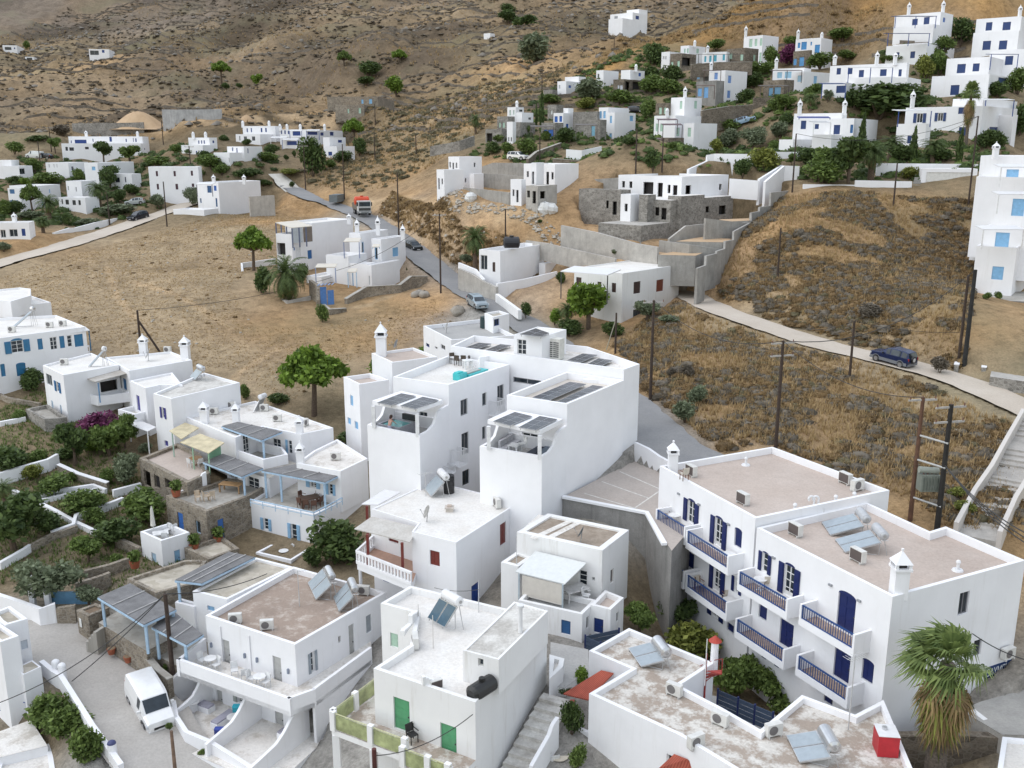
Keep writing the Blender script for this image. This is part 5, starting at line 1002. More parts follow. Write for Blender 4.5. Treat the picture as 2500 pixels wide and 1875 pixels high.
def mk_person(rt):
 m_=bpy.data.meshes.new('body');vs=[(0,0,.9),(0,-.03,1.12),(0,-.14,1.32),(0,-.20,1.45),(0,-.25,1.60),(.09,0,.88),(.10,-.03,.48),(.10,.02,.08),(.10,-.10,.04),(-.09,0,.88),(-.10,-.02,.48),(-.10,.03,.08),(-.10,-.09,.04),(.17,-.17,1.36),(.24,-.36,1.22),(.10,-.40,1.44),(-.17,-.17,1.36),(-.26,-.34,1.18),(-.20,-.55,1.05),(.06,-.37,1.52),(-.19,-.62,1.04)]
 es=[(0,1),(1,2),(2,3),(3,4),(0,5),(5,6),(6,7),(7,8),(0,9),(9,10),(10,11),(11,12),(2,13),(13,14),(14,15),(15,19),(2,16),(16,17),(17,18),(18,20)];m_.from_pydata(vs,es,[]);ob=bpy.data.objects.new('body',m_);COL.objects.link(ob);ob.parent=rt
 md=ob.modifiers.new('skin','SKIN');rr=[.135,.12,.135,.055,.105,.09,.065,.045,.04,.09,.065,.045,.04,.055,.04,.03,.055,.04,.03,.035,.035]
 for sv,r0 in zip(m_.skin_vertices[0].data,rr):sv.radius=(r0,r0*.9)
 m_.skin_vertices[0].data[0].use_root=True;sd=ob.modifiers.new('sub','SUBSURF');sd.levels=2;sd.render_levels=2;m_.materials.append(pa((.48,.27,.21),.6));ob.data.update()
 hb=MB();hb.sphere((0,-.22,1.67),.125,.13,10);hb.sphere((0,-.13,1.6),.09,.12,8);hb.b('hair',pa((.05,.022,.015),.6),rt)
 cb=MB();n_=12
 for t in range(n_):
  a0,a1=6.283*t/n_,6.283*(t+1)/n_;R0=lambda A,r,z:(r*M9.cos(A),r*.85*M9.sin(A),z);cb.quad(R0(a0,.2,.62),R0(a1,.2,.62),R0(a1,.15,1.02),R0(a0,.15,1.02))
 cb.b('skirt',pa((.42,.40,.50),.8),rt)
pr=th9('person','person in a pale skirt leaning beside the hot tub with one hand at dark hair','person',(0,0,0));mk_person(pr);pr.location=(pt.x,pt.y,zf);pr.rotation_euler=(0,0,M9.atan2(-nn.y,-nn.x)+M9.pi/2)
def sofa(c_,ex,ey,L_,label,col=(.50,.50,.53)):
 c_=V3(c_);rt=th9('sofa',label,'sofa',tuple(c_));mb=MB();mb.p(c_-ex*L_/2,ex*L_,ey*.8,(0,0,.38));mb.b('base',WHITE,rt);b2=MB()
 for q_ in range(2):b2.p(c_-ex*(L_/2-.04-q_*L_/2)+ey*.05+V3((0,0,.38)),ex*(L_/2-.08),ey*.7,(0,0,.14))
 b2.b('seat_cushion',pa(col,.9),rt);b3=MB()
 for q_ in range(2):b3.p(c_-ex*(L_/2-.04-q_*L_/2)+ey*.03+V3((0,0,.52)),ex*(L_/2-.08),ey*.18,(0,0,.42))
 b3.b('back_cushion',pa(tuple(x*.92 for x in col),.9),rt)
ex,nn=t2[0].ex,t2[0].n;sofa(G(i_(440,1130),zf+.2)[:2]+(zf,),nn,ex,2.2,'pale grey cushioned sofa on the right pergola terrace')
place('sqt',lambda:mk_sqtable(.38,.38,(.75,.75,.75)),(*G(i_(520,1112),zf+.75)[:2],zf),M9.atan2(ex.y,ex.x),'white square table on the right pergola terrace')
chr_(i_(585,1150),zf+.4,-60,'white folding chair on the right pergola terrace');bpy.data.objects['chair'].location.z=zf
for q_,(pp,lb)in enumerate(((i_(690,1160),'dark lounger beside the sofa on the right pergola terrace'),(i_(770,1150),'grey blue lounger at the right end of the pergola terrace'))):
 c_=V3(G(pp,zf+.35));c_.z=zf;rt=th9('lounger',lb,'lounger',tuple(c_));mb=MB();mb.p(c_-ex*.32-nn*.9,ex*.64,nn*1.8,(0,0,.3));mb.b('frame',pa((.10,.10,.12)),rt);b2=MB();b2.p(c_-ex*.3-nn*.88+V3((0,0,.3)),ex*.6,nn*1.76,(0,0,.1));b2.b('mattress',pa((.16,.20,.25)if q_ else(.05,.06,.08),.9),rt)
zr=ZW-.6
for q_,(pp,rz)in enumerate(((h(1265,560),20),(h(1315,575),160),(h(1380,575),170),(h(1460,585),80))):
 place('bwc',lambda:mk_chair((.05,.035,.025),False,(.07,.05,.035)),(*G(pp,zr+.1)[:2],zr),M9.radians(rz),('pale wooden chair leftmost on the white roof terrace','dark wooden chair second from left on the white roof terrace','dark wooden chair third from left on the white roof terrace','dark wooden chair by the roof steps')[q_])
place('sqt',lambda:mk_sqtable(),(*G(h(1415,540),zr+.7)[:2],zr),.4,'white table among the dark chairs on the white roof terrace')
for q_,(pp,L_,W_,H_)in enumerate(((h(1340,700),1.0,.7,.55),(h(1490,655),2.6,.9,.3))):
 c_=V3(G(pp,zr+.25));c_.z=zr;rt=th9(('cooler_box','air_mattress')[q_],('turquoise box on the white roof terrace','turquoise air mattress with a grey board on the white roof terrace')[q_],('box','mattress')[q_],tuple(c_));ex1,nn1=f1[1].ex,f1[1].n;mb=MB();mb.p(c_-ex1*L_/2-nn1*W_/2,ex1*L_,nn1*W_,(0,0,H_));mb.b('body',pa((.05,.48,.50),.45),rt);lb=MB();lb.p(c_-ex1*L_*.45-nn1*W_*.4+V3((0,0,H_)),ex1*L_*.7,nn1*W_*.6,(0,0,.1));lb.b('lid',pa((.4,.42,.40)if q_ else(.06,.55,.56)),rt)
def steps(name,label,p0,p1,z0,z1,w,n_,mat,cat='steps',world=None,kind=None):
 A=V3(G(p0,z0))if world is None else V3(world[0]);B=V3(G(p1,z1))if world is None else V3(world[1]);dd=(B-A);dd.z=0;sd=V3((-dd.y,dd.x,0)).normalized();mb=MB()
 for t in range(n_):P_=A+dd*(t/n_);zz=A.z+(B.z-A.z)*(t+1)/n_;mb.p((P_.x-sd.x*w/2,P_.y-sd.y*w/2,min(A.z,B.z)-.6),dd*(1/n_),sd*w,(0,0,zz-min(A.z,B.z)+.6))
 ob=mb.b(name,mat);return tag(ob,label,cat)
steps('roof_steps','white steps from the left roof terrace up to the solar roof',h(1550,600),h(1600,500),zr,ZX-.4,1.2,4,WHITE);steps('roof_steps','white steps from the right wing roof up to the solar roof',i_(1135,610),i_(1160,500),ZW-.5,ZX-.4,1.3,4,WHITE)
ZP=-24.8
pk=pl9('parking_lot','raised beige parking deck with white bay lines between the white building and the hotel','parking',[i_(1490,1245),j(1545,262),j(2150,378),(1640,1345),(1720,1250),(1640,1165)],ZP,-32,CONCD,patchy('parking_screed',(.43,.375,.335),(.48,.425,.385),(.33,.28,.245),.3,.35,.65))
mb=MB()
for A,B in((i_(1370,1330),i_(1690,1470)),(i_(1225,1412),i_(1600,1545)),(i_(1085,1508),i_(1500,1630)),(i_(1690,1490),i_(1480,1635))):
 P0,P1=V3(G(A,ZP+.02)),V3(G(B,ZP+.02));sd=(P1-P0).cross(V3((0,0,1))).normalized()*.06;mb.quad(*fixn([P0-sd,P1-sd,P1+sd,P0+sd],V3((0,0,1))))
mb.b('bay_lines',pa((.68,.66,.62),.8,.2),pk);PL=pl8(pk)
gw('retaining_wall_coping','white coping along the concrete retaining wall of the parking deck',None,.12,WHITE,.35,world=[G(j(1545,262),ZP),G(j(2150,378),ZP),G((1622,1330),ZP)],sink=.05,cat='coping')
gw('parking_wall','low stepped white wall between the parking deck and the road',None,[1.55,1.5,1.25,1.2],WHITE,.25,world=[G(i_(1495,1243),ZP),G(i_(1600,1290),ZP),G(i_(1690,1330),ZP),G(i_(1775,1372),ZP)],sink=1)
RH=House('village_house','white two storey house with red brown shutters, balcony balustrade and white flat roof','house',wall=WHITE,roof=R_WHITE);ZR=-25.0
rf=RH.k([j(170,347),j(505,448),j(458,510),j(777,588),j(1232,298),j(760,183),j(540,178)],ZR,-32.5,[(2,j(587,640),j(660,765),'c',REDB),(3,j(1093,462),j(1138,588),'c',REDB),(3,j(887,905),j(948,1010),'d',BLUE),(0,j(292,555),j(362,600),'c',REDB),(0,j(300,842),j(385,905),'s',BLUE)],par=.06,th=.12)
F_=rf[2];
A0=V3(G(j(60,645),-27.0));B0=F_.w(0,0,0);B0=V3((B0.x,B0.y,-27.0));ex=V3(G(j(440,800),-27.0))-A0;
def bs9(Hs,A,B,zt,hh,name='balustrade',slab=None,mat=None,holes=True):
 A=V3(A);B=V3(B);dd=B-A;dd.z=0;L_=dd.length;dd.normalize();nr=V3((-dd.y,dd.x,0));mb=MB();bx=lambda s0,s1,z0,z1,w=.1:mb.p((A.x+dd.x*s0-nr.x*w/2,A.y+dd.y*s0-nr.y*w/2,z0),dd*(s1-s0),nr*w,(0,0,z1-z0))
 bx(0,L_,zt-.16,zt,.16);bx(0,L_,zt-hh,zt-hh+.22,.16);n_=max(2,int(L_/.30))
 for t in range(n_+1):s0=t*L_/n_;bx(max(0,s0-.075),min(L_,s0+.075),zt-hh+.22,zt-.16)
 mb.b(name,mat or WHITE,Hs.root)
zb=-27.0;P1=G(j(60,645),zb);P2=G(j(455,800),zb);bs9(RH,P1,P2,zb,.95);mb=MB();bk=[rf[0].w(0,0),rf[0].w(rf[0].L,0)];poly=[P1[:2],P2[:2],(bk[1].x,bk[1].y),(bk[0].x,bk[0].y)];mb.q(poly,zb-1.4,zb-.95);mb.b('balcony',WHITE,RH.root);fb=MB();fb.add([(*x,zb-.94)for x in poly],[(0,1,2,3)if area(poly)>0 else(3,2,1,0)]);fb.b('floor',pa((.42,.26,.19),.7),RH.root)
bs9(RH,P1,(bk[0].x,bk[0].y,zb),zb,.95);pb=MB();pb.t((*G(j(85,740),-28.2)[:2],-33),(*G(j(85,740),-28.2)[:2],-28.3),.12,.12,10);pb.b('column',WHITE,RH.root)
RH.awning([j(45,495),j(445,592),j(505,485),j(170,407)],-25.55,-25.15,mat=patchy('fibre_cement_awning',(.48,.455,.42),(.55,.53,.50),(.36,.34,.31),1.0),posts=[j(138,530),j(388,590)],zfloor=zb-.9,pcol=REDB,pw=.09)
RH.awning([j(95,318),j(215,322),j(378,232),j(262,214)],-25.0,mat=WMETAL,posts=[j(135,325)],zfloor=-28,pcol=REDB,pw=.09)
ht9(j(545,198),j(597,256),j(637,97),ZR+.1,1.1,'solar heater with a white tank on the white roof of the red shutter house',1,'white')
def barrel(p,z,r,hh,label,col=(.02,.02,.022),rings=4,lying=False,ang=0):
 c_=G(p,z);rt=th9('water_tank',label,'water tank',c_);mb=MB()
 if lying:
  dx,dy=M9.cos(M9.radians(ang)),M9.sin(M9.radians(ang));c0=V3((c_[0],c_[1],z+r));D=V3((dx,dy,0));mb.t(c0-D*hh/2,c0+D*hh/2,r,r,16);mb.t(c0-D*(hh/2+.15),c0-D*hh/2,r*.6,r,16);mb.t(c0+D*hh/2,c0+D*(hh/2+.15),r,r*.6,16);mb.t(c0+V3((0,0,r*.8)),c0+V3((0,0,r*1.18)),r*.4,r*.4,12)
 else:
  for q_ in range(rings):z0=z+hh*q_/rings;mb.t((c_[0],c_[1],z0),(c_[0],c_[1],z0+hh/rings*.8),r,r,18);mb.t((c_[0],c_[1],z0+hh/rings*.8),(c_[0],c_[1],z0+hh/rings),r*.94,r*.94,18)
 mb.b('body',pa(col,.4),rt);lb=MB()
 if not lying:lb.t((c_[0],c_[1],z+hh),(c_[0],c_[1],z+hh+.08),r*.4,r*.35,14);lb.b('lid',pa(col,.4),rt)
 else:lb.t((c_[0],c_[1],z+2*r*1.05),(c_[0],c_[1],z+2*r*1.05+.1),r*.36,r*.36,12);lb.b('lid',pa(col,.4),rt)
barrel(j(725,228),ZR-.05,.42,1.35,'upright black water tank beside the solar heater on the red shutter house roof');ac(j(1072,335),ZR-.05,200,'air conditioner at the right edge of the red shutter house roof');dish(j(565,440),ZR-.05,200,'satellite dish on the front edge of the red shutter house roof',.42);mast(j(560,250),ZR,1.8,'tv antenna mast on the red shutter house roof')
bx_=th9('roof_vent_box','small hooded vent box mid roof on the red shutter house','vent',G(j(730,362),ZR-.06));c_=G(j(730,362),ZR-.06);mb=MB();mb.box(c_[0]-.25,c_[0]+.25,c_[1]-.25,c_[1]+.25,ZR-.06,ZR+.2);mb.box(c_[0]-.32,c_[0]+.32,c_[1]-.32,c_[1]+.32,ZR+.2,ZR+.28);mb.b('case',pa((.55,.5,.45),.8),bx_);mb=MB();mb.box(c_[0]-.15,c_[0]+.15,c_[1]-.15,c_[1]+.15,ZR+.28,ZR+.4);mb.b('hood',pa((.5,.42,.36),.8),bx_)
mast(j(1258,690),-29,5.2,'tall thin antenna mast standing right of the red shutter house',True,(.45,.45,.45))
SH=House('village_house','low white house with brown patched roof and white canopy over its terrace','house',wall=WHITE2,roof=patchy('brown_gravel_roof',(.27,.215,.165),(.37,.31,.25),(.19,.15,.115),1.2,.4,.6,sc2=9));ZS=-24.6
sf=SH.k([j(1215,512),j(1830,646),j(2022,497),j(1440,378)],ZS,-31,[(0,j(1660,782),j(1720,905),'s',BLUE,'noshut'),(0,j(1755,835),j(1776,866),'w',(.5,.5,.5)),(1,j(1890,790),j(1912,870),'w',(.5,.45,.42))],par=.12,th=.42)
SH.k([j(1100,730),j(1225,762),j(1330,690),j(1215,652)],-26.1,-31,par=.12,th=.3)
gl=MB()
for A,B in((j(1330,560),j(1600,430)),(j(1440,560),j(1660,440)),(j(1390,390),j(1290,490))):
 P0,P1=V3(G(A,ZS-.1)),V3(G(B,ZS-.1));sd=(P1-P0).cross(V3((0,0,1))).normalized()*.28;gl.quad(*fixn([P0-sd,P1-sd*.6,P1+sd,P0+sd*.7],V3((0,0,1))))
gl.b('roof_ridges',R_WPATCH,SH.root)
SH.awning([j(1205,805),j(1560,893),j(1715,742),j(1350,656)],-26.15,-25.6,mat=pa((.66,.68,.67),.6,.06),posts=[j(1230,815),j(1545,890)],zfloor=-28,pcol=(.45,.52,.56))
cn=th9('sun_blind','beige canvas roller blind hanging under the white canopy','blind',G(j(1255,825),-26.2));P0,P1=V3(G(j(1252,822),-26.2)),V3(G(j(1540,892),-26.2));mb=MB();mb.quad(*fixn([P0,P1,P1-V3((0,0,1.35)),P0-V3((0,0,1.35))],sf[0].n));mb.quad(*fixn([P0-sf[0].n*.02,P1-sf[0].n*.02,P1-sf[0].n*.02-V3((0,0,1.35)),P0-sf[0].n*.02-V3((0,0,1.35))],-sf[0].n));mb.b('canvas',pa((.60,.56,.50),.9,.06),cn);mb=MB();mb.t(P0-V3((0,0,1.36)),P1-V3((0,0,1.36)),.035,n=6);mb.b('bottom_bar',pa((.5,.48,.45)),cn)
lf=SH.k([j(1225,1003),j(1685,1106),j(1790,1003),j(1330,890)],-27.45,-31.5,[(0,j(1533,1142),j(1600,1258),'c',(.03,.11,.26)),(1,j(1716,1130),j(1731,1200),'w',(.1,.1,.1))],par=.35,roof=R_GREY)
SH.k([j(1745,1037),j(1890,1072),j(1985,985),j(1850,930)],-27.35,-31.5,[(0,j(1769,1128),j(1835,1250),'d',(.01,.035,.17)),(1,j(1932,1098),j(1945,1150),'w',(.05,.05,.05))],par=.35,roof=R_BEIGE)
dish(j(1672,590),ZS-.15,160,'grey satellite dish on the brown patched roof',.38,(.25,.27,.28));mast(j(1213,745),-26.1,1.9,'thin pole at the corner of the canopy house annex',False,(.6,.6,.6),'roof_pole')
zt=-27.8;place('sqt2',lambda:mk_sqtable(.5,.8,(.58,.57,.56)),(*G(j(1635,915),zt+.75)[:2],zt),.5,'table under a white cloth on the canopy terrace');place('pc',lambda:mk_chair((.72,.72,.72),True),(*G(j(1715,970),zt+.4)[:2],zt),1.2,'white plastic armchair at the cloth covered table on the canopy terrace')
GH=House('village_house','tall white house with green double doors and an empty white roof terrace','house',wall=WHITE2,roof=R_WHITE);ZG=-25.4
gf=GH.k([c(205,852),c(1030,1127),c(1612,447),c(505,182),c(262,324),c(552,402),c(500,662)],ZG,-34,[(0,c(365,1078),c(502,1380),'d',GREEN),(0,c(745,1288),c(880,1605),'d',GREEN),(4,c(338,560),c(406,690),'c',LGREEN)],par=.38)
GH.k([c(930,706),c(1220,782),c(1620,386),c(1345,310)],-24.1,-26,[(0,c(1052,768),c(1097,842),'w',(.5,.5,.48))],par=.05,th=.12,roof=R_MOULD)
c_=G(c(1395,560),-24.15);mb=MB();mb.t((c_[0],c_[1],-24.3),(c_[0],c_[1],-22.75),.12,.11,10);mb.t((c_[0],c_[1],-22.75),(c_[0],c_[1],-22.62),.19,.19,10);mb.b('chimney',WMETAL,GH.root)
for P0,P1,hh in((c(505,500),c(560,405),.55),(c(440,590),c(500,500),.3),(c(600,985),c(690,960),.45)):
 A,B=V3(G(P0,ZG)),V3(G(P1,ZG));dd=(B-A).normalized();nr=V3((-dd.y,dd.x,0))*.12;mb=MB()
 for t in range(4):q0=A+(B-A)*(t/4);mb.p(q0-nr,(B-A)/4,nr*2,(0,0,hh*(1-.22*t)))
 mb.b('parapet',WHITE2,GH.root)
zb=-27.45;zf=-28.5;F_=gf[0]
s_l=F_.px(c(30,1240),1.5)[0];LB=[F_.w(-1.6,0,1.5),F_.w(F_.L*.52,0,1.5),F_.w(F_.L*.52,0,2.1),F_.w(F_.L,0,2.1),F_.w(F_.L,0,0),F_.w(0,0,0),F_.w(0,0,-2.6),F_.w(-1.6,0,-2.6)]
mb=MB();mb.q([(x.x,x.y)for x in LB],zf-.3,zf);mb.b('balcony',WHITE2,GH.root);tb=MB();tb.add([(x.x,x.y,zf+.015)for x in(LB if area([(y.x,y.y)for y in LB])>0 else LB[::-1])],[tuple(range(8))]);tb.b('floor',R_PATCH,GH.root)
FR=pa((.40,.44,.22),.5,.35,0,2.0)
for A,B,nn in((LB[7],LB[0],2),(LB[0],LB[1],2),(LB[2],LB[3],2)):
 dd=(B-A);L_=dd.length;dd.normalize();nr=V3((-dd.y,dd.x,0))
 for t in range(nn):
  p0=A+dd*(L_*t/nn+.32);q9=dd*(L_/nn-.40);mb=MB();mb.p((p0.x-nr.x*.02,p0.y-nr.y*.02,zf+.1),q9,nr*.04,(0,0,.8));mb.b('balcony_panel',FR,GH.root)
 mb=MB()
 for t in range(nn+1):
  p0=A+dd*min(max(L_*t/nn-.0,0),L_-.32);mb=MB();mb.p((p0.x-nr.x*.12,p0.y-nr.y*.12,zf),dd*.30,nr*.24,(0,0,1.08));mb.b('balcony_post',WHITE2,GH.root)
 mb=MB();mb.t((A.x,A.y,zf+.98),(B.x,B.y,zf+.98),.03,n=6);mb.b('handrail',pa((.52,.52,.30)),GH.root)
for s0,d0 in((-1.45,1.35),(.9,1.35)):
 p0=F_.w(s0,0,d0);mb=MB();mb.box(p0.x-.18,p0.x+.18,p0.y-.18,p0.y+.18,-36,zf-.3);mb.b('column',WHITE2,GH.root)
ht9(c(640,440),c(782,522),c(738,278),ZG-.1,1.25,'solar heater with two blue collectors and white tank on the green door house roof',2,'white',True)
ac(c(545,680),ZG-.38,190,'air conditioner by the left parapet of the green door house roof');ac(c(712,1022),ZG-.38,120,'small air conditioner at the front parapet of the green door house roof',.75)
barrel(c(1085,1075),ZG-.35,.42,1.35,'black water tank lying at the front right corner of the green door house roof',(.02,.02,.02),4,True,50)
mast(c(690,690),ZG-.38,1.9,'thin pole standing mid roof on the green door house',False,(.6,.58,.55),'roof_pole');mast(c(570,480),ZG-.38,1.1,'short pole beside the scrolled parapet of the green door house',False,(.6,.58,.55),'roof_pole');mast(c(1058,400),ZG-.38,1.9,'tall clothes line pole at the back of the green door house roof',False,(.55,.55,.55),'roof_pole')
cable((*G(c(1058,400),ZG)[:2],ZG+1.4),(*G(c(700,330),ZG)[:2],ZG+1.0),'clothes line across the green door house roof',.15,.015)
chr_(c(520,1450),zf,40,'dark metal chair on the green door house balcony',None,'dk',lambda:mk_chair((.03,.03,.03),True));bpy.data.objects['chair'].name='chair'
pl=th9('planter_box','terracotta soil planter at the right end of the green door balcony','planter',(0,0,0));p0=F_.w(F_.L-.75,zf,1.5);mb=MB();mb.p(p0-F_.ex*.45,F_.ex*.9,F_.n*.5,(0,0,.5));mb.b('box',WHITE2,pl);mb=MB();mb.p(p0-F_.ex*.38+F_.n*.06+V3((0,0,.5)),F_.ex*.76,F_.n*.38,(0,0,.03));mb.b('soil',SOIL,pl)
LH=House('guesthouse','white guesthouse with grey doors, wraparound balcony and small partitioned patios','guesthouse',wall=WHITE,roof=R_BROWN);ZH=-29.65
hf=LH.k([b(365,585),b(995,790),b(1640,420),b(985,240)],ZH,-37,[(0,b(482,750),b(546,958),'d',GREYD),(0,b(836,866),b(908,1092),'d',GREYD),(1,b(1102,850),b(1138,972),'s',(.30,.34,.38)),(1,b(1372,660),b(1420,880),'d',GREYD),(1,b(1300,735),b(1320,770),'w',(.4,.38,.36)),(1,b(1495,592),b(1538,692),'c',(.33,.36,.39))],par=.4)
zfb=-32.55;ZB=-31.7
ob_=[G(b(165,892),ZB),G(b(950,1172),ZB),G(b(1130,1108),ZB),G(b(1530,814),ZB)];F0,F1=hf[0],hf[1]
bo=[(x[0],x[1])for x in ob_];inn=[(F1.w(F1.L*.8,0).x,F1.w(F1.L*.8,0).y),(F1.w(0,0).x,F1.w(0,0).y),(F0.w(0,0).x,F0.w(0,0).y)]
lt=G(b(350,742),ZB);poly=bo+[inn[0],inn[1],inn[2],(lt[0],lt[1])]
mb=MB();mb.q(poly,zfb-.3,zfb-.005);mb.b('balcony',WHITE,LH.root)
tb=MB();P_=poly if area(poly)>0 else poly[::-1];tb.add([(*x,zfb+.01)for x in P_],[tuple(range(len(P_)))]);tb.b('floor',R_WPATCH,LH.root)
chain=[(lt[0],lt[1])]+bo
for A,B,zl in zip(chain[:-1],chain[1:],(zfb-.3,zfb-.3,zfb-.3,-38)):
 dd=V3((B[0]-A[0],B[1]-A[1],0));L_=dd.length;dd.normalize();nr=V3((dd.y,-dd.x,0));mb=MB();mb.p((A[0]-dd.x*.0,A[1],zl),dd*(L_+.1),-nr*.2,(0,0,ZB-zl));mb.b('parapet',WHITE,LH.root)
for A,zt in((bo[2],ZB),):pass
g0=[F0.w(-.6,0,.45),F0.w(F0.L+.3,0,.45),F0.w(F0.L+.3,0,.02),F0.w(-.6,0,.02)];SG=(.33,.36,.34)
LH.k([(x.x,x.y,0)for x in g0],zfb-.29,-37,[(0,b(318,1037),b(362,1112),'s',SG),(0,b(438,1078),b(492,1260),'d',GREYD),(0,b(588,1138),b(640,1212),'s',SG),(0,b(716,1188),b(765,1360),'d',GREYD),(0,b(852,1236),b(918,1395),'d',GREYD),(0,b(1008,1250),b(1062,1352),'s',SG)],par=0,lid=False)
ZPA=-35.35
pf=[F0.w(-1.2,0,0),F0.w(F0.L+2.2,0,0),F0.w(F0.L+2.6,0,5.2),F0.w(F0.L*.35,0,5.2),F0.w(-1.6,0,2.9)]
pp_=pl9('patio','concrete floored patio in front of the grey door guesthouse','patio',[(x.x,x.y,0)for x in pf],ZPA,-38,WHITE,R_WPATCH,0)
def curvewall(name,label,A,B,prof,th=.2,mat=None,base=None,nseg=22):
 0
 A=V3(A);B=V3(B);dd=B-A;dd.z=0;L_=dd.length;dd.normalize();nr=V3((-dd.y,dd.x,0))*th/2;mb=MB();P_=[]
 xs_=[p[0]for p in prof];hs_=[p[1]for p in prof]
 for t in range(nseg+1):x=t/nseg;hh=float(np.interp(x,xs_,hs_));P_.append((A+dd*(L_*x),hh))
 zb=A.z-.6 if base is None else base
 for(p0,h0),(p1,h1)in zip(P_[:-1],P_[1:]):
  z0,z1=A.z+h0,A.z+h1;mb.quad((p0-nr).xy[:]+(zb,),(p1-nr).xy[:]+(zb,),(p1-nr).xy[:]+(z1,),(p0-nr).xy[:]+(z0,));mb.quad((p1+nr).xy[:]+(zb,),(p0+nr).xy[:]+(zb,),(p0+nr).xy[:]+(z0,),(p1+nr).xy[:]+(z1,));mb.quad((p0-nr).xy[:]+(z0,),(p1-nr).xy[:]+(z1,),(p1+nr).xy[:]+(z1,),(p0+nr).xy[:]+(z0,))
 for(p0,h0),sg in((P_[0],1),(P_[-1],-1)):q_=[(p0-nr).xy[:]+(zb,),(p0-nr).xy[:]+(A.z+h0,),(p0+nr).xy[:]+(A.z+h0,),(p0+nr).xy[:]+(zb,)];mb.quad(*(q_[::-1]if sg>0 else q_))
 ob=mb.b(name,mat or WHITE);return tag(ob,label,'wall')
scroll=[(0,2.5),(.12,2.45),(.28,2.1),(.42,1.5),(.55,1.15),(.75,1.0),(.9,.92),(1,.85)]
for q_,(s0,dep,lb)in enumerate(((F0.px(b(418,1250),.5)[0],3.0,'scroll topped white partition left of the bench with the turquoise cushion'),(F0.px(b(755,1330),.5)[0],4.6,'scroll topped white partition right of the bench with the turquoise cushion'),(F0.L+1.1,5.2,'rightmost scroll topped white partition of the guesthouse patios'))):
 A=F0.w(s0,ZPA,.4);B=F0.w(s0,ZPA,.4+dep);curvewall('partition_wall',lb,A,B,scroll)
curvewall('partition_wall','round topped white partition at the street end of the guesthouse patios',F0.w(-.9,ZPA,.1),F0.w(-1.5,ZPA,3.0),[(0,2.5),(.3,2.4),(.6,1.9),(.8,1.4),(1,1.1)])
ow=[G(b(140,1185),-34.2),G(b(158,1290),-34.3),G(b(230,1400),-34.45),G(b(400,1470),-34.6),G(b(560,1570),-34.8),G(b(730,1680),-35.0)]
gw('patio_wall','long white wall between the street and the guesthouse patios',None,.0,WHITE,.28,world=ow,sink=3.2,cat='wall')
for q_,(pp,lb)in enumerate(((b(345,1205),'low white bench with lilac cushion in the left guesthouse patio'),(b(490,1300),'low white bench with lilac cushion below the turquoise bag'),(b(640,1270),'low white bench with lilac cushion right of the turquoise bag'),(b(960,1420),'low white bench by the window in the right guesthouse patio'))):
 c_=G(pp,ZPA+.4);ang=M9.atan2(F0.ex.y,F0.ex.x)+(M9.pi/2 if q_==1 else 0);place('bench',mk_bench,(c_[0],c_[1],ZPA),ang,lb)
for pp,lb in((b(277,1190),'white round table in the left guesthouse patio'),(b(560,1295),'white round table before the turquoise bag')):place('rt',mk_table,(*G(pp,ZPA+.72)[:2],ZPA),.3,lb)
for pp,hh,cl,nm,lb in((b(588,1245),.45,(.03,.33,.42),'bag','turquoise bag on the patio bench'),(b(305,1150),.4,(.30,.31,.38),'cushion','grey patterned cushion on the left patio bench'),(b(462,1415),.62,(.03,.05,.22),'waste_bin','navy and white bin against the patio wall')):
 z0=ZPA if nm=='waste_bin' else ZPA+.48;c_=G(pp,z0+hh/2);rt=th9(nm,lb,nm.replace('_',' '),(c_[0],c_[1],z0));mb=MB();mb.box(c_[0]-.25,c_[0]+.25,c_[1]-.16,c_[1]+.16,z0,z0+hh);ob=mb.b('body',pa(cl,.7),rt);ob.data.materials[0];mb=MB();mb.box(c_[0]-.26,c_[0]+.26,c_[1]-.17,c_[1]+.17,z0+hh,z0+hh+.06);mb.b('top',pa(tuple(min(1,x*1.6)for x in cl),.6),rt)
for q_,(pp,lb)in enumerate(((b(400,885),'white round table at the left end of the guesthouse balcony'),(b(745,1012),'white round table by the right door on the guesthouse balcony'))):place('rt',mk_table,(*G(pp,zfb+.72)[:2],zfb+.02),0,lb)
for q_,(pp,rz,lb)in enumerate(((b(345,900),60,'white chair left of the left balcony table'),(b(440,935),-40,'white chair right of the left balcony table'),(b(570,975),20,'white chair under the wall lamp on the guesthouse balcony'),(b(640,1000),200,'white chair beside the guesthouse rain pipe'),(b(690,1030),70,'white chair left of the right balcony table'),(b(790,1055),-30,'white chair right of the right balcony table'))):place('wc',mk_chair,(*G(pp,zfb+.4)[:2],zfb+.02),M9.radians(rz),lb)
for pp in(b(410,790),b(645,865),b(732,895),b(952,975)):s0,z0=F0.px(pp);mb=MB();F0.box(mb,s0-.06,s0+.06,z0-.16,z0+.16,0,.12);mb.b('wall_lamp',pa((.22,.25,.32)),LH.root)
for pp in(b(475,700),b(678,770)):s0,z0=F0.px(pp);mb=MB();mb.t(F0.w(s0,zfb,.05),F0.w(s0,ZH-.4,.05),.04,n=6);mb.b('rain_pipe',WHITE,LH.root)
ht9(b(1085,352),b(1142,474),b(1190,252),ZH-.3,1.15,'steel tank solar heater with one collector on the brown guesthouse roof',2,'steel');ht9(b(1265,452),b(1305,558),b(1360,347),ZH-.3,1.15,'steel tank solar heater with the half dark collector on the brown guesthouse roof',2,'steel')
ac(b(577,640),ZH-.4,-80,'air conditioner at the left front of the brown guesthouse roof');ac(b(800,685),ZH-.4,-80,'air conditioner at the middle front of the brown guesthouse roof');ac(b(1480,440),ZH-.4,-100,'air conditioner behind the solar heaters on the guesthouse roof')
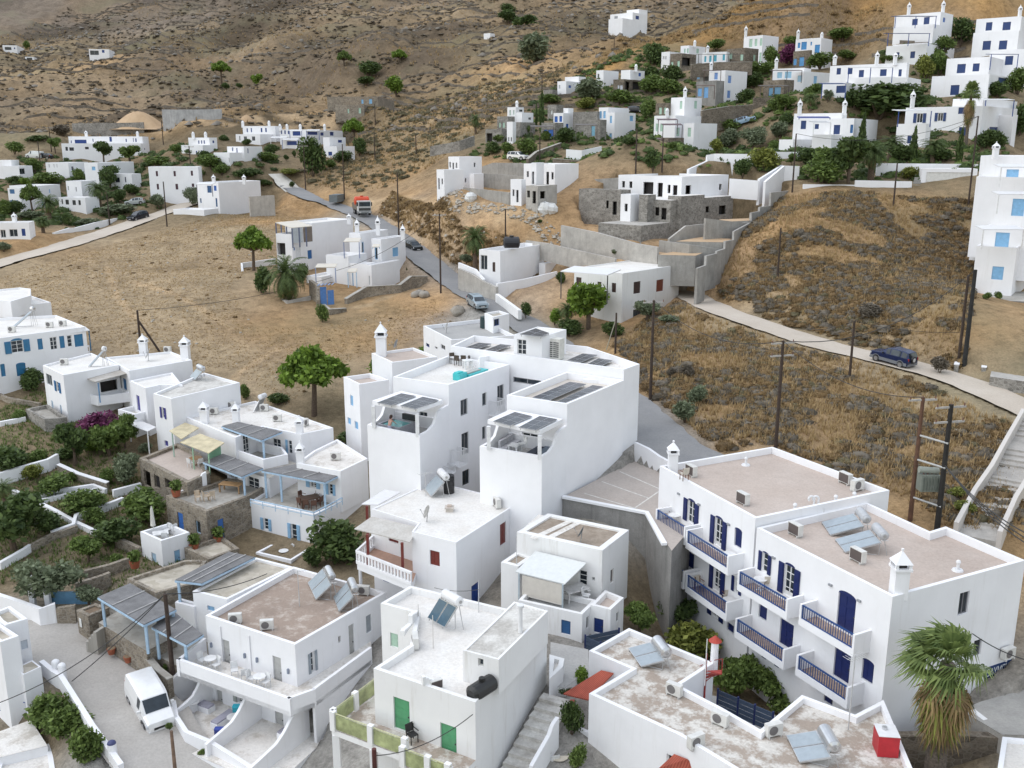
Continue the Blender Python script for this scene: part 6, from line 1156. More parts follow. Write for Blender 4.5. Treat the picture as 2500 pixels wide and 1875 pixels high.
mast(b(1028,520),ZH-.4,2.6,'tall aerial mast mid roof on the brown guesthouse roof')
AX=House('village_house','low white annex with speckled flagstone roof between the guesthouse and a grey pergola','house',wall=WHITE,roof=FLAG);ZA=-29.8
AX.k([b(275,412),b(515,472),b(985,242),b(722,176)],ZA,-36,[(0,b(376,512),b(430,560),'c',LBLUE)],par=.18)
AX.k([b(150,492),b(283,525),b(330,500),b(190,462)],-30.9,-33.5,par=.5)
PGR=slats('reed_pergola_cover',(.10,.10,.105),(.24,.235,.235),.55,30)
def pergola(label,quad,z,posts,zfl,frame=PBLUE,mat=None,cat='pergola',z2=None):
 z2=z if z2 is None else z2;zs=[z,z,z2,z2];P_=[V3(G(x,zz))for x,zz in zip(quad,zs)];rt=th9('pergola',label,cat,tuple(P_[0]));ar=area([(x.x,x.y)for x in P_])
 if ar<0:P_=P_[::-1]
 mb=MB();up=[x+V3((0,0,.05))for x in P_];mb.quad(*up);mb.quad(*P_[::-1])
 for t in range(4):mb.quad(P_[t],P_[(t+1)%4],up[(t+1)%4],up[t])
 mb.b('cover',mat or PGR,rt)
 for t in range(4):A,B=P_[t],P_[(t+1)%4];fb=MB();dd=(B-A).normalized();nr=V3((-dd.y,dd.x,0));fb.p(A-nr*.05-V3((0,0,.14)),B-A,nr*.1,(0,0,.13));fb.b('beam',pa(frame),rt)
 bm=MB()
 for t in(.33,.66):A=P_[0]*(1-t)+P_[1]*t+V3((0,0,.06));B=P_[3]*(1-t)+P_[2]*t+V3((0,0,.06));bm=MB();dd=(B-A).normalized();nr=V3((-dd.y,dd.x,0));bm.p(A-nr*.04,B-A,nr*.08,(0,0,.05));bm.b('batten',pa((.42,.41,.40),.8),rt)
 for pp in posts:c_=G(pp,z-.14);pb=MB();pb.box(c_[0]-.08,c_[0]+.08,c_[1]-.08,c_[1]+.08,zfl,z-.1);pb.b('post',pa(frame),rt)
 return rt
pergola('grey reed pergola with pale blue post between the flagstone terrace and the annex',[b(152,338),b(340,360),b(712,176),b(530,140)],-29.3,[b(175,350)],-33)
TR=-30.5
pl9('terrace','beige flagstone roof terrace with stone parapet behind the reed pergolas','terrace',[a(1030,150),a(1262,266),a(1555,200),f(1680,1490),f(1500,1492)],TR,-34.5,STONE,FLAG,.25,pad=False)
pergola('large grey reed pergola on blue posts above the stone walled street terrace',[a(795,278),a(1165,502),a(1425,378),a(1055,166)],-30.1,[a(830,300),a(1180,510),a(1400,385)],-32.2)
pergola('small grey reed pergola behind the wooden pole next to the guesthouse',[a(1232,518),a(1512,665),a(1645,582),a(1400,388)],-30.7,[a(1268,535),a(1500,650)],-33)
pl9('street_terrace','paved terrace on a stone wall under the large reed pergola beside the street','terrace',[a(798,482),a(1188,712),a(1430,590),a(1050,330)],-32.2,-36,STONE,FLAG2,0);pl9('street_terrace','lower paved terrace under the small reed pergola beside the guesthouse','terrace',[a(1210,720),a(1430,830),a(1620,640),a(1400,560)],-33.0,-36,STONE,FLAG2,0)
pl9('stone_planter','stone planter with a white notice beside the terrace steps on the street','planter',[a(620,392),a(716,442),a(886,372),a(775,335)],-32.0,-35.5,STONE,SOIL,.12)
steps('terrace_steps','short grey stone steps from the street up to the reed pergola terrace',a(760,620),a(840,520),-33.4,-32.3,1.5,4,FLAG2)
nb=th9('notice_board','white notice sheet on the stone planter wall','notice',G(a(665,470),-32.6));Fq=Face(G(a(620,392),-32)[:2],G(a(716,442),-32)[:2],(-.3,-1));s0,z0=Fq.px(a(648,440),.06);s1,z1=Fq.px(a(684,512),.06);mb=MB();Fq.box(mb,s0,s1,z1,z0,.02,.06);mb.b('board',pa((.75,.75,.73)),nb)
for pp,lb in((a(905,735),'terracotta pot at the foot of the terrace wall on the street'),(a(1040,800),'larger terracotta pot nearer the van on the street')):
 B=GR(pp);rt=th9('flower_pot',lb,'flower pot',B);mb=MB();mb.t(B,(B[0],B[1],B[2]+.42),.2,.3,12);mb.b('pot',TERRA,rt);mb=MB();mb.t((B[0],B[1],B[2]+.40),(B[0],B[1],B[2]+.44),.26,.26,12);mb.b('soil',SOIL,rt)
gw('stone_wall','low stone wall with plants between the street and the guesthouse patios',[a(1215,870),a(1290,960),a(1390,1040)],.9,STONE,.35,cap=FLAG2)
car('van',(.80,.80,.80),a(1215,1140),-52,'white delivery van parked on the street beside the guesthouse',scale=1.03)
mh=GR(a(342,636));rt=th9('manhole_cover','round iron manhole cover on the street','manhole cover',mh);w0,zr=roadfit(np.array([mh[0]]),np.array([mh[1]]),2);zz=float(zr[0])+.012;mb=MB();mb.t((mh[0],mh[1],zz-.03),(mh[0],mh[1],zz+.01),.45,.45,20);mb.b('lid',pa((.17,.165,.16),.7,.3),rt);mb=MB();mb.t((mh[0],mh[1],zz-.03),(mh[0],mh[1],zz+.006),.52,.52,20);mb.b('rim',pa((.25,.24,.23),.8),rt)
CH=House('village_house','white house with beige roofs, navy door and small plaque at the left street corner','house',wall=WHITE,roof=FLAG);zc=-29.8
CH.k([a(-120,560),a(0,640),a(152,588),a(0,488)],-30.1,-37,[],par=.25);CH.k([a(0,470),a(45,500),a(222,450),a(80,345),a(-60,400)],zc-.2,-37,[(1,a(203,893),a(262,1115),'d',NAVY),(1,a(166,632),a(230,690),'c',(.55,.60,.66))],par=.25)
cf=CH.k([a(188,905),a(332,838),a(262,785),a(120,850)],-32.6,-37.5,[],par=.02,th=.1)
gw('street_wall','low white wall with rounded piers on the left side of the street',None,.75,WHITE,.32,sink=2.5,world=[G(a(x9,y9),z9)for x9,y9,z9 in((345,870,-33.9),(440,950,-34.0),(500,985,-34.05),(560,1080,-34.15),(660,1240,-34.4),(760,1400,-34.65),(900,1590,-35.0),(990,1720,-35.2))])
for pp,lb in((a(465,930),'rounded white gate pier left of the street wall gap'),(a(515,960),'rounded white gate pier right of the street wall gap'),(a(920,1600),'white pier with a dark lamp at the lower end of the street wall')):
 B=G(pp,-34.05 if pp[1]<1720 else-35.0);rt=th9('gate_pier',lb,'pier',B);mb=MB();mb.t((B[0],B[1],B[2]-.6),(B[0],B[1],B[2]+1.15),.26,.26,14);mb.b('shaft',WHITE,rt);mb=MB();mb.sphere((B[0],B[1],B[2]+1.15),.26,.2,12);mb.b('top',WHITE if lb[0]=='r' else pa((.05,.06,.16)),rt)
steps('side_steps','worn beige steps going down beside the white street wall',a(350,1130),a(470,1010),-36.2,-34.9,1.2,5,FLAG)
pl9('flat_roof','cracked beige flat roof with dark stain in the bottom left corner','roof',[a(-100,1400),a(250,1270),a(385,1480),a(-60,1590)],-35.3,-38,WHITE,R_WPATCH,0,pad=False);pl9('flat_roof','lower beige flat roof with white edge in the bottom left corner','roof',[a(0,1590),a(415,1480),a(450,1700),a(-50,1760)],-35.9,-38,WHITE,R_WPATCH,.2,pad=False)
pv_=th9('paved_landing','grey flagstones with white painted joints outside the navy door','paving',G(a(270,1190),-35.6));q0=[G(x,-35.6)for x in(a(190,1180),a(290,1120),a(400,1190),a(330,1310),a(230,1270))];mb=MB();mb.q([x[:2]for x in q0],-37,-35.6);mb.b('base',WHITE,pv_)
for t in range(3):
 for s0 in range(2):A=V3(q0[0])*(1-(t+.12)/3)+V3(q0[1])*((t+.12)/3);ctr=V3(G(a(235+t*45+s0*30,1185-t*18+s0*45),-35.58));mb=MB();mb.box(ctr.x-.24,ctr.x+.24,ctr.y-.24,ctr.y+.24,-35.6,-35.575);mb.b('slab',FLAG2,pv_)
rl=th9('stair_railing','blue metal stair railing at the left edge','railing',G(a(0,1140),-34.9));A,B=V3(G(a(-30,1095),-34.6)),V3(G(a(205,1130),-34.7));mb=MB();mb.t(A,B,.03,n=5);mb.t(A-V3((0,0,.85)),B-V3((0,0,.85)),.03,n=5);mb.b('handrail',pa((.05,.10,.30)),rl);mb=MB()
for t in range(13):P_=A+(B-A)*(t/12);mb=MB();mb.t(P_,P_-V3((0,0,.85)),.015,n=4);mb.b('baluster',pa((.05,.10,.30)),rl)
BH=House('village_house','white house with pale blue shutters, railed terrace and grey reed pergola','house',wall=WHITE,roof=R_WPATCH);ZU2,ZL2=-26.8,-29.6
ub=[G(x,ZU2)for x in(g(1075,600),g(1430,666),g(1650,562),g(1405,405),g(1210,500))]
u2=BH.k(ub,ZU2,-30.5,[(0,g(1182,745),g(1238,805),'s',LBLUE),(0,g(1333,765),g(1372,860),'f',LBLUE)],par=.22)
b2=BH.k([G(g(695,905),ZL2),G(g(1215,1018),ZL2),ub[2],ub[3],G(g(940,760),ZL2)],ZL2,-34,[(0,g(805,1042),g(852,1145),'s',LBLUE),(0,g(1028,1088),g(1086,1288),'f',LBLUE)],par=.25,roof=FLAG2)
rr=[G(g(700,892),ZL2+.6),G(g(1215,1000),ZL2+.6),G(g(1445,880),ZL2+.6)];mb=MB()
for A,B in zip(rr[:-1],rr[1:]):
 mb.t(A,B,.05,n=6);mb.t((A[0],A[1],A[2]-.3),(B[0],B[1],B[2]-.3),.035,n=5)
 for t in range(6):P_=V3(A)+(V3(B)-V3(A))*(t/5);mb.t(P_,(P_.x,P_.y,ZL2-.02),.035,n=5)
mb.b('railing',pa(PBLUE),BH.root)
BH.c(g(1108,600),ZU2-.1,.6,1.75);BH.k([g(745,1322),g(1030,1388),g(1196,1285),g(960,1212)],-32.35,-36,par=.75,roof=FLAG2)
pergola('grey reed pergola on pale blue posts over the railed terrace of the blue shutter house',[g(795,662),g(1305,757),g(1440,690),g(1065,612)],-27.3,[g(820,670),g(1300,765),g(1432,695),g(945,700)],ZL2-.2)
ac(g(1392,575),ZU2-.22,-95,'air conditioner on the roof of the blue shutter house')
place('dt',lambda:mk_sqtable(.55,.85,(.10,.06,.04)),(*G(g(1180,875),ZL2+.5)[:2],ZL2-.24),.5,'dark wooden dining table on the railed terrace')
for q_,(pp,rz)in enumerate(((g(1108,915),150),(g(1155,930),180),(g(1215,935),190),(g(1262,905),250),(g(1120,870),60),(g(1240,868),-20))):place('bwc2',lambda:mk_chair((.12,.05,.03),True,(.12,.06,.04)),(*G(pp,ZL2+.2)[:2],ZL2-.24),M9.radians(rz),'dark wooden chair at the dining table on the railed terrace','chairs round the dark dining table on the railed terrace')
place('rt',mk_table,(*G(g(970,1310),-32.4)[:2],-33.09),0,'white round table on the small front terrace below the french door');place('wc',mk_chair,(*G(g(1025,1310),-32.7)[:2],-33.09),-.9,'white chair on the small front terrace below the french door');place('ac',mk_ac,(*G(g(925,1290),-32.8)[:2],-33.09),.4,'air conditioner on the small front terrace below the french door')
MH=House('village_house','long white house with pale blue doors, upper balcony and two grey reed pergolas','house',wall=WHITE,roof=R_WPATCH);ZM=-25.9
M_=[G(x,ZM)for x in(g(175,226),g(578,393),g(800,303),g(1110,368),g(1372,312),g(740,95))]
mf=MH.k(M_,ZM,-30,[(2,g(1004,412),g(1042,528),'s',LBLUE,'L'),(2,g(878,395),g(952,535),'f',LBLUE,'noshut'),(1,g(640,375),g(700,515),'f',LBLUE,'noshut')],par=.2)
bp=[G(x,-27.2)for x in(g(475,456),g(805,572),g(1005,528),g(960,470),g(640,400))];MH.k(bp,-27.2,-28.3,par=.85,roof=FLAG2)
lw=[G(x,-29.5)for x in(g(515,735),g(862,850),g(1085,720),g(760,600))];MH.k([(x[0],x[1],0)for x in lw],-28.1,-31,[(0,g(676,700),g(776,838),'f',LBLUE,'noshut'),(0,g(528,685),g(600,742),'s',LBLUE,'noshut')],par=0,roof=FLAG2)
MH.c(g(588,268),ZM-.1,.6,1.75);MH.c(g(1102,360),ZM-.1,.6,1.5);MH.c(g(332,268),ZM-.1,.7,1.9)
pergola('grey reed pergola over the upper balcony of the long white house',[g(470,302),g(790,416),g(958,346),g(600,268)],-25.75,[g(490,312),g(805,420)],-27.9);pergola('grey reed pergola over the stone house terrace with the long wooden table',[g(320,592),g(630,712),g(802,642),g(480,526)],-27.5,[g(338,602),g(648,716)],-29.6)
for pp,an,lb in((g(540,155),-95,'air conditioner at the back edge of the long white house roof'),(g(408,205),-95,'round fan air conditioner left on the long white house roof'),(g(815,178),-95,'air conditioner beside the solar heater on the long white house roof'),(g(920,262),-95,'air conditioner mid roof on the long white house'),(g(1145,300),-20,'air conditioner beside the right chimney of the long white house')):ac(pp,ZM-.2,an,lb)
ht9(g(720,185),g(770,165),g(765,95),ZM-.1,.9,'solar heater at the back of the long white house roof',1,'white')
SHs=House('village_house','brown rubble stone house with blue doors and a furnished roof terrace','house',wall=STONE,roof=FLAG2);ZSt=-29.1
SHs.k([g(15,862),g(342,992),g(700,862),g(870,760),g(520,720),g(345,780)],ZSt,-34,[(0,g(106,992),g(165,1158),'d',MBLUE),(0,g(255,1062),g(302,1180),'w',PBLUE),(1,g(434,1062),g(496,1215),'d',MBLUE)],par=.35,th=.35)
place('lt',lambda:mk_sqtable(.45,1.0,(.38,.23,.11)),(*G(g(545,765),-28.7)[:2],ZSt-.34),-.25,'long wooden table under the stone house pergola')
for q_,(pp,rz,lb)in enumerate(((g(275,880),30,'wooden folding deck chair left on the stone house terrace'),(g(340,875),120,'wooden folding deck chair in the middle of the stone house terrace'),(g(385,870),220,'wooden folding deck chair right on the stone house terrace'))):place('wdc',lambda:mk_chair((.45,.32,.20),True,(.55,.45,.34)),(*G(pp,ZSt)[:2],ZSt-.34),M9.radians(rz),lb)
curvewall('scroll_wall','white scroll topped side wall behind the stone house terrace',G(g(350,800),-29.4),G(g(135,850),-29.4),[(0,1.5),(.15,1.4),(.3,.8),(.45,.75),(.5,.4),(1,.3)])
AR=House('stone_arcade','rubble stone building with open arcade and pale terrace under yellow awnings','building',wall=STONE,roof=patchy('pinkish_terrace',(.50,.42,.37),(.55,.475,.42),(.4,.33,.29),.4,.35,.65));ZAR=-28.2
af=AR.k([f(1128,642),f(1515,842),f(1700,760),f(1620,600),f(1440,520)],ZAR,-33,[(0,f(1160,730),f(1228,890),'o'),(0,f(1245,770),f(1300,900),'o'),(0,f(1332,800),f(1420,920),'o')],par=.3,th=.4)
YEL=slats('cream_corrugated_sheet',(.50,.42,.26),(.62,.55,.38),.3,18);AR.awning([f(1372,425),f(1470,492),f(1612,400),f(1500,358)],-26.2,mat=YEL,posts=[f(1395,440)],zfloor=-28.5,pcol=(.35,.5,.42));AR.awning([f(1458,517),f(1690,607),f(1818,522),f(1620,448)],-26.5,-26.2,mat=YEL,posts=[f(1560,560),f(1688,600)],zfloor=-28.5,pcol=(.35,.55,.38))
gb=[G(x,-28.5)for x in(f(1690,720),f(1800,700))];mb=MB();A,B=V3(gb[0]),V3(gb[1]);B.z=A.z;mb.quad(A,B,B+V3((0,0,1.9)),A+V3((0,0,1.9)));mb.b('door',pa((.22,.42,.28)),AR.root)
place('rwt',lambda:mk_table(.6,(.38,.22,.10)),(*G(f(1585,640),-27.8)[:2],ZAR-.3),0,'round wooden table on the pale arcade terrace')
for q_,(pp,rz,lb)in enumerate(((f(1545,690),150,'white slatted chair left of the round wooden table'),(f(1625,690),210,'white slatted chair right of the round wooden table'))):place('wc',mk_chair,(*G(pp,ZAR)[:2],ZAR-.3),M9.radians(rz),lb)
CU=House('white_outbuilding','small white cube building with pale blue doors and a table set on its roof','outbuilding',wall=WHITE,roof=FLAG2);ZC=-30.4
CU.k([f(1135,1237),f(1305,1312),f(1535,1242),f(1370,1168)],ZC,-35,[(0,f(1224,1402),f(1276,1562),'d',PBLUE),(1,f(1410,1395),f(1468,1500),'d',LBLUE)],par=.75)
um=th9('umbrella','closed white parasol on the roof of the small white cube building','umbrella',(*G(f(1245,1240),ZC-.3)[:2],ZC-.75));c_=um.location;mb=MB();mb.t(c_,(c_.x,c_.y,c_.z+2.6),.03,n=6);mb.b('pole',pa((.7,.7,.7)),um);mb=MB();mb.t((c_.x,c_.y,c_.z+1.0),(c_.x,c_.y,c_.z+2.45),.2,.1,10);mb.t((c_.x,c_.y,c_.z+2.45),(c_.x,c_.y,c_.z+2.7),.1,.02,8);mb.b('canopy',pa((.62,.60,.56),.9),um)
place('sqw',lambda:mk_sqtable(.45,.6,(.7,.7,.7)),(*G(f(1300,1245),ZC)[:2],ZC-.74),.4,'white table on the roof of the small cube building')
for pp,rz,lb in((f(1340,1280),180,'red seated chair in front of the cube roof table'),(f(1355,1220),-30,'white chair behind the cube roof table'),(f(1435,1225),60,'large white canvas chair on the cube roof')):place('wc',mk_chair,(*G(pp,ZC-.3)[:2],ZC-.74),M9.radians(rz),lb)
for pp,z0,lb in((f(1575,1390),-32.0,'potted shrub in a terracotta pot at the flagstone terrace corner'),(f(1772,1330),-32.0,'bright yellow green potted shrub on the terrace parapet'),(f(1095,1530),-32.0,'potted shrub on the wall beside the cube building'),(f(1430,950),-29.0,'potted cycad on the stone house terrace corner')):ob=place('pot',mk_pot,(*G(pp,z0)[:2],z0),.5,lb,None,1.5)
pl9('stone_planter','rubble stone walled flagstone yard below the stone house','terrace',[f(1495,1395),f(1690,1490),f(1940,1400),f(1800,1300)],-31.8,-35,STONE,FLAG,.3,pad=False)
PH=House('village_house','white house with purple shutters and rounded parapets','house',wall=WHITE,roof=R_MOULD);ZPH=-23.7
pf_=PH.k([m(1240,1032),m(1385,1074),m(1942,942),m(1655,862)],ZPH,-30,[(0,m(1308,1140),m(1338,1235),'s',PURP),(0,m(1332,1408),m(1364,1462),'c',PURP)],par=.25)
PH.k([m(1050,928),m(1178,988),m(1300,960),m(1480,965),m(1395,860)],ZPH-.1,-29,[(0,m(1102,1040),m(1140,1178),'d',PURP)],par=.2,roof=R_WHITE);PH.k([m(955,1158),m(1090,1200),m(1260,1160),m(1130,1120)],-26.4,-31,par=.5);PH.awning([m(1040,1285),m(1195,1342),m(1268,1308),m(1125,1248)],-27.3,mat=WMETAL,posts=[m(1050,1290),m(1195,1342)],zfloor=-30,pcol=PW)
ht9(m(1535,895),m(1580,920),m(1590,830),ZPH-.1,.9,'solar heater with round steel tank on the purple shutter house',1,'steel')
CBH=House('village_house','white house with blue shutters, covered corner balcony and two chimneys','house',wall=WHITE,roof=R_WHITE);ZCB=-23.0
CBH.k([m(345,802),m(512,882),m(962,800),m(740,702)],ZCB,-29,[(0,m(452,930),m(485,1025),'s',(.02,.14,.34)),(0,m(370,865),m(428,978),'w',(.4,.42,.42)),(0,m(414,1092),m(440,1190),'c',PBLUE,'arch'),(0,m(484,1125),m(508,1222),'c',PBLUE,'arch'),(1,m(810,940),m(960,1030),'o')],par=.2)
CBH.k([m(962,800),m(1045,847),m(1556,760),m(1385,690),m(850,738)],ZCB-.1,-29,[(0,m(990,900),m(1030,1010),'c',(.02,.14,.34))],par=.2);CBH.awning([m(680,905),m(770,942),m(1028,872),m(940,832)],-23.9,-23.6,mat=patchy('rusty_sheet',(.40,.37,.33),(.5,.48,.45),(.3,.26,.22),1.0),posts=[m(795,945)],zfloor=-26,pcol=(.12,.26,.45));CBH.k([m(720,1040),m(790,1056),m(1052,1022),m(1000,985)],-25.6,-26.6,par=.7)
CBH.c(m(1165,700),ZCB-.1,.75,1.9);CBH.c(m(1505,740),ZCB-.1,.85,2.2);ht9(m(715,810),m(730,812),m(820,690),ZCB-.1,1.5,'steep solar heater seen edge on on the covered balcony house',1,'white');ac(m(522,800),ZCB-.2,-90,'air conditioner at the left of the covered balcony house roof');dish(m(1200,760),ZCB-.2,200,'big satellite dish on the covered balcony house roof',.6,(.5,.5,.5));ac(m(1360,700),ZCB-.3,-100,'air conditioner between the two chimneys of the covered balcony house')
pl9('stone_annex','rubble stone annex with flat roof left of the covered balcony house','annex',[m(210,1182),m(362,1268),m(546,1252),m(390,1145)],-27.2,-31.5,STONE2,FLAG2,.35,pad=False)
BA=House('apartment_house','long white house with teal blue shutters, balustraded gallery and white awning','house',wall=WHITE,roof=R_WHITE);ZBA=-20.7
bf=BA.k([m(-150,602),m(692,490),m(456,396),m(-250,430)],ZBA,-27,[(0,m(85,608),m(195,692),'s',TEAL,'arch'),(0,m(300,590),m(352,672),'c',TEAL),(0,m(400,578),m(470,672),'f',TEAL,'noshut'),(0,m(478,568),m(530,660),'c',TEAL),(0,m(540,562),m(590,650),'f',TEAL,'noshut'),(0,m(598,556),m(680,645),'c',TEAL),(0,m(128,800),m(218,880),'c',TEAL,'arch'),(0,m(0,800),m(50,890),'c',TEAL,'arch')],par=.3)
BA.awning([m(158,575),m(192,603),m(728,522),m(690,493)],-21.4,-21.2,mat=WMETAL,posts=[m(205,600),m(460,562),m(720,522)],zfloor=-23.8,pcol=TEAL);A,B=G(m(225,712),-23.0),G(m(722,640),-23.0);bs9(BA,A,B,-23.0,.9);mb=MB();dd=V3(B)-V3(A);nr=V3((-dd.y,dd.x,0)).normalized()*2.2;mb.q([A[:2],B[:2],(B[0]+nr.x,B[1]+nr.y),(A[0]+nr.x,A[1]+nr.y)],-24.1,-23.85);mb.b('gallery_floor',WHITE,BA.root)
A,B=G(m(-60,745),-23.0),G(m(75,722),-23.0);bs9(BA,A,B,-23.0,.9);ht9(m(100,490),m(120,492),m(240,365),ZBA-.1,1.6,'steep solar heater seen edge on above the balustraded gallery',1,'steel')
for pp,lb in((m(98,535),'dark fronted air conditioner left on the balustrade house roof'),(m(403,497),'dark fronted air conditioner in the middle of the balustrade house parapet'),(m(510,485),'dark fronted air conditioner right on the balustrade house parapet')):ac(pp,ZBA-.3,-95,lb)
WB=House('village_house','white flat roofed house at the left edge behind the balustrade house','house',wall=WHITE,roof=R_WHITE);WB.k([m(-100,300),m(112,327),m(412,292),m(250,238),m(-100,235)],-20.3,-27,[(0,m(0,350),m(60,410),'c',TEAL)],par=.2);WB.k([m(-100,262),m(85,285),m(246,238),m(248,182),m(160,172),m(-100,195)],-18.9,-21,par=.2)
for pp,lb in((m(30,275),'left one of two air conditioners on the left edge house'),(m(85,268),'right one of two air conditioners on the left edge house')):ac(pp,-20.5,-95,lb)
NR=House('village_house','white house with peeling grey brown flat roof, red tin awnings and a spiral stair','house',wall=WHITE,roof=R_PATCH);ZN=-27.2
nf=NR.k([d(400,402),d(745,206),d(1480,507),d(1180,702),d(1540,888),d(1880,1082),e(275,1067),e(705,1227),e(936,1107),e(1172,1665),e(1235,1800),d(2010,1640),d(1180,1132),d(400,772),d(762,556)],ZN,-33,[(12,d(1072,1290),d(1115,1380),'w',PW)],par=.33)
RT=slats('red_sheet_roof',(.26,.045,.03),(.40,.10,.06),.9,22);NR.awning([d(178,782),d(392,835),d(612,605),d(505,580)],-28.6,-27.9,mat=RT,posts=[d(258,835)],zfloor=-30.6,pcol=(.30,.03,.02),pw=.13);NR.awning([d(1000,1430),d(1345,1430),d(1250,1350),d(1135,1305)],-28.6,-28.2,mat=RT)
NR.k([d(208,1030),d(390,1115),d(520,1040),d(385,915)],-29.7,-33,par=.9)
c_=G(d(1480,505),ZN-.1);mb=MB();mb.t((c_[0],c_[1],-28),(c_[0],c_[1],ZN+1.15),.22,.2,12);mb.b('chimney',WHITE,NR.root);mb=MB();mb.t((c_[0],c_[1],ZN+1.2),(c_[0],c_[1],ZN+1.5),.36,.04,12);mb.b('chimney_cap',pa((.42,.05,.03),.6),NR.root)
ht9(d(735,378),d(850,540),d(930,326),ZN-.2,.55,'steel tank solar heater on the far part of the peeling roof',2,'steel',False,.33);ht9(e(145,1392),e(255,1612),e(390,1352),ZN-.2,.55,'steel tank solar heater on the near part of the peeling roof',2,'steel',False,.33)
ac(d(1135,790),ZN-.33,-130,'round fan air conditioner beside the spiral stair on the peeling roof');ac(d(1530,1045),ZN-.33,-130,'round fan air conditioner in the middle of the peeling roof');ac(d(1990,1140),ZN-.33,-70,'air conditioner by the inner parapet near the front solar heater');ac(d(1320,1240),ZN-.33,-60,'navy fronted air conditioner at the front parapet of the peeling roof')
rb=th9('red_water_tank','red metal water tank with a white top on the corner of the peeling roof','water tank',G(e(960,1560),ZN-.3));A=V3(G(e(885,1568),ZN-.3));B=V3(G(e(1055,1580),ZN-.3));ex=(B-A);ey=V3((-ex.y,ex.x,0)).normalized()*1.0;mb=MB();mb.p(A,ex,ey,(0,0,1.05));mb.b('body',pa((.45,.02,.03),.5),rb);mb=MB();mb.p(A-ex*.01-ey*.01+V3((0,0,1.05)),ex*1.02,ey*1.02,(0,0,.03));mb.b('top',WMETAL,rb);mb=MB();ct=A+ex*.4+ey*.6;mb.t((ct.x,ct.y,ct.z+1.08),(ct.x,ct.y,ct.z+1.2),.12,.12,10);mb.b('cap',STEEL,rb)
mast(e(650,1345),ZN-.3,4.0,'tall tv aerial on the peeling roof in front of the hotel')
mast(d(1400,690),ZN-.3,2.6,'white vent pole next to the red spiral stair',False,(.7,.7,.7),'roof_pole')
ss=th9('spiral_stair','red metal spiral stair with railing beside the peeling roof','stair',G(d(1410,800),-30));cx,cy,_=G(d(1410,560),ZN);mb=MB();mb.t((cx,cy,-31),(cx,cy,ZN+.9),.05,n=8);mb.b('newel',pa((.30,.03,.025)),ss);rail=[]
for t in range(14):
 an=-.4+t*.42;z0=ZN-.1-t*.22;an1=an+.5;mb=MB();mb.add([(cx,cy,z0),(cx+M9.cos(an)*.85,cy+M9.sin(an)*.85,z0),(cx+M9.cos(an1)*.85,cy+M9.sin(an1)*.85,z0),(cx,cy,z0-.04),(cx+M9.cos(an)*.85,cy+M9.sin(an)*.85,z0-.04),(cx+M9.cos(an1)*.85,cy+M9.sin(an1)*.85,z0-.04)],[(0,1,2),(5,4,3),(1,4,5,2),(0,3,4,1),(2,5,3,0)]);mb.b('step',pa((.36,.05,.04),.6),ss);P_=(cx+M9.cos(an)*.85,cy+M9.sin(an)*.85,z0);mb=MB();mb.t(P_,(P_[0],P_[1],z0+.9),.015,n=4);mb.b('baluster',pa((.30,.03,.025)),ss);rail.append((P_[0],P_[1],z0+.9))
mb=MB();mb.path(rail,.02,4);mb.b('handrail',pa((.30,.03,.025)),ss)
def slatfence(label,px,z,hh,col=(.05,.075,.12),n_=4):
 P_=[V3(G(x,z))if len(x)==2 else V3(x)for x in px];rt=th9('slat_fence',label,'fence',tuple(P_[0]))
 for A,B in zip(P_[:-1],P_[1:]):
  dd=(B-A);L_=dd.length;dd.normalize();nr=V3((-dd.y,dd.x,0));mb=MB()
  for t in range(n_):mb.p(A-nr*.02-V3((0,0,hh-hh*t/n_)),B-A,nr*.04,(0,0,hh/n_*.86))
  mb.b('slat_panel',pa(col,.5),rt)
 for A in P_:mb=MB();mb.box(A.x-.05,A.x+.05,A.y-.05,A.y+.05,A.z-hh-.4,A.z+.05);mb.b('post',pa((.01,.02,.10),.5),rt)
slatfence('navy slat fence below the weathered roof beside the hotel garden',[d(1515,735),d(1690,808),d(1835,870),d(1992,935)],-29.0,1.15);slatfence('navy slat fence at the end of the alley by the canopy house',[d(500,330),d(368,272),d(660,212)],-28.6,1.15)
pl9('garden_patio','pale paved passage behind the navy slat fence','patio',[d(1190,730),d(1540,900),d(1880,1090),d(2010,960),d(1510,800)],-30.2,-33,WHITE,R_GREY,0,pad=False)
steps('alley_steps','worn concrete steps climbing the alley between the two white houses',c(1330,1760),c(1700,1080),-30.6,-28.95,1.7,9,R_MOULD);pl9('alley_landing','grey concrete landing at the top of the alley','paving',[c(1640,1000),c(1760,1010),c(1950,860),c(1945,700),c(1640,640)],-28.9,-32,WHITE2,R_GREY,0,pad=False)
curvewall('alley_wall','white scroll topped wall along the alley steps',G(c(1695,1245),-28.3),G(c(1480,1620),-29.3),[(0,0),(.2,-.1),(.35,-.5),(.6,-.75),(1,-1.15)],base=-33);pl9('alley_ledge','small white walled ledge at the alley corner of the green door house','ledge',[c(1630,770),c(1752,805),c(1740,870),c(1628,975)],-28.2,-31,WHITE2,R_WHITE,.25,pad=False)
zp=-30.9;pl9('side_patio','small paved patio with table left of the house with the peeling roof','patio',[c(1560,1700),c(1720,1360),c(1790,1360),c(1790,1760)],zp,-34,WHITE,FLAG2,0,pad=False)
place('crt',lambda:mk_table(.5,(.62,.56,.46)),(*G(c(1710,1560),zp+.7)[:2],zp+.02),0,'cream round table on the small side patio')
for pp,rz,lb in((c(1735,1500),0,'white armchair behind the cream round table'),(c(1665,1610),200,'white armchair in front of the cream round table')):place('pc',lambda:mk_chair((.72,.72,.72),True),(*G(pp,zp+.4)[:2],zp+.02),M9.radians(rz),lb)
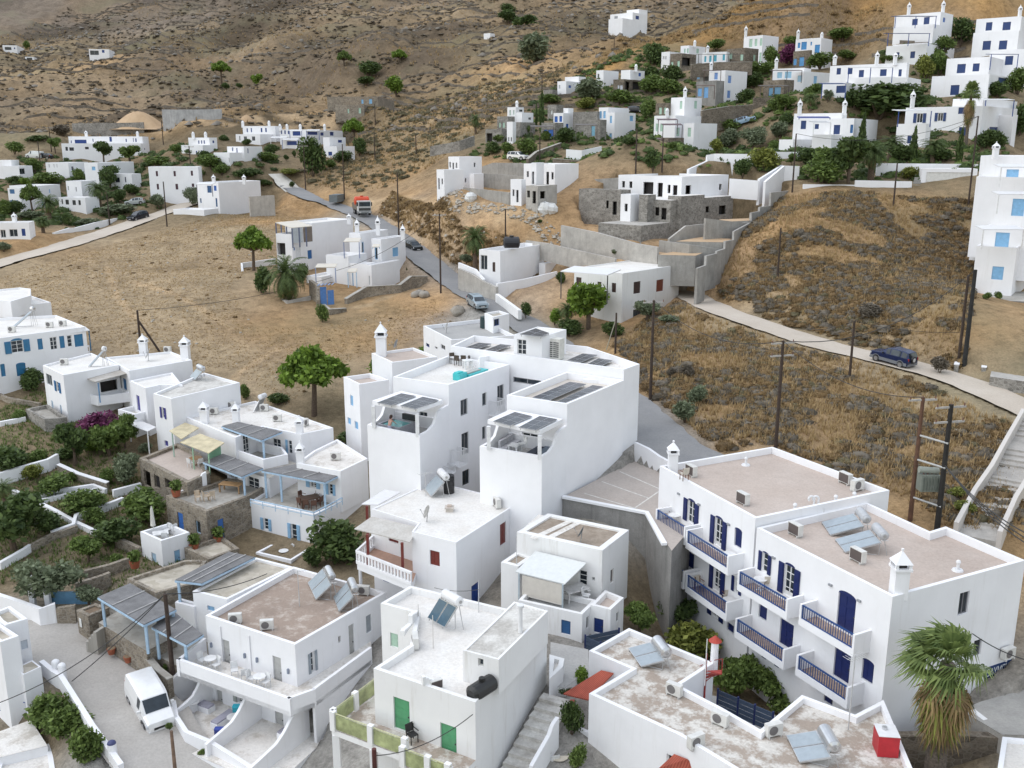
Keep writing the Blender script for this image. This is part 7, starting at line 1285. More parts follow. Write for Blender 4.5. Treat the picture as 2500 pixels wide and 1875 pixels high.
BR=House('village_house','corner of a white roof at the lower right edge','house',wall=WHITE,roof=R_WHITE);BR.k([e(1900,1405),e(1860,1660),e(1800,1900),e(2300,1900),e(2300,1440)],-27.6,-33,par=.2)
gw('stone_wall','dark rubble stone wall behind the fan palm trunk',None,.0,STONE3,.5,world=[G(e(1060,1385),-29.6),G(e(1240,1380),-29.4),G(e(1500,1375),-29.3),G(e(1900,1395),-29.3),G(e(2200,1420),-29.3)],sink=4,cat='wall')
pl9('upper_yard','grey concrete yard beside the hotel end wall','yard',[e(1560,1190),e(1730,1120),e(2020,1040),e(2300,960),e(2300,1400),e(1900,1390)],-29.0,-32,CONCW,patchy('yard_concrete',(.33,.32,.30),(.40,.385,.36),(.24,.23,.22),.4),0)
gw('yard_wall','white stepped wall with hatch running down from the hotel corner',None,0,WHITE2,.3,world=[G(e(1650,1180),-28.9),G(e(1780,1280),-29.0),G(e(1900,1385),-29.1)],sink=2.5)
fp=mk_fanpalm(9,6.0,1.2,nf=30,dead=58,trunk=.42,pet=1.15,wind=V3((-.55,.1,0)));fp['label']='tall fan palm with a skirt of dead fronds in front of the hotel end wall';cx,cy,cz=T(e(1455,830),45.5);fp.location=(cx,cy,cz-6.0)
def HB(fm,xn,xl,xr,t,yt,yb,**kw):
 return(fm(xn,0)[0],None if xl is None else fm(xl,0)[0],None if xr is None else fm(xr,0)[0],t,fm(0,yt)[1],fm(0,yb)[1],kw)
def O9(fm,bi,fc,sty,col,*rects):return[(bi,fc,fm(x0,y0),fm(x1,y1),sty,col)for x0,y0,x1,y1 in rects]
NB=(.012,.045,.20);MB2=(.03,.12,.42);MAR=(.06,.02,.035);LG=(.40,.58,.47);LB2=(.22,.45,.70)
fh('two storey white house with small maroon shutters above the valley road',[HB(n,2005,1500,2040,205,650,1010,al=12,er=7)],O9(n,0,0,'c',MAR,(1575,695,1602,748),(1755,695,1782,748),(1930,692,1956,742),(1455,820,1482,866),(1585,825,1612,882),(1775,825,1806,882),(1940,822,1968,856)),[(0,1530)]if 0 else[])
fh('white house with small upper room and long windowed porch by the two big palms',[HB(n,820,665,970,202,797,960),HB(n,860,590,1000,196,965,1130)],O9(n,0,0,'c',(.35,.35,.36),(683,848,700,890),(763,858,780,902))+O9(n,0,1,'c',(.35,.35,.36),(893,852,917,902))+O9(n,1,0,'w',(.1,.1,.1),(620,980,640,1030),(660,985,700,1035),(730,990,770,1040),(790,990,820,1040)))
fh('white house with light blue balcony behind the tall pine and palm',[HB(n,372,92,605,206,845,1095),HB(n,200,75,372,200,870,1050)],O9(n,0,1,'c',LB2,(495,880,512,915),(420,1000,440,1040))+O9(n,1,0,'c',(.05,.15,.32),(95,880,150,925),(100,990,190,1040)))
fh('low white house at the far left of the valley with columned porch',[HB(n,190,-60,325,226,645,775),HB(n,110,-60,190,230,585,640)],O9(n,0,1,'w',(.2,.2,.22),(195,670,255,725)))
fh('white house with grey parapet terrace in the middle of the valley village',[HB(n,690,460,890,224,610,765)],O9(n,0,1,'c',(.1,.1,.15),(722,650,748,688))+O9(n,0,0,'c',(.5,.5,.5),(490,625,505,660),(540,625,552,660),(570,625,582,660)))
fh('white valley house with a blue arched window and deep loggia',[HB(n,985,850,1352,217,612,800),HB(n,1330,1112,1425,211,725,880)],O9(n,0,0,'c',LB2,(928,650,968,688))+O9(n,0,1,'w',(.4,.45,.5),(990,740,1060,790),(1070,640,1160,690))+O9(n,1,0,'w',(.05,.05,.1),(1165,760,1215,810),(1262,755,1280,810)))
fh('long two storey white house at the back of the valley with navy shutters',[HB(n,1440,690,1502,262,345,430,al=14),HB(n,1420,620,1510,257,415,535,al=14)],O9(n,0,0,'c',NB,(715,385,728,412),(755,378,878,415),(935,368,948,398),(1105,345,1135,398),(1270,368,1285,400),(1345,362,1356,400),(1368,365,1385,400))+O9(n,1,1,'c',(.05,.05,.1),(1460,462,1472,480))+O9(n,1,0,'w',(.1,.1,.12),(660,450,690,490),(700,455,750,490),(860,450,900,475)),[(0,n(875,0)[0]),(0,n(1395,0)[0],'dome')])
fh('small white house with two arches and a navy door beside the valley parking bay',[HB(n,290,-60,345,168,1215,1400,al=15)],O9(n,0,0,'c',NB,(215,1280,262,1352))+O9(n,0,0,'w',(.6,.6,.6),(90,1285,185,1360),(0,1290,65,1370)),[(0,n(150,0)[0])])
fh('small two storey white house with porch and dome chimneys left of the compound',[HB(o,392,210,458,236,375,440),HB(o,335,150,462,232,440,535)],O9(o,0,0,'c',NB,(295,400,308,428),(320,398,332,428),(342,398,355,428))+O9(o,0,1,'c',NB,(420,400,438,422))+O9(o,1,0,'c',NB,(275,490,290,525),(318,485,335,515)),[(0,o(255,0)[0],'dome'),(0,o(362,0)[0],'dome')])
fh('white house with sloping garden wall left of the big round tree',[HB(o,690,545,848,216,452,590),HB(o,565,430,690,212,505,600)],O9(o,0,0,'c',NB,(588,460,600,492),(625,465,638,510))+O9(o,0,1,'c',NB,(722,468,734,510))+O9(o,1,0,'w',(.1,.1,.1),(560,550,640,590)),[(0,o(460,0)[0],'dome')]if 0 else[])
fh('large white compound of stacked rooms with royal blue verandas behind the round tree',[HB(o,960,680,1020,255,275,345,al=14),HB(o,830,620,960,250,345,425),HB(o,1235,1000,1545,250,305,385,al=20),HB(o,1165,1015,1240,244,370,455),HB(o,1430,1375,1570,240,372,455),HB(o,1495,1395,1648,235,450,560)],O9(o,0,0,'c',NB,(714,295,727,328),(750,292,762,328),(836,292,852,328),(875,292,890,328))+O9(o,1,0,'w',(.3,.3,.32),(650,362,662,400),(690,365,720,402),(760,365,790,402))+O9(o,2,0,'c',NB,(1010,312,1022,345),(1040,312,1054,345),(1070,315,1084,345),(1112,320,1182,358))+O9(o,2,1,'c',NB,(1240,322,1330,352),(1352,330,1382,358),(1435,325,1468,358))+O9(o,3,0,'c',NB,(1055,405,1150,440))+O9(o,4,1,'c',NB,(1398,405,1430,440),(1505,395,1540,418))+O9(o,5,0,'c',NB,(1420,497,1455,530)),[(0,o(683,0)[0],'dome'),(0,o(910,0)[0],'dome'),(2,o(1005,0)[0],'dome'),(2,o(1065,0)[0],'dome'),(2,o(1180,0)[0],'dome'),(2,o(1390,0)[0],'dome')],[(o(1085,318),o(1190,318),243,2.0,None,BLUE,2.2),(o(1230,316),o(1340,314),241,2.0,None,BLUE,2.2),(o(1020,395),o(1155,395),240,2.0,None,BLUE,2.2),(o(920,378),o(1060,376),243,2.0,None,PW,2.2)])
LW=fh('long plain white house with blue balcony and walled courtyard at the road bend',[HB(o,470,282,832,196,765,1000,al=42),HB(o,345,80,470,190,1000,1055,par=.5)],O9(o,0,0,'c',(.02,.08,.20),(372,790,415,852),(312,900,327,940),(445,898,465,972))+O9(o,0,0,'c',MB2,(430,790,457,835)),[(0,o(432,0)[0]),(0,o(695,0)[0])],[(o(280,782),o(415,775),189,2.5,None,(.15,.15,.18),2.3)])
OHH=fh('rambling old white house with pale awnings and light blue shutters above the dry field',[HB(p_,750,515,1102,153,335,700,al=42),HB(p_,572,436,754,148,432,700,par=.95),HB(p_,1165,1070,1405,149,425,680),HB(p_,1345,1262,1555,146,475,885,par=.5),HB(p_,1262,1222,1505,141,700,890),HB(p_,1062,868,1222,143,622,800,par=.5),HB(p_,1222,955,1300,142,690,905,par=.4),HB(p_,830,700,1000,143,800,890)],O9(p_,0,0,'c',(.02,.13,.35),(708,572,764,640))+O9(p_,1,0,'o',DARK,(446,505,522,610))+O9(p_,1,1,'c',(.02,.13,.35),(590,545,604,570))+O9(p_,1,1,'c',(.70,.72,.74),(606,542,655,645))+O9(p_,1,1,'c',(.02,.13,.35),(710,572,752,640))+O9(p_,3,1,'c',LB2,(1445,550,1497,618))+O9(p_,2,1,'w',LB2,(1180,500,1200,590),(1270,545,1285,640))+O9(p_,3,0,'w',LB2,(1290,545,1318,650))+O9(p_,6,0,'c',LB2,(998,752,1035,808),(1095,765,1110,890))+O9(p_,4,0,'c',(.55,.57,.58),(1238,790,1252,870)),[(0,p_(1070,0)[0],'cap',1.2,3),(2,p_(1140,0)[0],'cap',2.0),(2,p_(1320,0)[0],'cap',2.4),(3,p_(1535,0)[0],'cap',2.0)],[(p_(1020,500),p_(1155,487),142.5,3.2,CREAM,(.22,.26,.42),2.4),(p_(1270,545),p_(1330,537),141.5,1.6,CREAM,PBLUE,.2),(p_(775,722),p_(950,705),139,2.2,CREAM,(.3,.36,.55),2.2),(p_(1055,762),p_(1130,752),138.5,2.0,CREAM,PBLUE,2.2)])
Q4=[V3(T(x,t))for x,t in((p_(434,334),152.5),(p_(572,380),147.5),(p_(752,364),149.5),(p_(620,318),155))]
mb=MB();mb.quad(*[x+V3((0,0,.1))for x in Q4]);mb.quad(*Q4[::-1])
for t in range(4):mb.quad(Q4[t],Q4[(t+1)%4],Q4[(t+1)%4]+V3((0,0,.1)),Q4[t]+V3((0,0,.1)))
mb.b('awning',CREAM,OHH.root)
for A,B,n9 in((Q4[0],Q4[1],3),(Q4[1],Q4[2],3)):
 for t in range(n9):c_=A+(B-A)*(t/n9+.02);mb=MB();mb.box(c_.x-.09,c_.x+.09,c_.y-.09,c_.y+.09,c_.z-3,c_.z);mb.b('post',pa((.12,.14,.22)),OHH.root)
for f0,f1,cl in((.02,.5,(.42,.45,.48)),(.55,.98,(.16,.13,.11))):A=Q4[1]+(Q4[2]-Q4[1])*f0;B=Q4[1]+(Q4[2]-Q4[1])*f1;dz=V3((0,0,2.3));mb=MB();mb.quad(A-dz,B-dz,B,A);mb.b('screen_panel',pa(cl,.3),OHH.root)
fh('plain white box house with tall parapet and a black tank beside the road',[HB(q,755,552,1182,134,1038,1360,par=.9),HB(q,1190,1130,1300,141,1160,1260,par=.3)],O9(q,0,0,'w',(.55,.55,.55),(565,1075,632,1222))+O9(q,0,0,'c',BROWN,(680,1145,708,1240)))
fh('weathered white two storey house with brown shutters and wide white porch roof',[HB(x_,1485,1070,1980,119,310,760,al=38,par=.12,wall=OLDW,roof=R_WHITE)],O9(x_,0,1,'c',BROWN,(1583,385,1640,478))+O9(x_,0,1,'c',(.17,.045,.025),(1780,368,1838,460))+O9(x_,0,1,'w',(.08,.08,.08),(1578,625,1665,712))+O9(x_,0,0,'c',BROWN,(1270,380,1302,448),(1393,390,1428,476),(1085,340,1130,420)),[],[(x_(950,296),x_(1358,390),113.5,3.4,WMETAL,(.06,.06,.06),3.2,110.5)])
fh('unfinished plain white two storey house farthest left on the building site',[HB(z_,415,260,735,167,190,705,al=48),HB(z_,200,92,480,160,375,705,al=48),HB(z_,625,560,760,165,430,640)],O9(z_,0,0,'o',DARK,(272,265,295,347),(315,275,340,370),(362,275,385,350))+O9(z_,0,1,'o',DARK,(622,275,648,335),(495,495,518,555))+O9(z_,1,0,'o',DARK,(112,495,138,652),(160,500,182,582)))
fh('unfinished white house with a bare concrete ground floor room on the building site',[HB(z_,1775,1330,2112,157,295,880,al=38),HB(z_,1298,1143,1362,150,515,880),HB(z_,1530,1362,1805,148,605,960,wall=CONCW,par=.06),HB(z_,1510,1440,1620,152.5,275,595)],O9(z_,0,0,'o',DARK,(1372,395,1402,478),(1650,405,1688,585),(1722,410,1754,512))+O9(z_,0,1,'o',DARK,(1928,665,1980,760))+O9(z_,1,0,'o',DARK,(1170,655,1198,750),(1222,662,1256,838))+O9(z_,2,0,'o',DARK,(1378,670,1418,768),(1455,678,1503,856))+O9(z_,2,1,'o',DARK,(1565,682,1640,782))+O9(z_,3,0,'o',DARK,(1440,400,1478,580)))
fh('large unfinished villa, white above and grey rubble stone below',[HB(y_,1170,190,1890,146,325,715,al=34),HB(y_,995,380,1965,140.5,690,1110,al=34,wall=STONE2,par=.0),HB(y_,222,-420,380,147,535,960,al=34,wall=STONE2),HB(y_,380,225,520,142,600,1010,al=34),HB(y_,540,-120,1560,136,1080,1350,al=34,wall=STONE2,par=.0,roof=CONCW),HB(y_,640,510,770,141,605,1050,wall=STONE2,par=0),HB(y_,1160,955,1175,141,625,720,wall=STONE2,par=0)],O9(y_,0,0,'o',DARK,(245,392,286,492),(357,398,400,500),(575,405,722,630),(795,418,866,652),(948,448,988,580),(1030,455,1093,625))+O9(y_,0,1,'o',DARK,(1228,460,1308,592),(1745,438,1782,528))+O9(y_,1,0,'o',DARK,(435,770,492,898),(515,785,585,1005),(755,795,815,925),(850,805,925,990))+O9(y_,1,1,'o',DARK,(1538,785,1590,875),(1742,772,1845,900))+O9(y_,2,0,'o',DARK,(0,690,35,815),(100,705,160,915))+O9(y_,3,0,'o',DARK,(283,740,328,862)))
fh('low concrete garage frame with black netting under the stepped site walls',[HB(y_,985,545,1520,128,1530,1740,al=34,wall=CONCW,par=0,roof=SAND)],O9(y_,0,0,'o',DARK,(590,1580,700,1660),(720,1590,900,1690)),name='concrete_garage',cat='garage')
def tw(label,pts,tops,mat=CONC,th=.35,name='retaining_wall',sink=3.0,cap=None):
 0
 W=[T(p,t)for p,t in pts];return gw(name,label,None,0.0,mat,th,cap,world=W,sink=sink)
sp=[((1702,652),119.5),((1722,640),121),((1722,628),121),((1748,617),124),((1748,600),124),((1772,590),127.5),((1772,572),127.5),((1806,562),131.5),((1806,540),131.5),((1838,528),135),((1838,515),135),((1870,504),139),((1870,480),139),((1908,470),144),((1935,462),147)]
sp=[((r_(x,y)),t)for x,y,t in((1070,1205,119),(1150,1175,122),(1155,1085,122.3),(1255,1062,126),(1258,1040,126.2),(1335,1015,129),(1338,945,129.2),(1420,930,132),(1423,850,132.2),(1590,760,138),(1590,670,138.2),(1670,655,141),(1672,615,141.2),(1775,600,145),(1780,475,145.3),(1990,452,152))]
tw('long stepped concrete boundary wall climbing the right edge of the building site',sp,None,CONC,.3,sink=4.5)
tw('concrete garden wall behind the upper sandy terrace of the site',[(r_(1150,722),133),(r_(1510,765),137),(r_(1590,755),138)],None,sink=3.2);tw('concrete garden wall below the middle sandy terrace',[(r_(715,935),131),(r_(1000,975),127.5),(r_(1330,1025),129.5)],None,sink=2.6)
tw('sloping concrete stair wall right of the villa',[(r_(800,920),132.5),(r_(960,795),135.5),(r_(1150,775),138)],None,CONCW,.3,sink=2.2);tw('long pale concrete wall in front of the villa forecourt',[(q(1350,790),141),(q(1700,860),136),(q(2074,965),131),(r_(700,1000),128.5)],None,CONCW,.4,sink=3.5)
tw('block patterned concrete wall behind the white box house',[(q(1010,935),146),(q(1190,960),141),(q(1500,1030),136),(q(1870,1110),131)],None,CONCW,.35,sink=2.6);tw('concrete panel wall between the two unfinished white houses',[(z_(480,625),162),(z_(800,660),157),(z_(1140,700),152)],None,CONC,.3,sink=4)
tw('upper concrete wall behind the left unfinished house',[(z_(760,430),172),(z_(1000,440),168),(z_(1330,470),163)],None,CONC,.3,sink=3.5);tw('curved concrete wall under the parked white off roader',[(z_(745,330),180),(z_(900,275),178),(z_(1330,280),172)],None,CONC,.3,sink=3);tw('concrete retaining wall between the middle unfinished house and the villa',[(q(1520,330),166),(q(1690,345),160),(q(1900,330),157)],None,CONC,.4,sink=5.5)
for lb,px,t,z0 in(('upper sandy terrace of the building site',[r_(1170,715),r_(1590,765),r_(1580,705),r_(1310,700)],(134,138,142,140),0),('middle sandy terrace of the building site',[r_(870,940),r_(1320,1015),r_(1420,850),r_(1120,840)],(131,130,134,137),0),('lower sandy terrace over the garage of the building site',[r_(700,1060),r_(1060,1075),r_(1150,1000),r_(900,1020)],(126,125,129,131),0)):
 W=[T(x,tt)for x,tt in zip(px,t)];zz=sum(x[2]for x in W)/4-.3;pl9('sand_terrace',lb,'terrace',[(x[0],x[1],0)for x in W],zz,zz-4,CONC,SAND,0,pad=False)
tw('long white street wall left of the palm, below the terraced garden',[(u_(285,1492),150),(u_(700,1498),150)],None,WHITE,.4,'garden_wall',sink=2.4);tw('long white street wall in the middle with a garden step',[(u_(706,1460),149.5),(u_(1165,1470),149)],None,WHITE,.4,'garden_wall',sink=3.5);tw('upper white garden wall behind the palm and cypresses',[(u_(880,1322),156),(u_(1700,1330),154)],None,WHITE,.4,'garden_wall',sink=3)
GRG=House('white_garage','wide white garage front beside the blue gated steps','garage',wall=WHITE,roof=R_WHITE);P0=T(u_(1250,1365),150);P1=T(u_(1700,1370),148);GRG.k([(P0[0],P0[1],0),(P1[0],P1[1],0),(P1[0]+1,P1[1]+5,0),(P0[0]+1,P0[1]+5,0)],P0[2],P0[2]-5,[(0,u_(1285,1395),u_(1640,1540),'d',(.68,.67,.64))],par=.1)
steps('garden_steps','narrow steps with a blue gate between the white street wall and the garage',u_(1190,1535),u_(1240,1375),-7.2,-4.6,1.2,8,CONCD,world=(T(u_(1195,1540),149),T(u_(1240,1375),154)))
tw('white ramp wall right of the unfinished villa',[(r_(985,250),160),(r_(1165,170),163),(r_(1165,115),163),(r_(1240,100),163),(r_(1615,103),160)],None,WHITE,.4,'garden_wall',sink=5);tw('white wall in front of the agave bed right of the villa',[(r_(1390,340),152),(r_(1670,360),150)],None,WHITE,.4,'garden_wall',sink=3);tw('stepped white driveway wall under the thin pole',[(r_(1670,345),150),(r_(1890,210),157)],None,WHITE,.4,'garden_wall',sink=4);tw('right hand white driveway wall by the thin pole',[(r_(1725,370),149),(r_(1910,215),154),(r_(2060,220),154)],None,WHITE,.4,'garden_wall',sink=4.5)
tw('white terrace wall far left of the upper blue shutter houses',[(u_(45,1230),163),(u_(300,1232),163)],None,WHITE,.4,'garden_wall',sink=3.5);tw('brown stone retaining wall with pale coping below the villas',[(s_(1268,1212),178),(s_(1600,1235),174),(s_(1720,1225),174),(s_(1885,1155),178),(s_(2212,1160),176)],None,STONE3,.5,sink=4,cap=FLAG2);tw('brown stone ramp wall behind the parked white off roader',[(s_(1000,1215),184),(s_(1090,1140),188),(s_(1340,1050),194)],None,STONE3,.5,sink=3,cap=FLAG2);tw('long grey stone wall left of the cypress garden',[(s_(0,1085),198),(s_(300,1030),196),(s_(450,975),200)],None,STONE2,.4,sink=2);tw('white curved pool wall below the stone villas',[(s_(1405,1115),186),(s_(1560,1125),184),(s_(1760,1085),186)],None,WHITE,.4,'garden_wall',sink=2);tw('dark stone terrace wall in the middle of the hillside',[(t_(840,870),196),(t_(1100,830),199),(t_(1330,815),201)],None,STONE3,.5,sink=4.5,cap=FLAG2);tw('dark stone terrace wall under the pergola house',[(t_(1340,745),203),(t_(1700,735),203)],None,STONE3,.5,sink=4.5);tw('long stone terrace wall across the upper villas',[(t_(740,425),226),(t_(1000,405),228),(t_(1330,400),228)],None,STONE3,.5,sink=3,cap=FLAG2)
SW=dict(wall=STONE2);S3=dict(wall=STONE3,par=.4)
fh('white villa with stone wing at the upper left end of the slope',[HB(s_,1400,1310,1602,232,412,590),HB(s_,1530,1388,1602,236,365,420),HB(s_,1640,1550,1672,230,392,500,**SW),HB(s_,1260,1165,1310,231,500,590,**SW)],O9(s_,0,0,'c',(.5,.52,.55),(1323,455,1340,490),(1330,540,1350,575))+O9(s_,0,1,'c',MB2,(1425,455,1452,484))+O9(s_,2,0,'c',(.6,.6,.6),(1565,460,1585,490)))
fh('small white cube house with a black tank high on the slope',[HB(s_,1785,1710,1940,239,300,465)],O9(s_,0,0,'w',(.5,.5,.5),(1722,338,1740,385))+O9(s_,0,1,'c',(.4,.4,.42),(1762,358,1774,380)))
fh('white villa with dark stone loggia and white shutters high on the slope',[HB(s_,2060,1965,2208,237,297,390),HB(s_,1995,1885,2180,231,392,530,**S3)],O9(s_,0,1,'c',MB2,(2145,328,2170,365))+O9(s_,1,0,'c',(.62,.64,.7),(1928,455,1945,515),(1952,455,1980,515))+O9(s_,1,1,'o',DARK,(2010,415,2050,520),(2085,415,2170,515)),[(0,s_(2118,0)[0],'dome')])
fh('white tower house with grey stone wings beside the lone palm',[HB(s_,880,795,965,212,680,810),HB(s_,945,885,1062,207,735,835),HB(s_,800,690,872,207,775,910,**SW),HB(s_,735,570,800,202,905,1070,**SW),HB(s_,850,790,885,199,830,1055),HB(s_,930,880,1080,203,835,990,**SW)],O9(s_,0,0,'c',(.45,.55,.5),(815,712,833,765),(853,712,868,758))+O9(s_,0,1,'w',(.3,.3,.3),(918,705,952,730))+O9(s_,1,1,'w',(.4,.4,.4),(1012,785,1040,812))+O9(s_,2,0,'c',LG,(708,840,725,890),(745,840,768,892))+O9(s_,3,0,'o',DARK,(580,950,640,1045))+O9(s_,3,0,'c',(.6,.62,.62),(660,985,705,1025))+O9(s_,4,0,'w',(.4,.4,.4),(802,990,815,1035),(828,990,842,1035)),[(0,s_(893,0)[0],'dome')])
fh('white house with royal blue doors and stone porch right of the tall cypress',[HB(s_,1370,1270,1500,208,740,960),HB(s_,1285,1145,1372,202,840,1010,**SW),HB(s_,1300,1210,1372,218,655,800,**SW),HB(s_,1420,1372,1475,212,690,745)],O9(s_,0,0,'c',MB2,(1280,775,1312,835),(1330,772,1358,832))+O9(s_,0,1,'c',MB2,(1398,852,1425,895))+O9(s_,1,0,'c',MB2,(1172,912,1205,985),(1215,912,1268,992))+O9(s_,2,0,'c',(.6,.62,.6),(1240,712,1260,755)),[],[(s_(1035,885),s_(1272,885),198,2.5,pa((.12,.10,.09)),(.10,.08,.07),2.6)])
fh('big white house with pale blue shutters and stone ground floor below the dark car',[HB(s_,1900,1820,2115,200,735,1035),HB(s_,1835,1738,2045,204,683,820),HB(s_,1752,1580,1816,196.5,810,1010,**SW),HB(s_,1720,1470,1760,205,725,820,wall=STONE2,par=.5)],O9(s_,0,0,'c',LB2,(1850,770,1870,845),(1845,950,1868,1025))+O9(s_,0,1,'c',LB2,(2055,768,2090,825),(2058,918,2090,985))+O9(s_,1,0,'c',LB2,(1745,722,1765,795),(1782,722,1805,795))+O9(s_,2,0,'c',(.2,.42,.55),(1660,875,1695,975)),[],[(s_(1500,868),s_(1720,866),193,2.5,pa((.12,.10,.09)),(.10,.08,.07),2.8)])
fh('white and dark stone villa with pale green shutters at the top left of the slope',[HB(t_,535,455,640,246,300,475),HB(t_,722,640,880,250,240,330),HB(t_,650,540,790,240,315,470,**S3)],O9(t_,0,0,'c',(.4,.4,.42),(470,345,482,375),(490,345,502,375),(472,432,492,460))+O9(t_,1,0,'c',LG,(672,272,686,312),(700,270,716,312))+O9(t_,1,1,'c',LG,(792,270,815,318))+O9(t_,2,0,'c',LG,(545,400,566,455),(606,390,628,445))+O9(t_,2,1,'o',DARK,(655,355,730,440)),[(1,t_(775,0)[0],'dome')])
fh('white villa with long dark pergola and turquoise doors',[HB(t_,1082,850,1120,236,300,415,al=16),HB(t_,1262,1082,1392,235,262,425,**S3),HB(t_,862,735,1000,227,412,580,wall=CONCD)],O9(t_,0,0,'c',(.08,.38,.50),(915,340,935,400),(960,335,985,395),(868,345,885,400),(1045,325,1065,385))+O9(t_,1,0,'c',LG,(1110,320,1135,370),(1215,325,1240,385))+O9(t_,1,1,'c',LG,(1342,330,1360,390))+O9(t_,2,0,'c',LB2,(758,480,780,540),(798,475,822,565),(840,475,860,535)),[(0,t_(898,0)[0])],[(t_(812,328),t_(1258,293),229,3.0,pa((.12,.10,.09)),(.08,.07,.06),2.9)])
fh('tall white house with pale green shutters at the very top of the stone villas',[HB(t_,1432,1250,1586,248,140,440)],O9(t_,0,0,'c',LG,(1302,180,1328,255),(1355,178,1376,245),(1405,172,1425,242),(1400,310,1420,395)),[(0,t_(1266,0)[0],'cap',2.2)])
fh('white house with cornflower shutters above a plain grey ground floor',[HB(t_,1072,915,1282,222,480,790),HB(t_,985,790,1062,216,578,760,wall=CONCD)],O9(t_,0,0,'c',(.16,.30,.62),(965,505,995,568))+O9(t_,0,1,'c',(.16,.30,.62),(1098,530,1126,605),(1090,675,1116,748))+O9(t_,1,0,'c',(.16,.36,.65),(805,655,840,730),(865,645,902,745)),[(0,t_(932,0)[0],'cap',2.0)],[(t_(868,485),t_(1030,480),217,2.5,pa((.12,.08,.07)),(.10,.06,.05),2.6),(t_(792,630),t_(970,625),211,2.2,pa((.14,.09,.07)),(.10,.06,.05),2.8)])
fh('white house with bright blue windows above a stone wing and bougainvillea',[HB(t_,1998,1750,2105,243,165,395,al=22),HB(t_,1892,1728,1908,238,285,440,**S3)],O9(t_,0,0,'c',(.05,.25,.55),(1770,215,1790,265),(1805,208,1852,280),(1935,235,1978,310),(1893,205,1904,240))+O9(t_,1,0,'c',(.12,.33,.62),(1785,355,1825,438),(1728,370,1755,430)),[(0,t_(1770,0)[0],'cap',2.0),(0,t_(2000,0)[0],'dome')])
fh('white house with light blue shutters and a dark stone veranda floor below',[HB(t_,1830,1528,1898,222,455,570,al=18),HB(t_,1832,1718,2085,218,490,770),HB(t_,1640,1440,1735,211.5,570,750,**S3)],O9(t_,0,0,'c',(.30,.52,.68),(1572,500,1615,555),(1645,495,1705,555))+O9(t_,1,0,'c',(.35,.55,.70),(1768,532,1808,590))+O9(t_,1,1,'c',(.28,.50,.72),(1925,535,1952,610))+O9(t_,1,0,'c',(.15,.18,.2),(1768,690,1798,755))+O9(t_,2,0,'c',(.12,.26,.40),(1490,650,1525,735),(1545,645,1600,735)),[(0,t_(1560,0)[0],'cap',2.3)],[(t_(1525,485),t_(1815,462),216,2.5,pa((.10,.07,.07)),(.08,.06,.06),2.6),(t_(1410,635),t_(1690,618),207,2.2,pa((.10,.08,.07)),(.08,.06,.06),2.8)])
fh('white stepped house with pale green shutters and stone base in the middle of the slope',[HB(t_,680,548,845,196,740,950),HB(t_,590,385,890,190,915,1090),HB(t_,770,672,992,186,990,1320),HB(t_,522,340,672,181,1130,1320,**S3),HB(t_,520,400,580,198,795,920,**S3)],O9(t_,0,0,'c',LG,(632,778,652,852))+O9(t_,0,1,'c',LG,(772,775,797,850))+O9(t_,1,0,'c',LG,(400,995,425,1070),(443,995,466,1070))+O9(t_,1,1,'c',LG,(600,1035,628,1115))+O9(t_,2,0,'c',LG,(708,1035,736,1120),(685,1200,700,1258),(730,1200,748,1258))+O9(t_,3,0,'c',LG,(388,1190,410,1265),(462,1200,478,1290),(512,1210,540,1300))+O9(t_,4,0,'c',LG,(430,840,455,905),(478,840,498,900)),[(0,t_(680,0)[0],'cap',2.0),(1,t_(508,0)[0],'dome')],[(t_(422,962),t_(612,958),185,2.2,pa((.10,.05,.06)),(.09,.05,.05),2.6),(t_(468,1010),t_(658,1006),181,2.2,pa((.10,.05,.06)),(.09,.05,.05),2.8),(t_(275,1150),t_(460,1146),178,2.2,pa((.10,.06,.06)),(.09,.05,.05),3.0)])
ND=(.012,.04,.15)
fh('highest white house with navy awnings over two long balconies',[HB(u_,1402,1028,1502,222,95,360,al=20),HB(u_,1292,960,1512,214,352,520,al=20),HB(u_,1345,1018,1400,219,195,260,par=.0,al=20),HB(u_,1290,1010,1350,216.5,345,380,par=0,al=20)],O9(u_,0,0,'c',ND,(1170,155,1210,202),(1265,140,1305,195),(1083,290,1128,347),(1200,282,1248,342))+O9(u_,0,1,'c',MB2,(1420,140,1434,182))+O9(u_,0,0,'c',ND,(1344,280,1360,335))+O9(u_,1,0,'c',ND,(1030,425,1062,462),(1155,418,1188,470),(1278,428,1312,475)),[(0,u_(1140,0)[0],'cap',2.3,3),(0,u_(1416,0)[0],'cap',2.6,2)],[(u_(1035,132),u_(1372,106),214,2.8,pa(ND),BLUE,2.5),(u_(975,272),u_(1318,247),211,2.8,pa(ND),BLUE,2.6)])
fh('tall stepped white house with rows of navy shutters at the right edge',[HB(u_,2056,1690,2090,217,130,255,al=10),HB(u_,2035,1665,2090,213,245,410,al=10),HB(u_,1802,1450,2120,203,458,610,al=14),HB(u_,1795,1330,2150,191,600,800,al=14),HB(u_,2110,1800,2200,207,395,640,al=10)],O9(u_,0,0,'c',ND,(1768,182,1812,246),(1905,180,1962,242))+O9(u_,1,0,'c',ND,(1743,333,1800,403),(1875,330,1932,399))+O9(u_,2,0,'c',ND,(1535,520,1596,591),(1662,515,1709,577))+O9(u_,4,0,'c',ND,(1925,455,1980,525))+O9(u_,3,0,'c',ND,(1482,690,1544,769),(1617,687,1673,760))+O9(u_,3,1,'c',(.05,.09,.2),(1868,625,1926,702)),[(0,u_(2038,0)[0],'cap',2.3)],[(u_(1810,442),u_(2035,424),199,2.5,pa(ND),BLUE,3.0)])
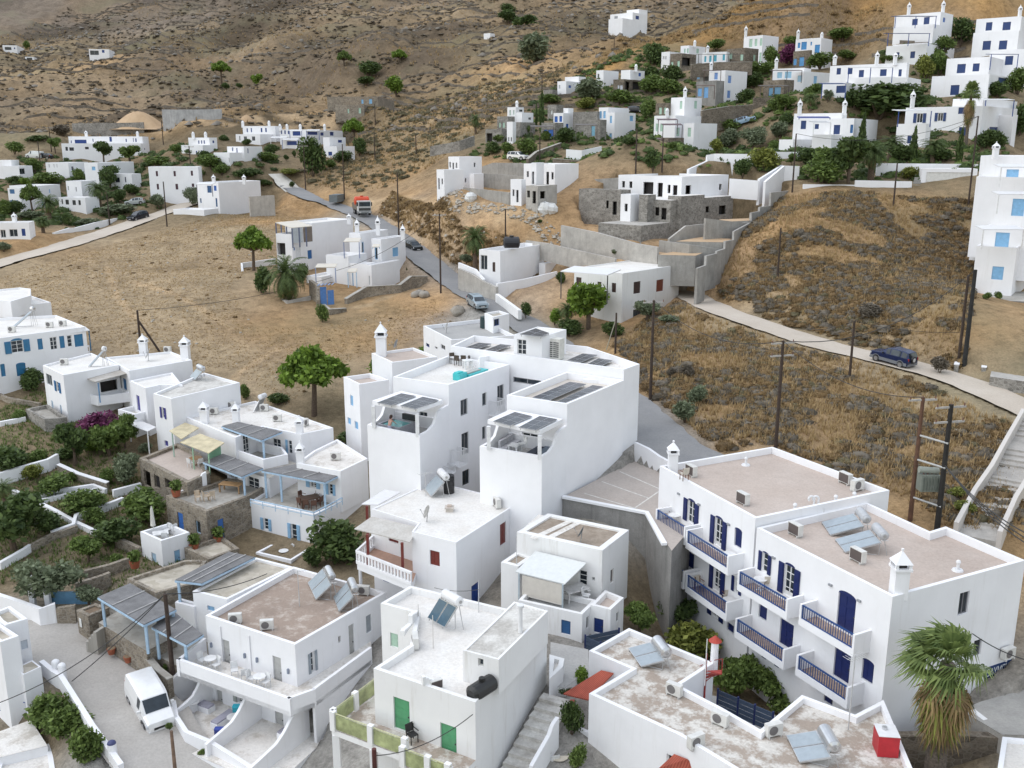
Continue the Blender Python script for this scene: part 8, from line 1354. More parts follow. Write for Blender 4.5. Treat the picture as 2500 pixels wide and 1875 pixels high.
fh('white house with open navy shutters behind the slim tall palm',[HB(u_,1742,1118,2022,171,858,1190,al=16),HB(u_,1285,1045,1322,166,1000,1190,par=.7),HB(u_,1745,1500,2020,175,795,900,al=16),HB(u_,1990,1740,2025,176,930,1150)],O9(u_,0,0,'s',ND,(1208,918,1250,995),(1378,914,1415,982))+O9(u_,0,0,'c',ND,(1545,870,1592,922),(1635,870,1668,922),(1548,1030,1596,1126),(1412,1070,1433,1102))+O9(u_,0,1,'c',ND,(1795,1028,1858,1116))+O9(u_,1,0,'c',ND,(1130,1100,1158,1162)),[(0,u_(1168,0)[0],'cap',2.6,2)],[(u_(1060,900),u_(1332,872),162,3.0,WMETAL,BLUE,2.6),(u_(1765,812),u_(1998,822),172,2.5,WMETAL,BLUE,2.8)])
fh('wide white house with a long navy pergola above the dark hedge',[HB(u_,1128,505,1148,192,508,640,al=12),HB(u_,1132,635,1240,188,625,800,al=14,par=.6),HB(u_,1020,640,1130,189.5,620,660,al=12,par=0),HB(u_,632,440,700,188,665,790,al=12)],O9(u_,0,0,'c',ND,(558,552,588,603),(648,552,682,600),(738,568,774,625),(910,562,958,615),(1060,562,1080,618))+O9(u_,1,0,'c',ND,(675,718,718,760),(818,715,862,775),(1048,715,1064,750))+O9(u_,3,0,'c',ND,(555,695,628,752)),[(0,u_(540,0)[0],'cap',1.6),(0,u_(880,0)[0],'cap',2.2,2),(0,u_(1028,0)[0],'cap',2.0)],[(u_(655,548),u_(1020,526),184,2.8,WMETAL,BLUE,2.8),(u_(440,682),u_(635,670),183,2.2,pa(ND),BLUE,2.6)])
fh('white house with two chimneys and pale porch left of the cypress',[HB(u_,700,208,892,172,958,1290,al=14),HB(u_,600,212,640,175,915,990,al=14),HB(u_,515,360,700,168.5,1090,1150,par=.0,al=14),HB(u_,205,92,215,172,1130,1250)],O9(u_,0,0,'c',ND,(268,978,306,1046),(380,1005,410,1045),(535,1012,580,1088),(278,1145,322,1230),(420,1180,463,1266))+O9(u_,0,0,'c',(.03,.13,.32),(668,1010,700,1078)),[(1,u_(255,0)[0],'cap',2.3),(1,u_(617,0)[0],'cap',2.3)],[(u_(370,996),u_(512,982),166,2.5,WMETAL,PW,2.5),(u_(250,958),u_(508,940),167.5,1.2,pa((.05,.07,.25)),BLUE,.2)])
RX=fh('tall white house with pale blue shutters cut by the right edge',[HB(u_,2330,1725,2400,119,1265,1900,al=6),HB(v_,2250,1690,2400,117,-120,300,al=6),HB(v_,2180,1742,2330,114.5,300,455,al=6),HB(v_,2018,1690,2200,113.5,448,880,al=6)],O9(u_,0,0,'c',LB2,(1935,1372,2022,1472),(1960,1610,2050,1660))+O9(v_,1,0,'c',LB2,(1985,50,2068,192))+O9(v_,2,0,'c',LB2,(1848,322,1946,448))+O9(v_,3,0,'c',LB2,(1820,597,1900,709)),[(0,u_(1840,0)[0],'cap',1.6,3)],[(u_(1890,1358),u_(2150,1360),115,2.0,WMETAL,PW,2.3),(v_(1745,305),v_(2080,300),111.5,2.2,WMETAL,PW,2.2),(v_(1870,20),v_(2150,35),114,2.0,WMETAL,PW,2.2)])
W=[T(x,t)for x,t in((v_(1668,872),112),(v_(2074,885),111),(v_(2300,880),111),(v_(2300,700),118),(v_(1690,700),118))];pl9('retaining_wall','grey rubble stone base with small windows under the tall right edge house','wall',[(x[0],x[1],0)for x in W],W[0][2],W[0][2]-8,STONE2,FLAG2,0,pad=False)
W0,W1=T(v_(1625,1515),93),T(v_(1735,985),106);steps('stone_steps','grey stone stairs with stepped side walls climbing to the tall right edge house',None,None,0,0,2.0,14,FLAG2,world=(W0,W1))
dd=V3(W1)-V3(W0);dd.z=0;sd=V3((-dd.y,dd.x,0)).normalized()
for sg,lb in((1.2,'left stepped stone side wall of the grey stairs'),(-1.2,'right stepped stone side wall of the grey stairs')):
 rt=th9('stair_wall',lb,'wall',W0);mb=MB();cb=MB()
 for t in range(7):A=V3(W0)+(V3(W1)-V3(W0))*(t/7)+sd*sg;zz=W0[2]+(W1[2]-W0[2])*(t+1)/7+.75;mb.p((A.x-sd.x*.2,A.y-sd.y*.2,W0[2]-1),dd/7,sd*.4,(0,0,zz-W0[2]+1));cb.p((A.x-sd.x*.24,A.y-sd.y*.24,zz),dd/7,sd*.48,(0,0,.1))
 mb.b('wall',STONE2,rt);cb.b('coping',WHITE,rt)
pl9('forecourt','pale concrete forecourt at the right edge beside the grey stairs','paving',[tuple(T(x,t)[:2])+(0,)for x,t in((v_(1790,1560),90),(v_(1850,1260),98),(v_(2200,1260),98),(v_(2250,1680),87))],-21.2,-25,STONE2,CONCW,0,pad=False)
pp=[(l(1690,1285),-25.0),(l(1830,1000),-24.4),(l(1960,800),-23.8),(l(2080,560),-23.2),(l(2200,330),-22.6)];W=[V3(G(x,z0))for x,z0 in pp]
st=th9('garden_stairs','pale concrete stairs climbing the scrub slope at the right edge','stairs',tuple(W[0]))
for A,B in zip(W[:-1],W[1:]):
 dd=B-A;d2=V3((dd.x,dd.y,0));sd=V3((-d2.y,d2.x,0)).normalized()
 for t in range(7):
  P_=A+dd*(t/7);lev=0 if t<3 else(t-2)/4;zz=A.z+dd.z*lev;mb=MB();mb.p((P_.x-sd.x*1.15,P_.y-sd.y*1.15,zz-1.2),d2/7,sd*2.3,(0,0,1.2));mb.b('step',CONCW,st)
for sg,lb in((1.3,'left'),(-1.3,'right')):
 Wp=[]
 for i,A in enumerate(W):d2=(W[min(i+1,4)]-W[max(i-1,0)]);d2.z=0;sd=V3((-d2.y,d2.x,0)).normalized();Wp.append((A.x+sd.x*sg,A.y+sd.y*sg,A.z+.75))
 ob=gw('stair_wall',lb+' whitewashed side wall of the scrub slope stairs',None,0,plaster((.60,.56,.52),.5),.3,world=Wp,sink=1.8)
fh('tiny long white house alone on the far left hillside',[HB(w_,72,10,104,560,196,226,al=12)],O9(w_,0,0,'w',(.05,.05,.06),(20,203,50,216))+O9(w_,0,0,'c',NB,(60,205,66,212)))
fh('small dark fronted shed below the far left white house',[HB(w_,145,108,165,520,246,263,al=12)],O9(w_,0,0,'w',DARK,(115,249,140,260)))
fh('small white house with a columned porch on the bare spur',[HB(w_,470,383,495,470,213,247,al=12)],O9(w_,0,0,'w',(.35,.35,.36),(388,218,428,238))+O9(w_,0,0,'c',NB,(440,216,452,228)))
fh('tiny grey white hut high on the far slope',[HB(w_,2118,2090,2138,385,143,178)])
fh('white house cluster with a round wall high on the far ridge',[(1545,1490,1580,405,30,66,dict()),(1520,1486,1545,400,44,80,dict()),(1560,1530,1581,409,22,45,dict())],[(0,0,(1500,40),(1508,50),'c',(.3,.32,.35)),(0,1,(1552,38),(1560,48),'c',NB)])
fh('new earth coloured stone house dug into the far slope',[HB(o,1850,1410,1990,288,20,110,al=12,wall=STONE,roof=SAND),HB(o,1730,1480,1800,282,92,190,al=12,wall=STONE,roof=SAND)],O9(o,0,0,'c',LB2,(1705,45,1725,82),(1772,42,1800,82))+O9(o,1,0,'c',LG,(1587,128,1602,165),(1682,120,1704,165)))
gw('retaining_wall','long grey concrete panel wall between the two sand heaps',[o(0,292),o(120,294),o(260,294),o(400,292),o(510,288)],5.2,concrete('panel_concrete',(.40,.40,.40),.6),.5,sink=2);gw('stone_wall','grey stone wall under the left sand heap',[n(740,290),n(1000,288),n(1300,285),n(1460,280)],2.2,STONE2,.5,sink=2)
for lb,pk_,bs,wd,t in(('left sand heap on the far building plot',(365,262),(340,308),165,0),('right sand heap above the white compound',o(730,150),o(720,285),78,0)):
 c_=GR(bs);t=proj(c_)[2];pkz=T(pk_,t)[2];rw=wd*t/FP/2;rt_=[];mb=MB();nr_=7;na_=22;rr=random.Random(3);R_=[[(c_[0]+M9.cos(6.283*a0/na_)*rw*q0/nr_*(1+.12*M9.sin(a0*1.7)),c_[1]+M9.sin(6.283*a0/na_)*rw*.7*q0/nr_,c_[2]-1+(pkz-c_[2]+1)*(.5+.5*M9.cos(M9.pi*q0/nr_))*.8*(1+.05*rr.random()))for a0 in range(na_)]for q0 in range(nr_+1)]
 for q0 in range(nr_):
  for a0 in range(na_):mb.quad(R_[q0][a0],R_[q0+1][a0],R_[q0+1][(a0+1)%na_],R_[q0][(a0+1)%na_])
 ob=mb.b('sand_heap',SAND,None,True);tag(ob,lb,'sand heap')
HB1=House('village_house','white house with pale blue awning and tall pointed chimney left of the solar building','house',wall=WHITE,roof=R_BEIGE)
HB1.k([h(160,705),h(318,782),h(620,735),h(430,668)],-21.5,-29,[(0,h(225,885),h(260,1005),'c',LB2),(0,h(200,1110),h(236,1195),'c',LB2),(0,h(272,1148),h(310,1245),'c',LB2)],par=.4);HB1.k([h(445,465),h(650,560),h(1110,502),h(868,408)],-20.4,-29,par=.25);HB1.c(h(545,480),-20.5,.95,2.9)
HB1.awning([h(318,908),h(455,968),h(660,880),h(530,842)],-24.3,-24.0,mat=pa((.50,.66,.72),.5),posts=[h(345,925)],zfloor=-27,pcol=PW);dish(h(690,440),-20.7,200,'grey satellite dish on the pointed chimney house',.45,(.3,.3,.31))
GRH=House('village_house','low white house with grey felt roof and a dark green tank','house',wall=WHITE,roof=R_GREY);GRH.k([h(968,188),h(1250,332),h(1900,285),h(1560,120)],-20,-26,[(0,h(995,358),h(1030,412),'w',NB),(0,h(1085,392),h(1112,432),'w',(.4,.4,.4)),(0,h(1145,370),h(1190,442),'w',(.5,.5,.5))],par=.4)
barrel(h(1598,205),-20.35,.62,1.25,'dark green round water tank on the grey felt roof',(.02,.045,.05),1);dish(h(1200,265),-20.4,200,'wire satellite dish on the grey felt roof',.4,(.6,.6,.6));ac(h(1690,225),-20.4,-100,'air conditioner behind the dark green tank')
KB=House('white_outbuilding','small white box room beside the road next to the grey felt roof','outbuilding',wall=WHITE,roof=FLAG);KB.k([i_(275,47),i_(345,82),i_(475,52),i_(395,27)],-18.6,-25,[(1,i_(352,100),i_(396,145),'w',NB)],par=.25)
for pp in(((r_(-100,560),156),(r_(0,880),146),(r_(700,960),135.5),(r_(1150,780),138),(r_(1560,765),140),(r_(1960,470),153),(r_(1390,300),162),(r_(300,300),160)),):
 W=[T(x,t)for x,t in pp];PADS.append(([(x[0],x[1])for x in W],-12.4))
for pp,z0 in((((r_(700,960),135.5),(r_(1150,780),138),(r_(1560,765),140),(r_(1330,1020),130),(r_(1080,1195),120),(r_(640,1170),124),(q(1400,880),139)),-15.6),):
 W=[T(x,t)for x,t in pp];PADS.append(([(x[0],x[1])for x in W],z0))
def hd(p0,p1):
 A,B=GR(p0),GR(p1);return M9.degrees(M9.atan2(B[1]-A[1],B[0]-A[0]))
car('suv',(.012,.022,.075),v_(1005,1398),hd((2146,871),(2026,846)),'dark blue off roader with a rear spare wheel on the hillside road',lower=(.16,.17,.19))
car('wagon',(.30,.36,.40),q(535,1610),hd((1106,686),(1200,742)),'silver grey estate car parked on the asphalt road below the old house')
car('hatch',(.012,.016,.016),p_(1622,478),hd((1030,626),(1106,686)),'black hatchback parked at the roadside above the box house')
car('suv',(.75,.75,.75),s_(905,1228),-35,'white off roader parked above the curved concrete wall')
car('hatch',(.03,.032,.04),s_(2118,735),-30,'dark car parked above the big white house on the slope');car('wagon',(.25,.36,.48),t_(1265,1000),-20,'pale blue car half hidden among the hillside shrubs')
car('hatch',(.42,.45,.46),n(1370,1038),-170,'silver car parked below the maroon shutter house');car('suv',(.010,.013,.022),n(1402,1172),hd((434,506),(337,540)),'dark blue car driving along the valley road');car('van',(.62,.64,.64),n(352,568),170,'pale van parked at the far left of the valley');car('hatch',(.012,.012,.014),n(452,572),170,'black car parked beside the pale van at the far left')
def truck(p,head):
 B=GR(p);rt=th9('tipper_truck','white tipper truck carrying a bright orange tank on the asphalt road','truck',(0,0,0));mb=MB();mb.box(-1.2,1.2,-3.6,-1.75,.75,2.75);mb.b('cab',pa((.55,.56,.56),.35),rt)
 mb=MB();mb.box(-1.05,1.05,-3.64,-3.605,1.75,2.55);mb.b('windshield',GLASS,rt);mb=MB();mb.box(-1.1,1.1,-3.66,-3.605,.95,1.45);mb.b('grille',pa((.05,.05,.05)),rt);mb=MB();mb.box(-1.25,1.25,-3.75,-3.4,.45,.8);mb.b('bumper',pa((.2,.21,.21)),rt)
 for sg in(-1,1):
  mb=MB();mb.box(sg*1.21-.01,sg*1.21+.01,-3.3,-2.3,1.8,2.5);mb.b('side_window',GLASS,rt);mb=MB();mb.box(sg*1.35-.1,sg*1.35+.1,-3.5,-3.4,1.8,2.5);mb.b('mirror',BLACKP,rt);mb=MB();mb.box(sg*.9-.18,sg*.9+.18,-3.78,-3.74,.55,.72);mb.b('headlight',pa((.6,.6,.6),.2),rt)
  for y in(-2.7,1.2,2.5):mb=MB();mb.t((sg*.85,y,.5),(sg*1.2,y,.5),.5,.5,16);wl=mb.b('wheel',BLACKP,rt);mb=MB();mb.t((sg*1.2,y,.5),(sg*1.22,y,.5),.25,.22,12);mb.b('rim',pa((.3,.3,.3)),wl)
 mb=MB();mb.box(-1.2,1.2,-1.5,3.6,.95,1.1);mb.box(-1.25,-1.15,-1.5,3.6,1.1,2.1);mb.box(1.15,1.25,-1.5,3.6,1.1,2.1);mb.box(-1.15,1.15,3.5,3.6,1.1,2.1);mb.box(-1.15,1.15,-1.5,-1.4,1.1,2.6);mb.b('tipper_body',pa((.17,.14,.11),.7,.3),rt);mb=MB();mb.box(-.9,.9,-1.6,3.4,.55,.95);mb.b('chassis',BLACKP,rt)
 tk=th9('orange_tank','bright orange tank lying on the tipper truck bed','tank',(0,0,0));mb=MB();mb.t((-1.25,-.35,2.6),(1.25,-.35,2.6),.85,.85,18);mb.t((-1.4,-.35,2.6),(-1.25,-.35,2.6),.6,.85,18);mb.t((1.25,-.35,2.6),(1.4,-.35,2.6),.85,.6,18);mb.b('body',pa((.62,.07,.02),.4),tk);mb=MB();mb.t((0,-.35,3.4),(0,-.35,3.6),.3,.3,12);mb.b('hatch',pa((.5,.05,.02)),tk)
 for ob in(rt,tk):ob.location=(B[0],B[1],B[2]+.05);ob.rotation_euler=(0,0,M9.radians(head)+M9.pi/2)
truck(p_(1180,262),hd((890,528),(960,571))-8)
sk=th9('waste_container','dark grey waste container at the bend of the asphalt road','container',GR(p_(950,150)));c_=sk.location;mb=MB()
for t in range(2):mb.p((c_.x-.9+t*.2,c_.y-2+t*2.6,c_.z),(1.8,-.6,0),(.5,2.3,0),(0,0,1.5))
mb.b('bin',pa((.13,.15,.16),.6),sk)
def P(base,top,label,**kw):return pole(base,top,label,**kw)
world=lambda p,z:G(p,z)
p1=P(None,a(1293,157),'dark wooden pole leaning up beside the guesthouse balcony',world=world(a(1408,985),-34.2),r=.17);P(None,a(1350,1292),'short pale wooden pole at the bottom of the street',world=(*G((430,1905),-35.3)[:2],-35.3),r=.12,col=(.20,.13,.09))
P(None,c(197,1252),'red brown pole in front of the green balcony panels',world=(*T(c(215,1660),43.5)[:2],-36),r=.15,col=(.10,.03,.025))
pf1=P(m(1145,708),m(1090,342),'dark pole with a slanted brace in the dry field',r=.16);mb=MB();A=V3(pf1[1])-V3((0,0,1.2));B=V3(GR(m(1292,690)));mb.t(A,B,.13,.13,7);mb.b('brace',WOODP,pf1[0])
PL_=[(n(1692,1255),n(1640,797),'pole in the field edge opposite the maroon shutter house',0),(n(1112,1240),n(1095,930),'pole on the village side of the valley road',0),(n(520,480),n(500,250),'pole left of the long back valley house',1),(n(410,640),n(430,392),'rusty pole beside the far left van',0),(n(1930,650),n(1908,442),'pole behind the maroon shutter house',1),(n(1655,430),n(1630,182),'pole below the left sand heap',0),(n(1188,440),n(1178,328),'thin pole in front of the long back valley house',0),(o(1560,882),o(1535,430),'tall pole at the head of the asphalt road',0),(p_(1500,450),o(2020,672),'tall pole on the bank behind the tipper truck',0),(o(1225,812),o(1210,440),'pole in front of the big round tree',1),(o(1825,582),o(1808,322),'pole on the brown slope right of the round tree',0),(o(1828,282),o(1820,85),'pole in front of the dug in stone house',0),(o(2180,520),o(2165,342),'short pole on the brown slope left of the lone palm',0),(p_(1862,932),p_(1820,242),'tall pole with a crossarm in front of the old house',1),(q(806,966),q(806,628),'brown pole behind the white box house',0),(s_(2115,1330),s_(2110,900),'dark pole on the villa access road',0),(s_(1128,1240),s_(1120,990),'thin dark pole right of the white off roader',0),(s_(1150,560),s_(1147,330),'tall thin pole behind the cypresses',0),(t_(460,1432),t_(458,1140),'dark pole before the green shutter stone base',0),(t_(1715,1655),t_(1765,1092),'tall thin grey pole at the white driveway walls',0),(v_(1622,105),u_(1682,945),'tall dark pole right of the white garage',0),(v_(1015,108),u_(1036,1320),'dark pole in front of the middle street wall',0),(r_(1850,1300),r_(1876,805),'thin brown pole standing in the upper scrub',0),(v_(660,1502),v_(703,1022),'slim pole beside the dark blue off roader',0),((1499,124),(1498,92),'tiny pole on the ridge line',0)]
tops={}
for bs,tp,lb,ar in PL_:tops[lb]=P(bs,tp,lb,arms=ar,r=.14)
w1=P((1588,967),(1601,724),'tall pole with a crossarm beside the solar building',arms=1,aang=5,r=.16);w2=P(None,(1903,818),'tall pole with double crossarms rising behind the hotel',world=(*G((1893,1105),-24.2)[:2],-24.2),arms=2,aang=15,r=.16)
w3=P(i_(1335,362),i_(1376,32),'pole with a pale stay between the trees and the road',r=.13);mb=MB();mb.t(V3(w3[1])-V3((0,0,.6)),GR(i_(1262,345)),.06,.06,6);mb.b('stay',pa((.45,.43,.35)),w3[0])
k1=P(None,v_(1608,598),'thick black pole of the pair at the foot of the grey stairs',world=(*T(v_(1580,1480),94)[:2],T(v_(1580,1480),94)[2]),r=.24,col=(.02,.02,.02));P(None,v_(1590,640),'brown pole behind the thick black one by the grey stairs',world=T(v_(1530,1485),95),r=.17)
tb=T(l(1150,1145),66);tc=T(l(1370,1210),64.5);t1=P(None,l(1215,82),'brown left pole of the transformer pair',world=tb,arms=1,aang=8,r=.17,col=(.12,.06,.035));t2_=P(None,l(1415,138),'black right pole of the transformer pair',world=tc,arms=2,aang=12,r=.2,col=(.02,.018,.016),armw=1.1)
A,B=V3(t1[1]),V3(t2_[1]);tr=th9('transformer','grey pole transformer hung between the two poles','transformer',tuple((A+B)/2-V3((0,0,5.6))));c_=tr.location;mb=MB();mb.box(c_.x-.62,c_.x+.62,c_.y-.4,c_.y+.4,c_.z-.6,c_.z+.55);mb.b('tank',pa((.20,.22,.19),.5),tr);mb=MB();mb.t((c_.x-.7,c_.y,c_.z+.85),(c_.x+.6,c_.y,c_.z+.75),.22,.22,14);mb.b('conservator',pa((.30,.32,.28),.5),tr)
for t in range(7):mb=MB();mb.box(c_.x-.6+t*.19,c_.x-.56+t*.19,c_.y-.5,c_.y-.4,c_.z-.5,c_.z+.45);mb.b('cooling_fin',pa((.18,.2,.17),.5),tr)
for t in range(4):mb=MB();mb.t((c_.x-.4+t*.27,c_.y-.1,c_.z+.55),(c_.x-.4+t*.27,c_.y-.1,c_.z+.85),.06,.04,8);mb.b('bushing',pa((.12,.06,.05),.3),tr)
for dz,lb in((2.6,'upper'),(4.3,'middle'),(7.0,'lower')):mb=MB();d9=V3((0,.18,0));mb.t(A-V3((0,0,dz))-d9,B-V3((0,0,dz))-d9,.07,.07,6);ob=mb.b('cross_beam',pa((.42,.42,.41)),None);tag(ob,lb+' grey cross beam joining the transformer poles','beam')
def C(A,B,lb,sag=.8,r=.03):cable(A,B,lb,sag,r)
C(p1[1],(*G(a(590,1025),-34)[:2],-33.4),'left of two cables falling from the guesthouse pole to the street wall',.2);C(p1[1],(*G(a(0,1300),-35)[:2],-33.6),'long cable from the guesthouse pole to the bottom left corner',.8);C(p1[1],G(b(800,290),-29),'cable from the guesthouse pole over the flagstone annex',.4)
C(k1[1],w2[1],'cable sweeping from the black pole over the hillside road',2.2,.035);C(tops['tall pole with a crossarm in front of the old house'][1],G(p_(960,745),-18),'cable crossing in front of the old house',1.0,.03);C(tops['slim pole beside the dark blue off roader'][1],T(v_(1600,1130),95),'thin cable from the slim pole to the black pole',.4,.02);C(tops['slim pole beside the dark blue off roader'][1],GR((1930,800)),'thin cable from the slim pole down the road',.5,.02)
C(tops['tall dark pole right of the white garage'][1],T(u_(1050,1150),165),'cable from the dark pole to the navy shutter house',1.0,.03);C(tops['tall thin grey pole at the white driveway walls'][1],tops['tall dark pole right of the white garage'][1],'long cable along the upper street',2.0,.03);C(w1[1],w2[1],'long cable from the solar building pole across the scrub',1.6,.03);C(w2[1],t1[1],'cable from the hotel pole to the transformer',1.2,.03)
for q9 in range(3):C(V3(t2_[1])-V3((0,0,4.1)),V3(T(l(2150,1280+q9*45),52)),('upper','middle','lower')[q9]+' thick black cable running right from the transformer pole',.5,.04)
C(V3(fr_.w(s0*0+2.0,-26,.1))if 0 else G(e(1655,570),-25.4),G(e(2150,800),-26.5),'black cable drooping from the hotel end wall to the right edge',.2,.03);C(pf1[1],G((1010,600),-17),'cable from the braced field pole towards the old house',2.0,.03);C(T(c(1010,1225),44.6),T(c(200,1560),43.5),'service cable across the green door facade',.5,.025)
K='pine bush tree olive cypress palm fanpalm'.split();D_,M_f,P_f,O_,Y_=FOL_DARK,FOL_MID,FOL_PINE,FOL_OLIVE,FOL_YEL
def plants(fm,rows):
 for r9 in rows:
  kd,x,y,w0,h0,mt,lb=r9[:7];var=r9[7]if len(r9)>7 else 0;veg(kd,fm(x,y),w0,h0,lb,mt,variant=var,group=None)
ID=lambda x,y:(x,y)
plants(ID,[('pine',765,1016,182,180,P_f,'bright green umbrella pine behind the blue shutter house'),('pine',619,662,98,113,P_f,'leaning umbrella pine beside the old house in the field'),('tree',952,968,98,96,P_f,'round green pine beside the left solar terrace'),('olive',115,1482,165,120,O_,'large grey green olive tree above the bell arch wall')])
plants(f,[('tree',605,700,82,105,D_,'dark tree between the stone annex and the arcade'),('bush',800,490,100,75,FOL_BOUG,'purple bougainvillea climbing below the covered balcony'),('bush',760,590,62,42,P_f,'bright lemon green shrub right of the dark tree'),('tree',890,620,95,80,M_f,'mid green tree in front of the purple shutter house'),('tree',1010,560,62,85,M_f,'feathery green tree against the purple shutter porch',1),('olive',1040,850,80,75,O_,'grey green shrub left of the stone arcade'),('bush',110,760,120,72,D_,'dark green hedge at the left edge of the terraced garden'),('bush',310,690,52,40,M_f,'small green bush at the end of the left hedge'),('bush',270,810,52,40,Y_,'yellow green bush behind the curved white wall'),('bush',430,920,96,48,M_f,'wide green bush inside the curved white wall'),('bush',680,1090,112,62,M_f,'wide green shrub on the triangular white walled bed',1),('bush',760,1180,62,45,M_f,'small green shrub below the triangular bed'),('bush',1160,1160,135,80,M_f,'large sprawling green shrub left of the stone house',2),('bush',960,1330,120,72,D_,'large dark shrub behind the white cube building'),('tree',120,1380,165,135,D_,'big dark tree mass at the left edge'),('bush',400,1240,98,58,D_,'dark shrub right of the big left tree'),('tree',715,1490,78,66,M_f,'small round tree in the lower garden'),('bush',950,1510,42,32,M_f,'small bush by the lower garden wall'),('bush',1060,460,20,22,M_f,'small shrub beside the white porch column'),('palm',40,1010,75,60,None,'young palm at the left edge of the garden',2),('bush',560,650,70,35,D_,'low dark shrub beneath the dark garden tree'),('bush',1180,600,35,28,O_,'grey shrub beside the arcade corner'),('bush',860,840,50,36,M_f,'shrub in the middle of the garden path'),('bush',590,830,30,25,M_f,'small shrub beside the stone capped wall')])
plants(m,[('bush',250,1010,75,58,D_,'dark bush left of the covered balcony house'),('bush',140,940,40,34,D_,'small dark bush beneath the balustrade gallery'),('bush',150,1250,44,28,M_f,'low green bush left of the stone annex'),('olive',160,880,46,48,O_,'thin bare tree before the balustrade gallery'),('bush',1990,1080,30,42,M_f,'shrubs behind the purple shutter house')])
plants(g,[('bush',1390,1405,152,112,D_,'big dark green tree between the blue shutter house and the red shutter house'),('bush',1225,1440,62,58,D_,'dark shrub left of the big dark tree'),('bush',1530,440,78,36,D_,'dark hedge under the solar building'),('bush',930,120,60,28,D_,'prickly pear clump behind the long white house roof')]);plants(h,[('bush',1050,490,68,26,P_f,'bright green hedge before the grey felt roof house')])
plants(d,[('bush',1290,480,150,95,Y_,'tall bright green bamboo like shrub in the hotel garden'),('tree',830,270,78,80,M_f,'dense green tree at the far end of the hotel garden'),('tree',1150,240,100,88,D_,'dark green tree under the left hotel balconies'),('tree',1685,800,108,108,M_f,'round orange tree left in the hotel garden',1),('tree',2010,905,112,105,M_f,'round orange tree right in the hotel garden',1),('bush',320,680,46,42,P_f,'fresh green shrub at the top of the alley'),('bush',190,780,40,24,D_,'dark shrub over the alley steps'),('bush',250,1120,62,92,D_,'dark climbing shrub under the red awning'),('bush',50,1330,24,30,D_,'dark potted shrub by the side patio'),('bush',1500,620,40,24,D_,'small dark shrub behind the red capped chimney'),('bush',300,1416,50,70,M_f,'climbing plant on the wall below the red awning')])
plants(a,[('bush',440,1340,125,105,M_f,'climbing shrub over the left street wall, upper'),('bush',570,1440,125,90,M_f,'climbing shrub over the left street wall, middle'),('bush',720,1640,90,110,M_f,'climbing shrub over the left street wall, lower'),('bush',1375,1345,22,20,M_f,'weeds at the foot of the patio wall beside the van'),('bush',1640,1555,24,18,M_f,'small weed clump at the foot of the patio wall'),('bush',1270,790,32,24,M_f,'plants in the low stone bed behind the pole'),('bush',1350,860,28,22,M_f,'plants in the low stone bed by the guesthouse'),('olive',720,350,72,52,O_,'small olive tree in the stone planter'),('bush',740,400,42,16,M_f,'low plants in the stone planter with the notice')])
plants(x_,[('tree',1190,800,128,118,P_f,'big green pine in front of the porch of the weathered house'),('bush',900,740,42,38,P_f,'bright shrub left of the big green pine'),('palm',1010,760,62,58,None,'date palm behind the big green pine',1),('bush',650,680,32,36,D_,'dark bush at the roadside wall'),('tree',1690,730,66,52,O_,'thin tree against the weathered house'),('bush',1900,740,64,22,O_,'agave bed right of the weathered house'),('bush',960,400,32,32,D_,'dark bush at the porch post'),('bush',1400,860,60,40,D_,'low dark shrubs beside the stayed pole'),('bush',1020,840,78,40,D_,'low shrubs under the big green pine')])
plants(q,[('palm',515,1205,74,105,None,'date palm left of the white box house',1),('bush',430,1150,38,22,O_,'grey bush at the foot of the date palm'),('bush',1880,1080,28,16,D_,'shrub on the bank behind the concrete wall'),('bush',1140,770,14,10,D_,'small dark bush on the rubble slope')])
plants(p_,[('palm',535,1005,112,118,None,'fat date palm with hanging dead fronds before the old house'),('bush',320,940,58,68,D_,'dark shrub behind the low white yard wall'),('bush',660,850,38,50,D_,'dark shrub right of the fat palm'),('bush',1700,790,34,22,M_f,'round bush at the roadside corner of the old house'),('bush',840,1190,36,46,M_f,'green bush by the stone gate wall'),('bush',900,690,26,14,M_f,'vine on the pale pergola of the old house'),('cypress',1570,790,7,22,D_,'thin dark shrub by the stone piers')])
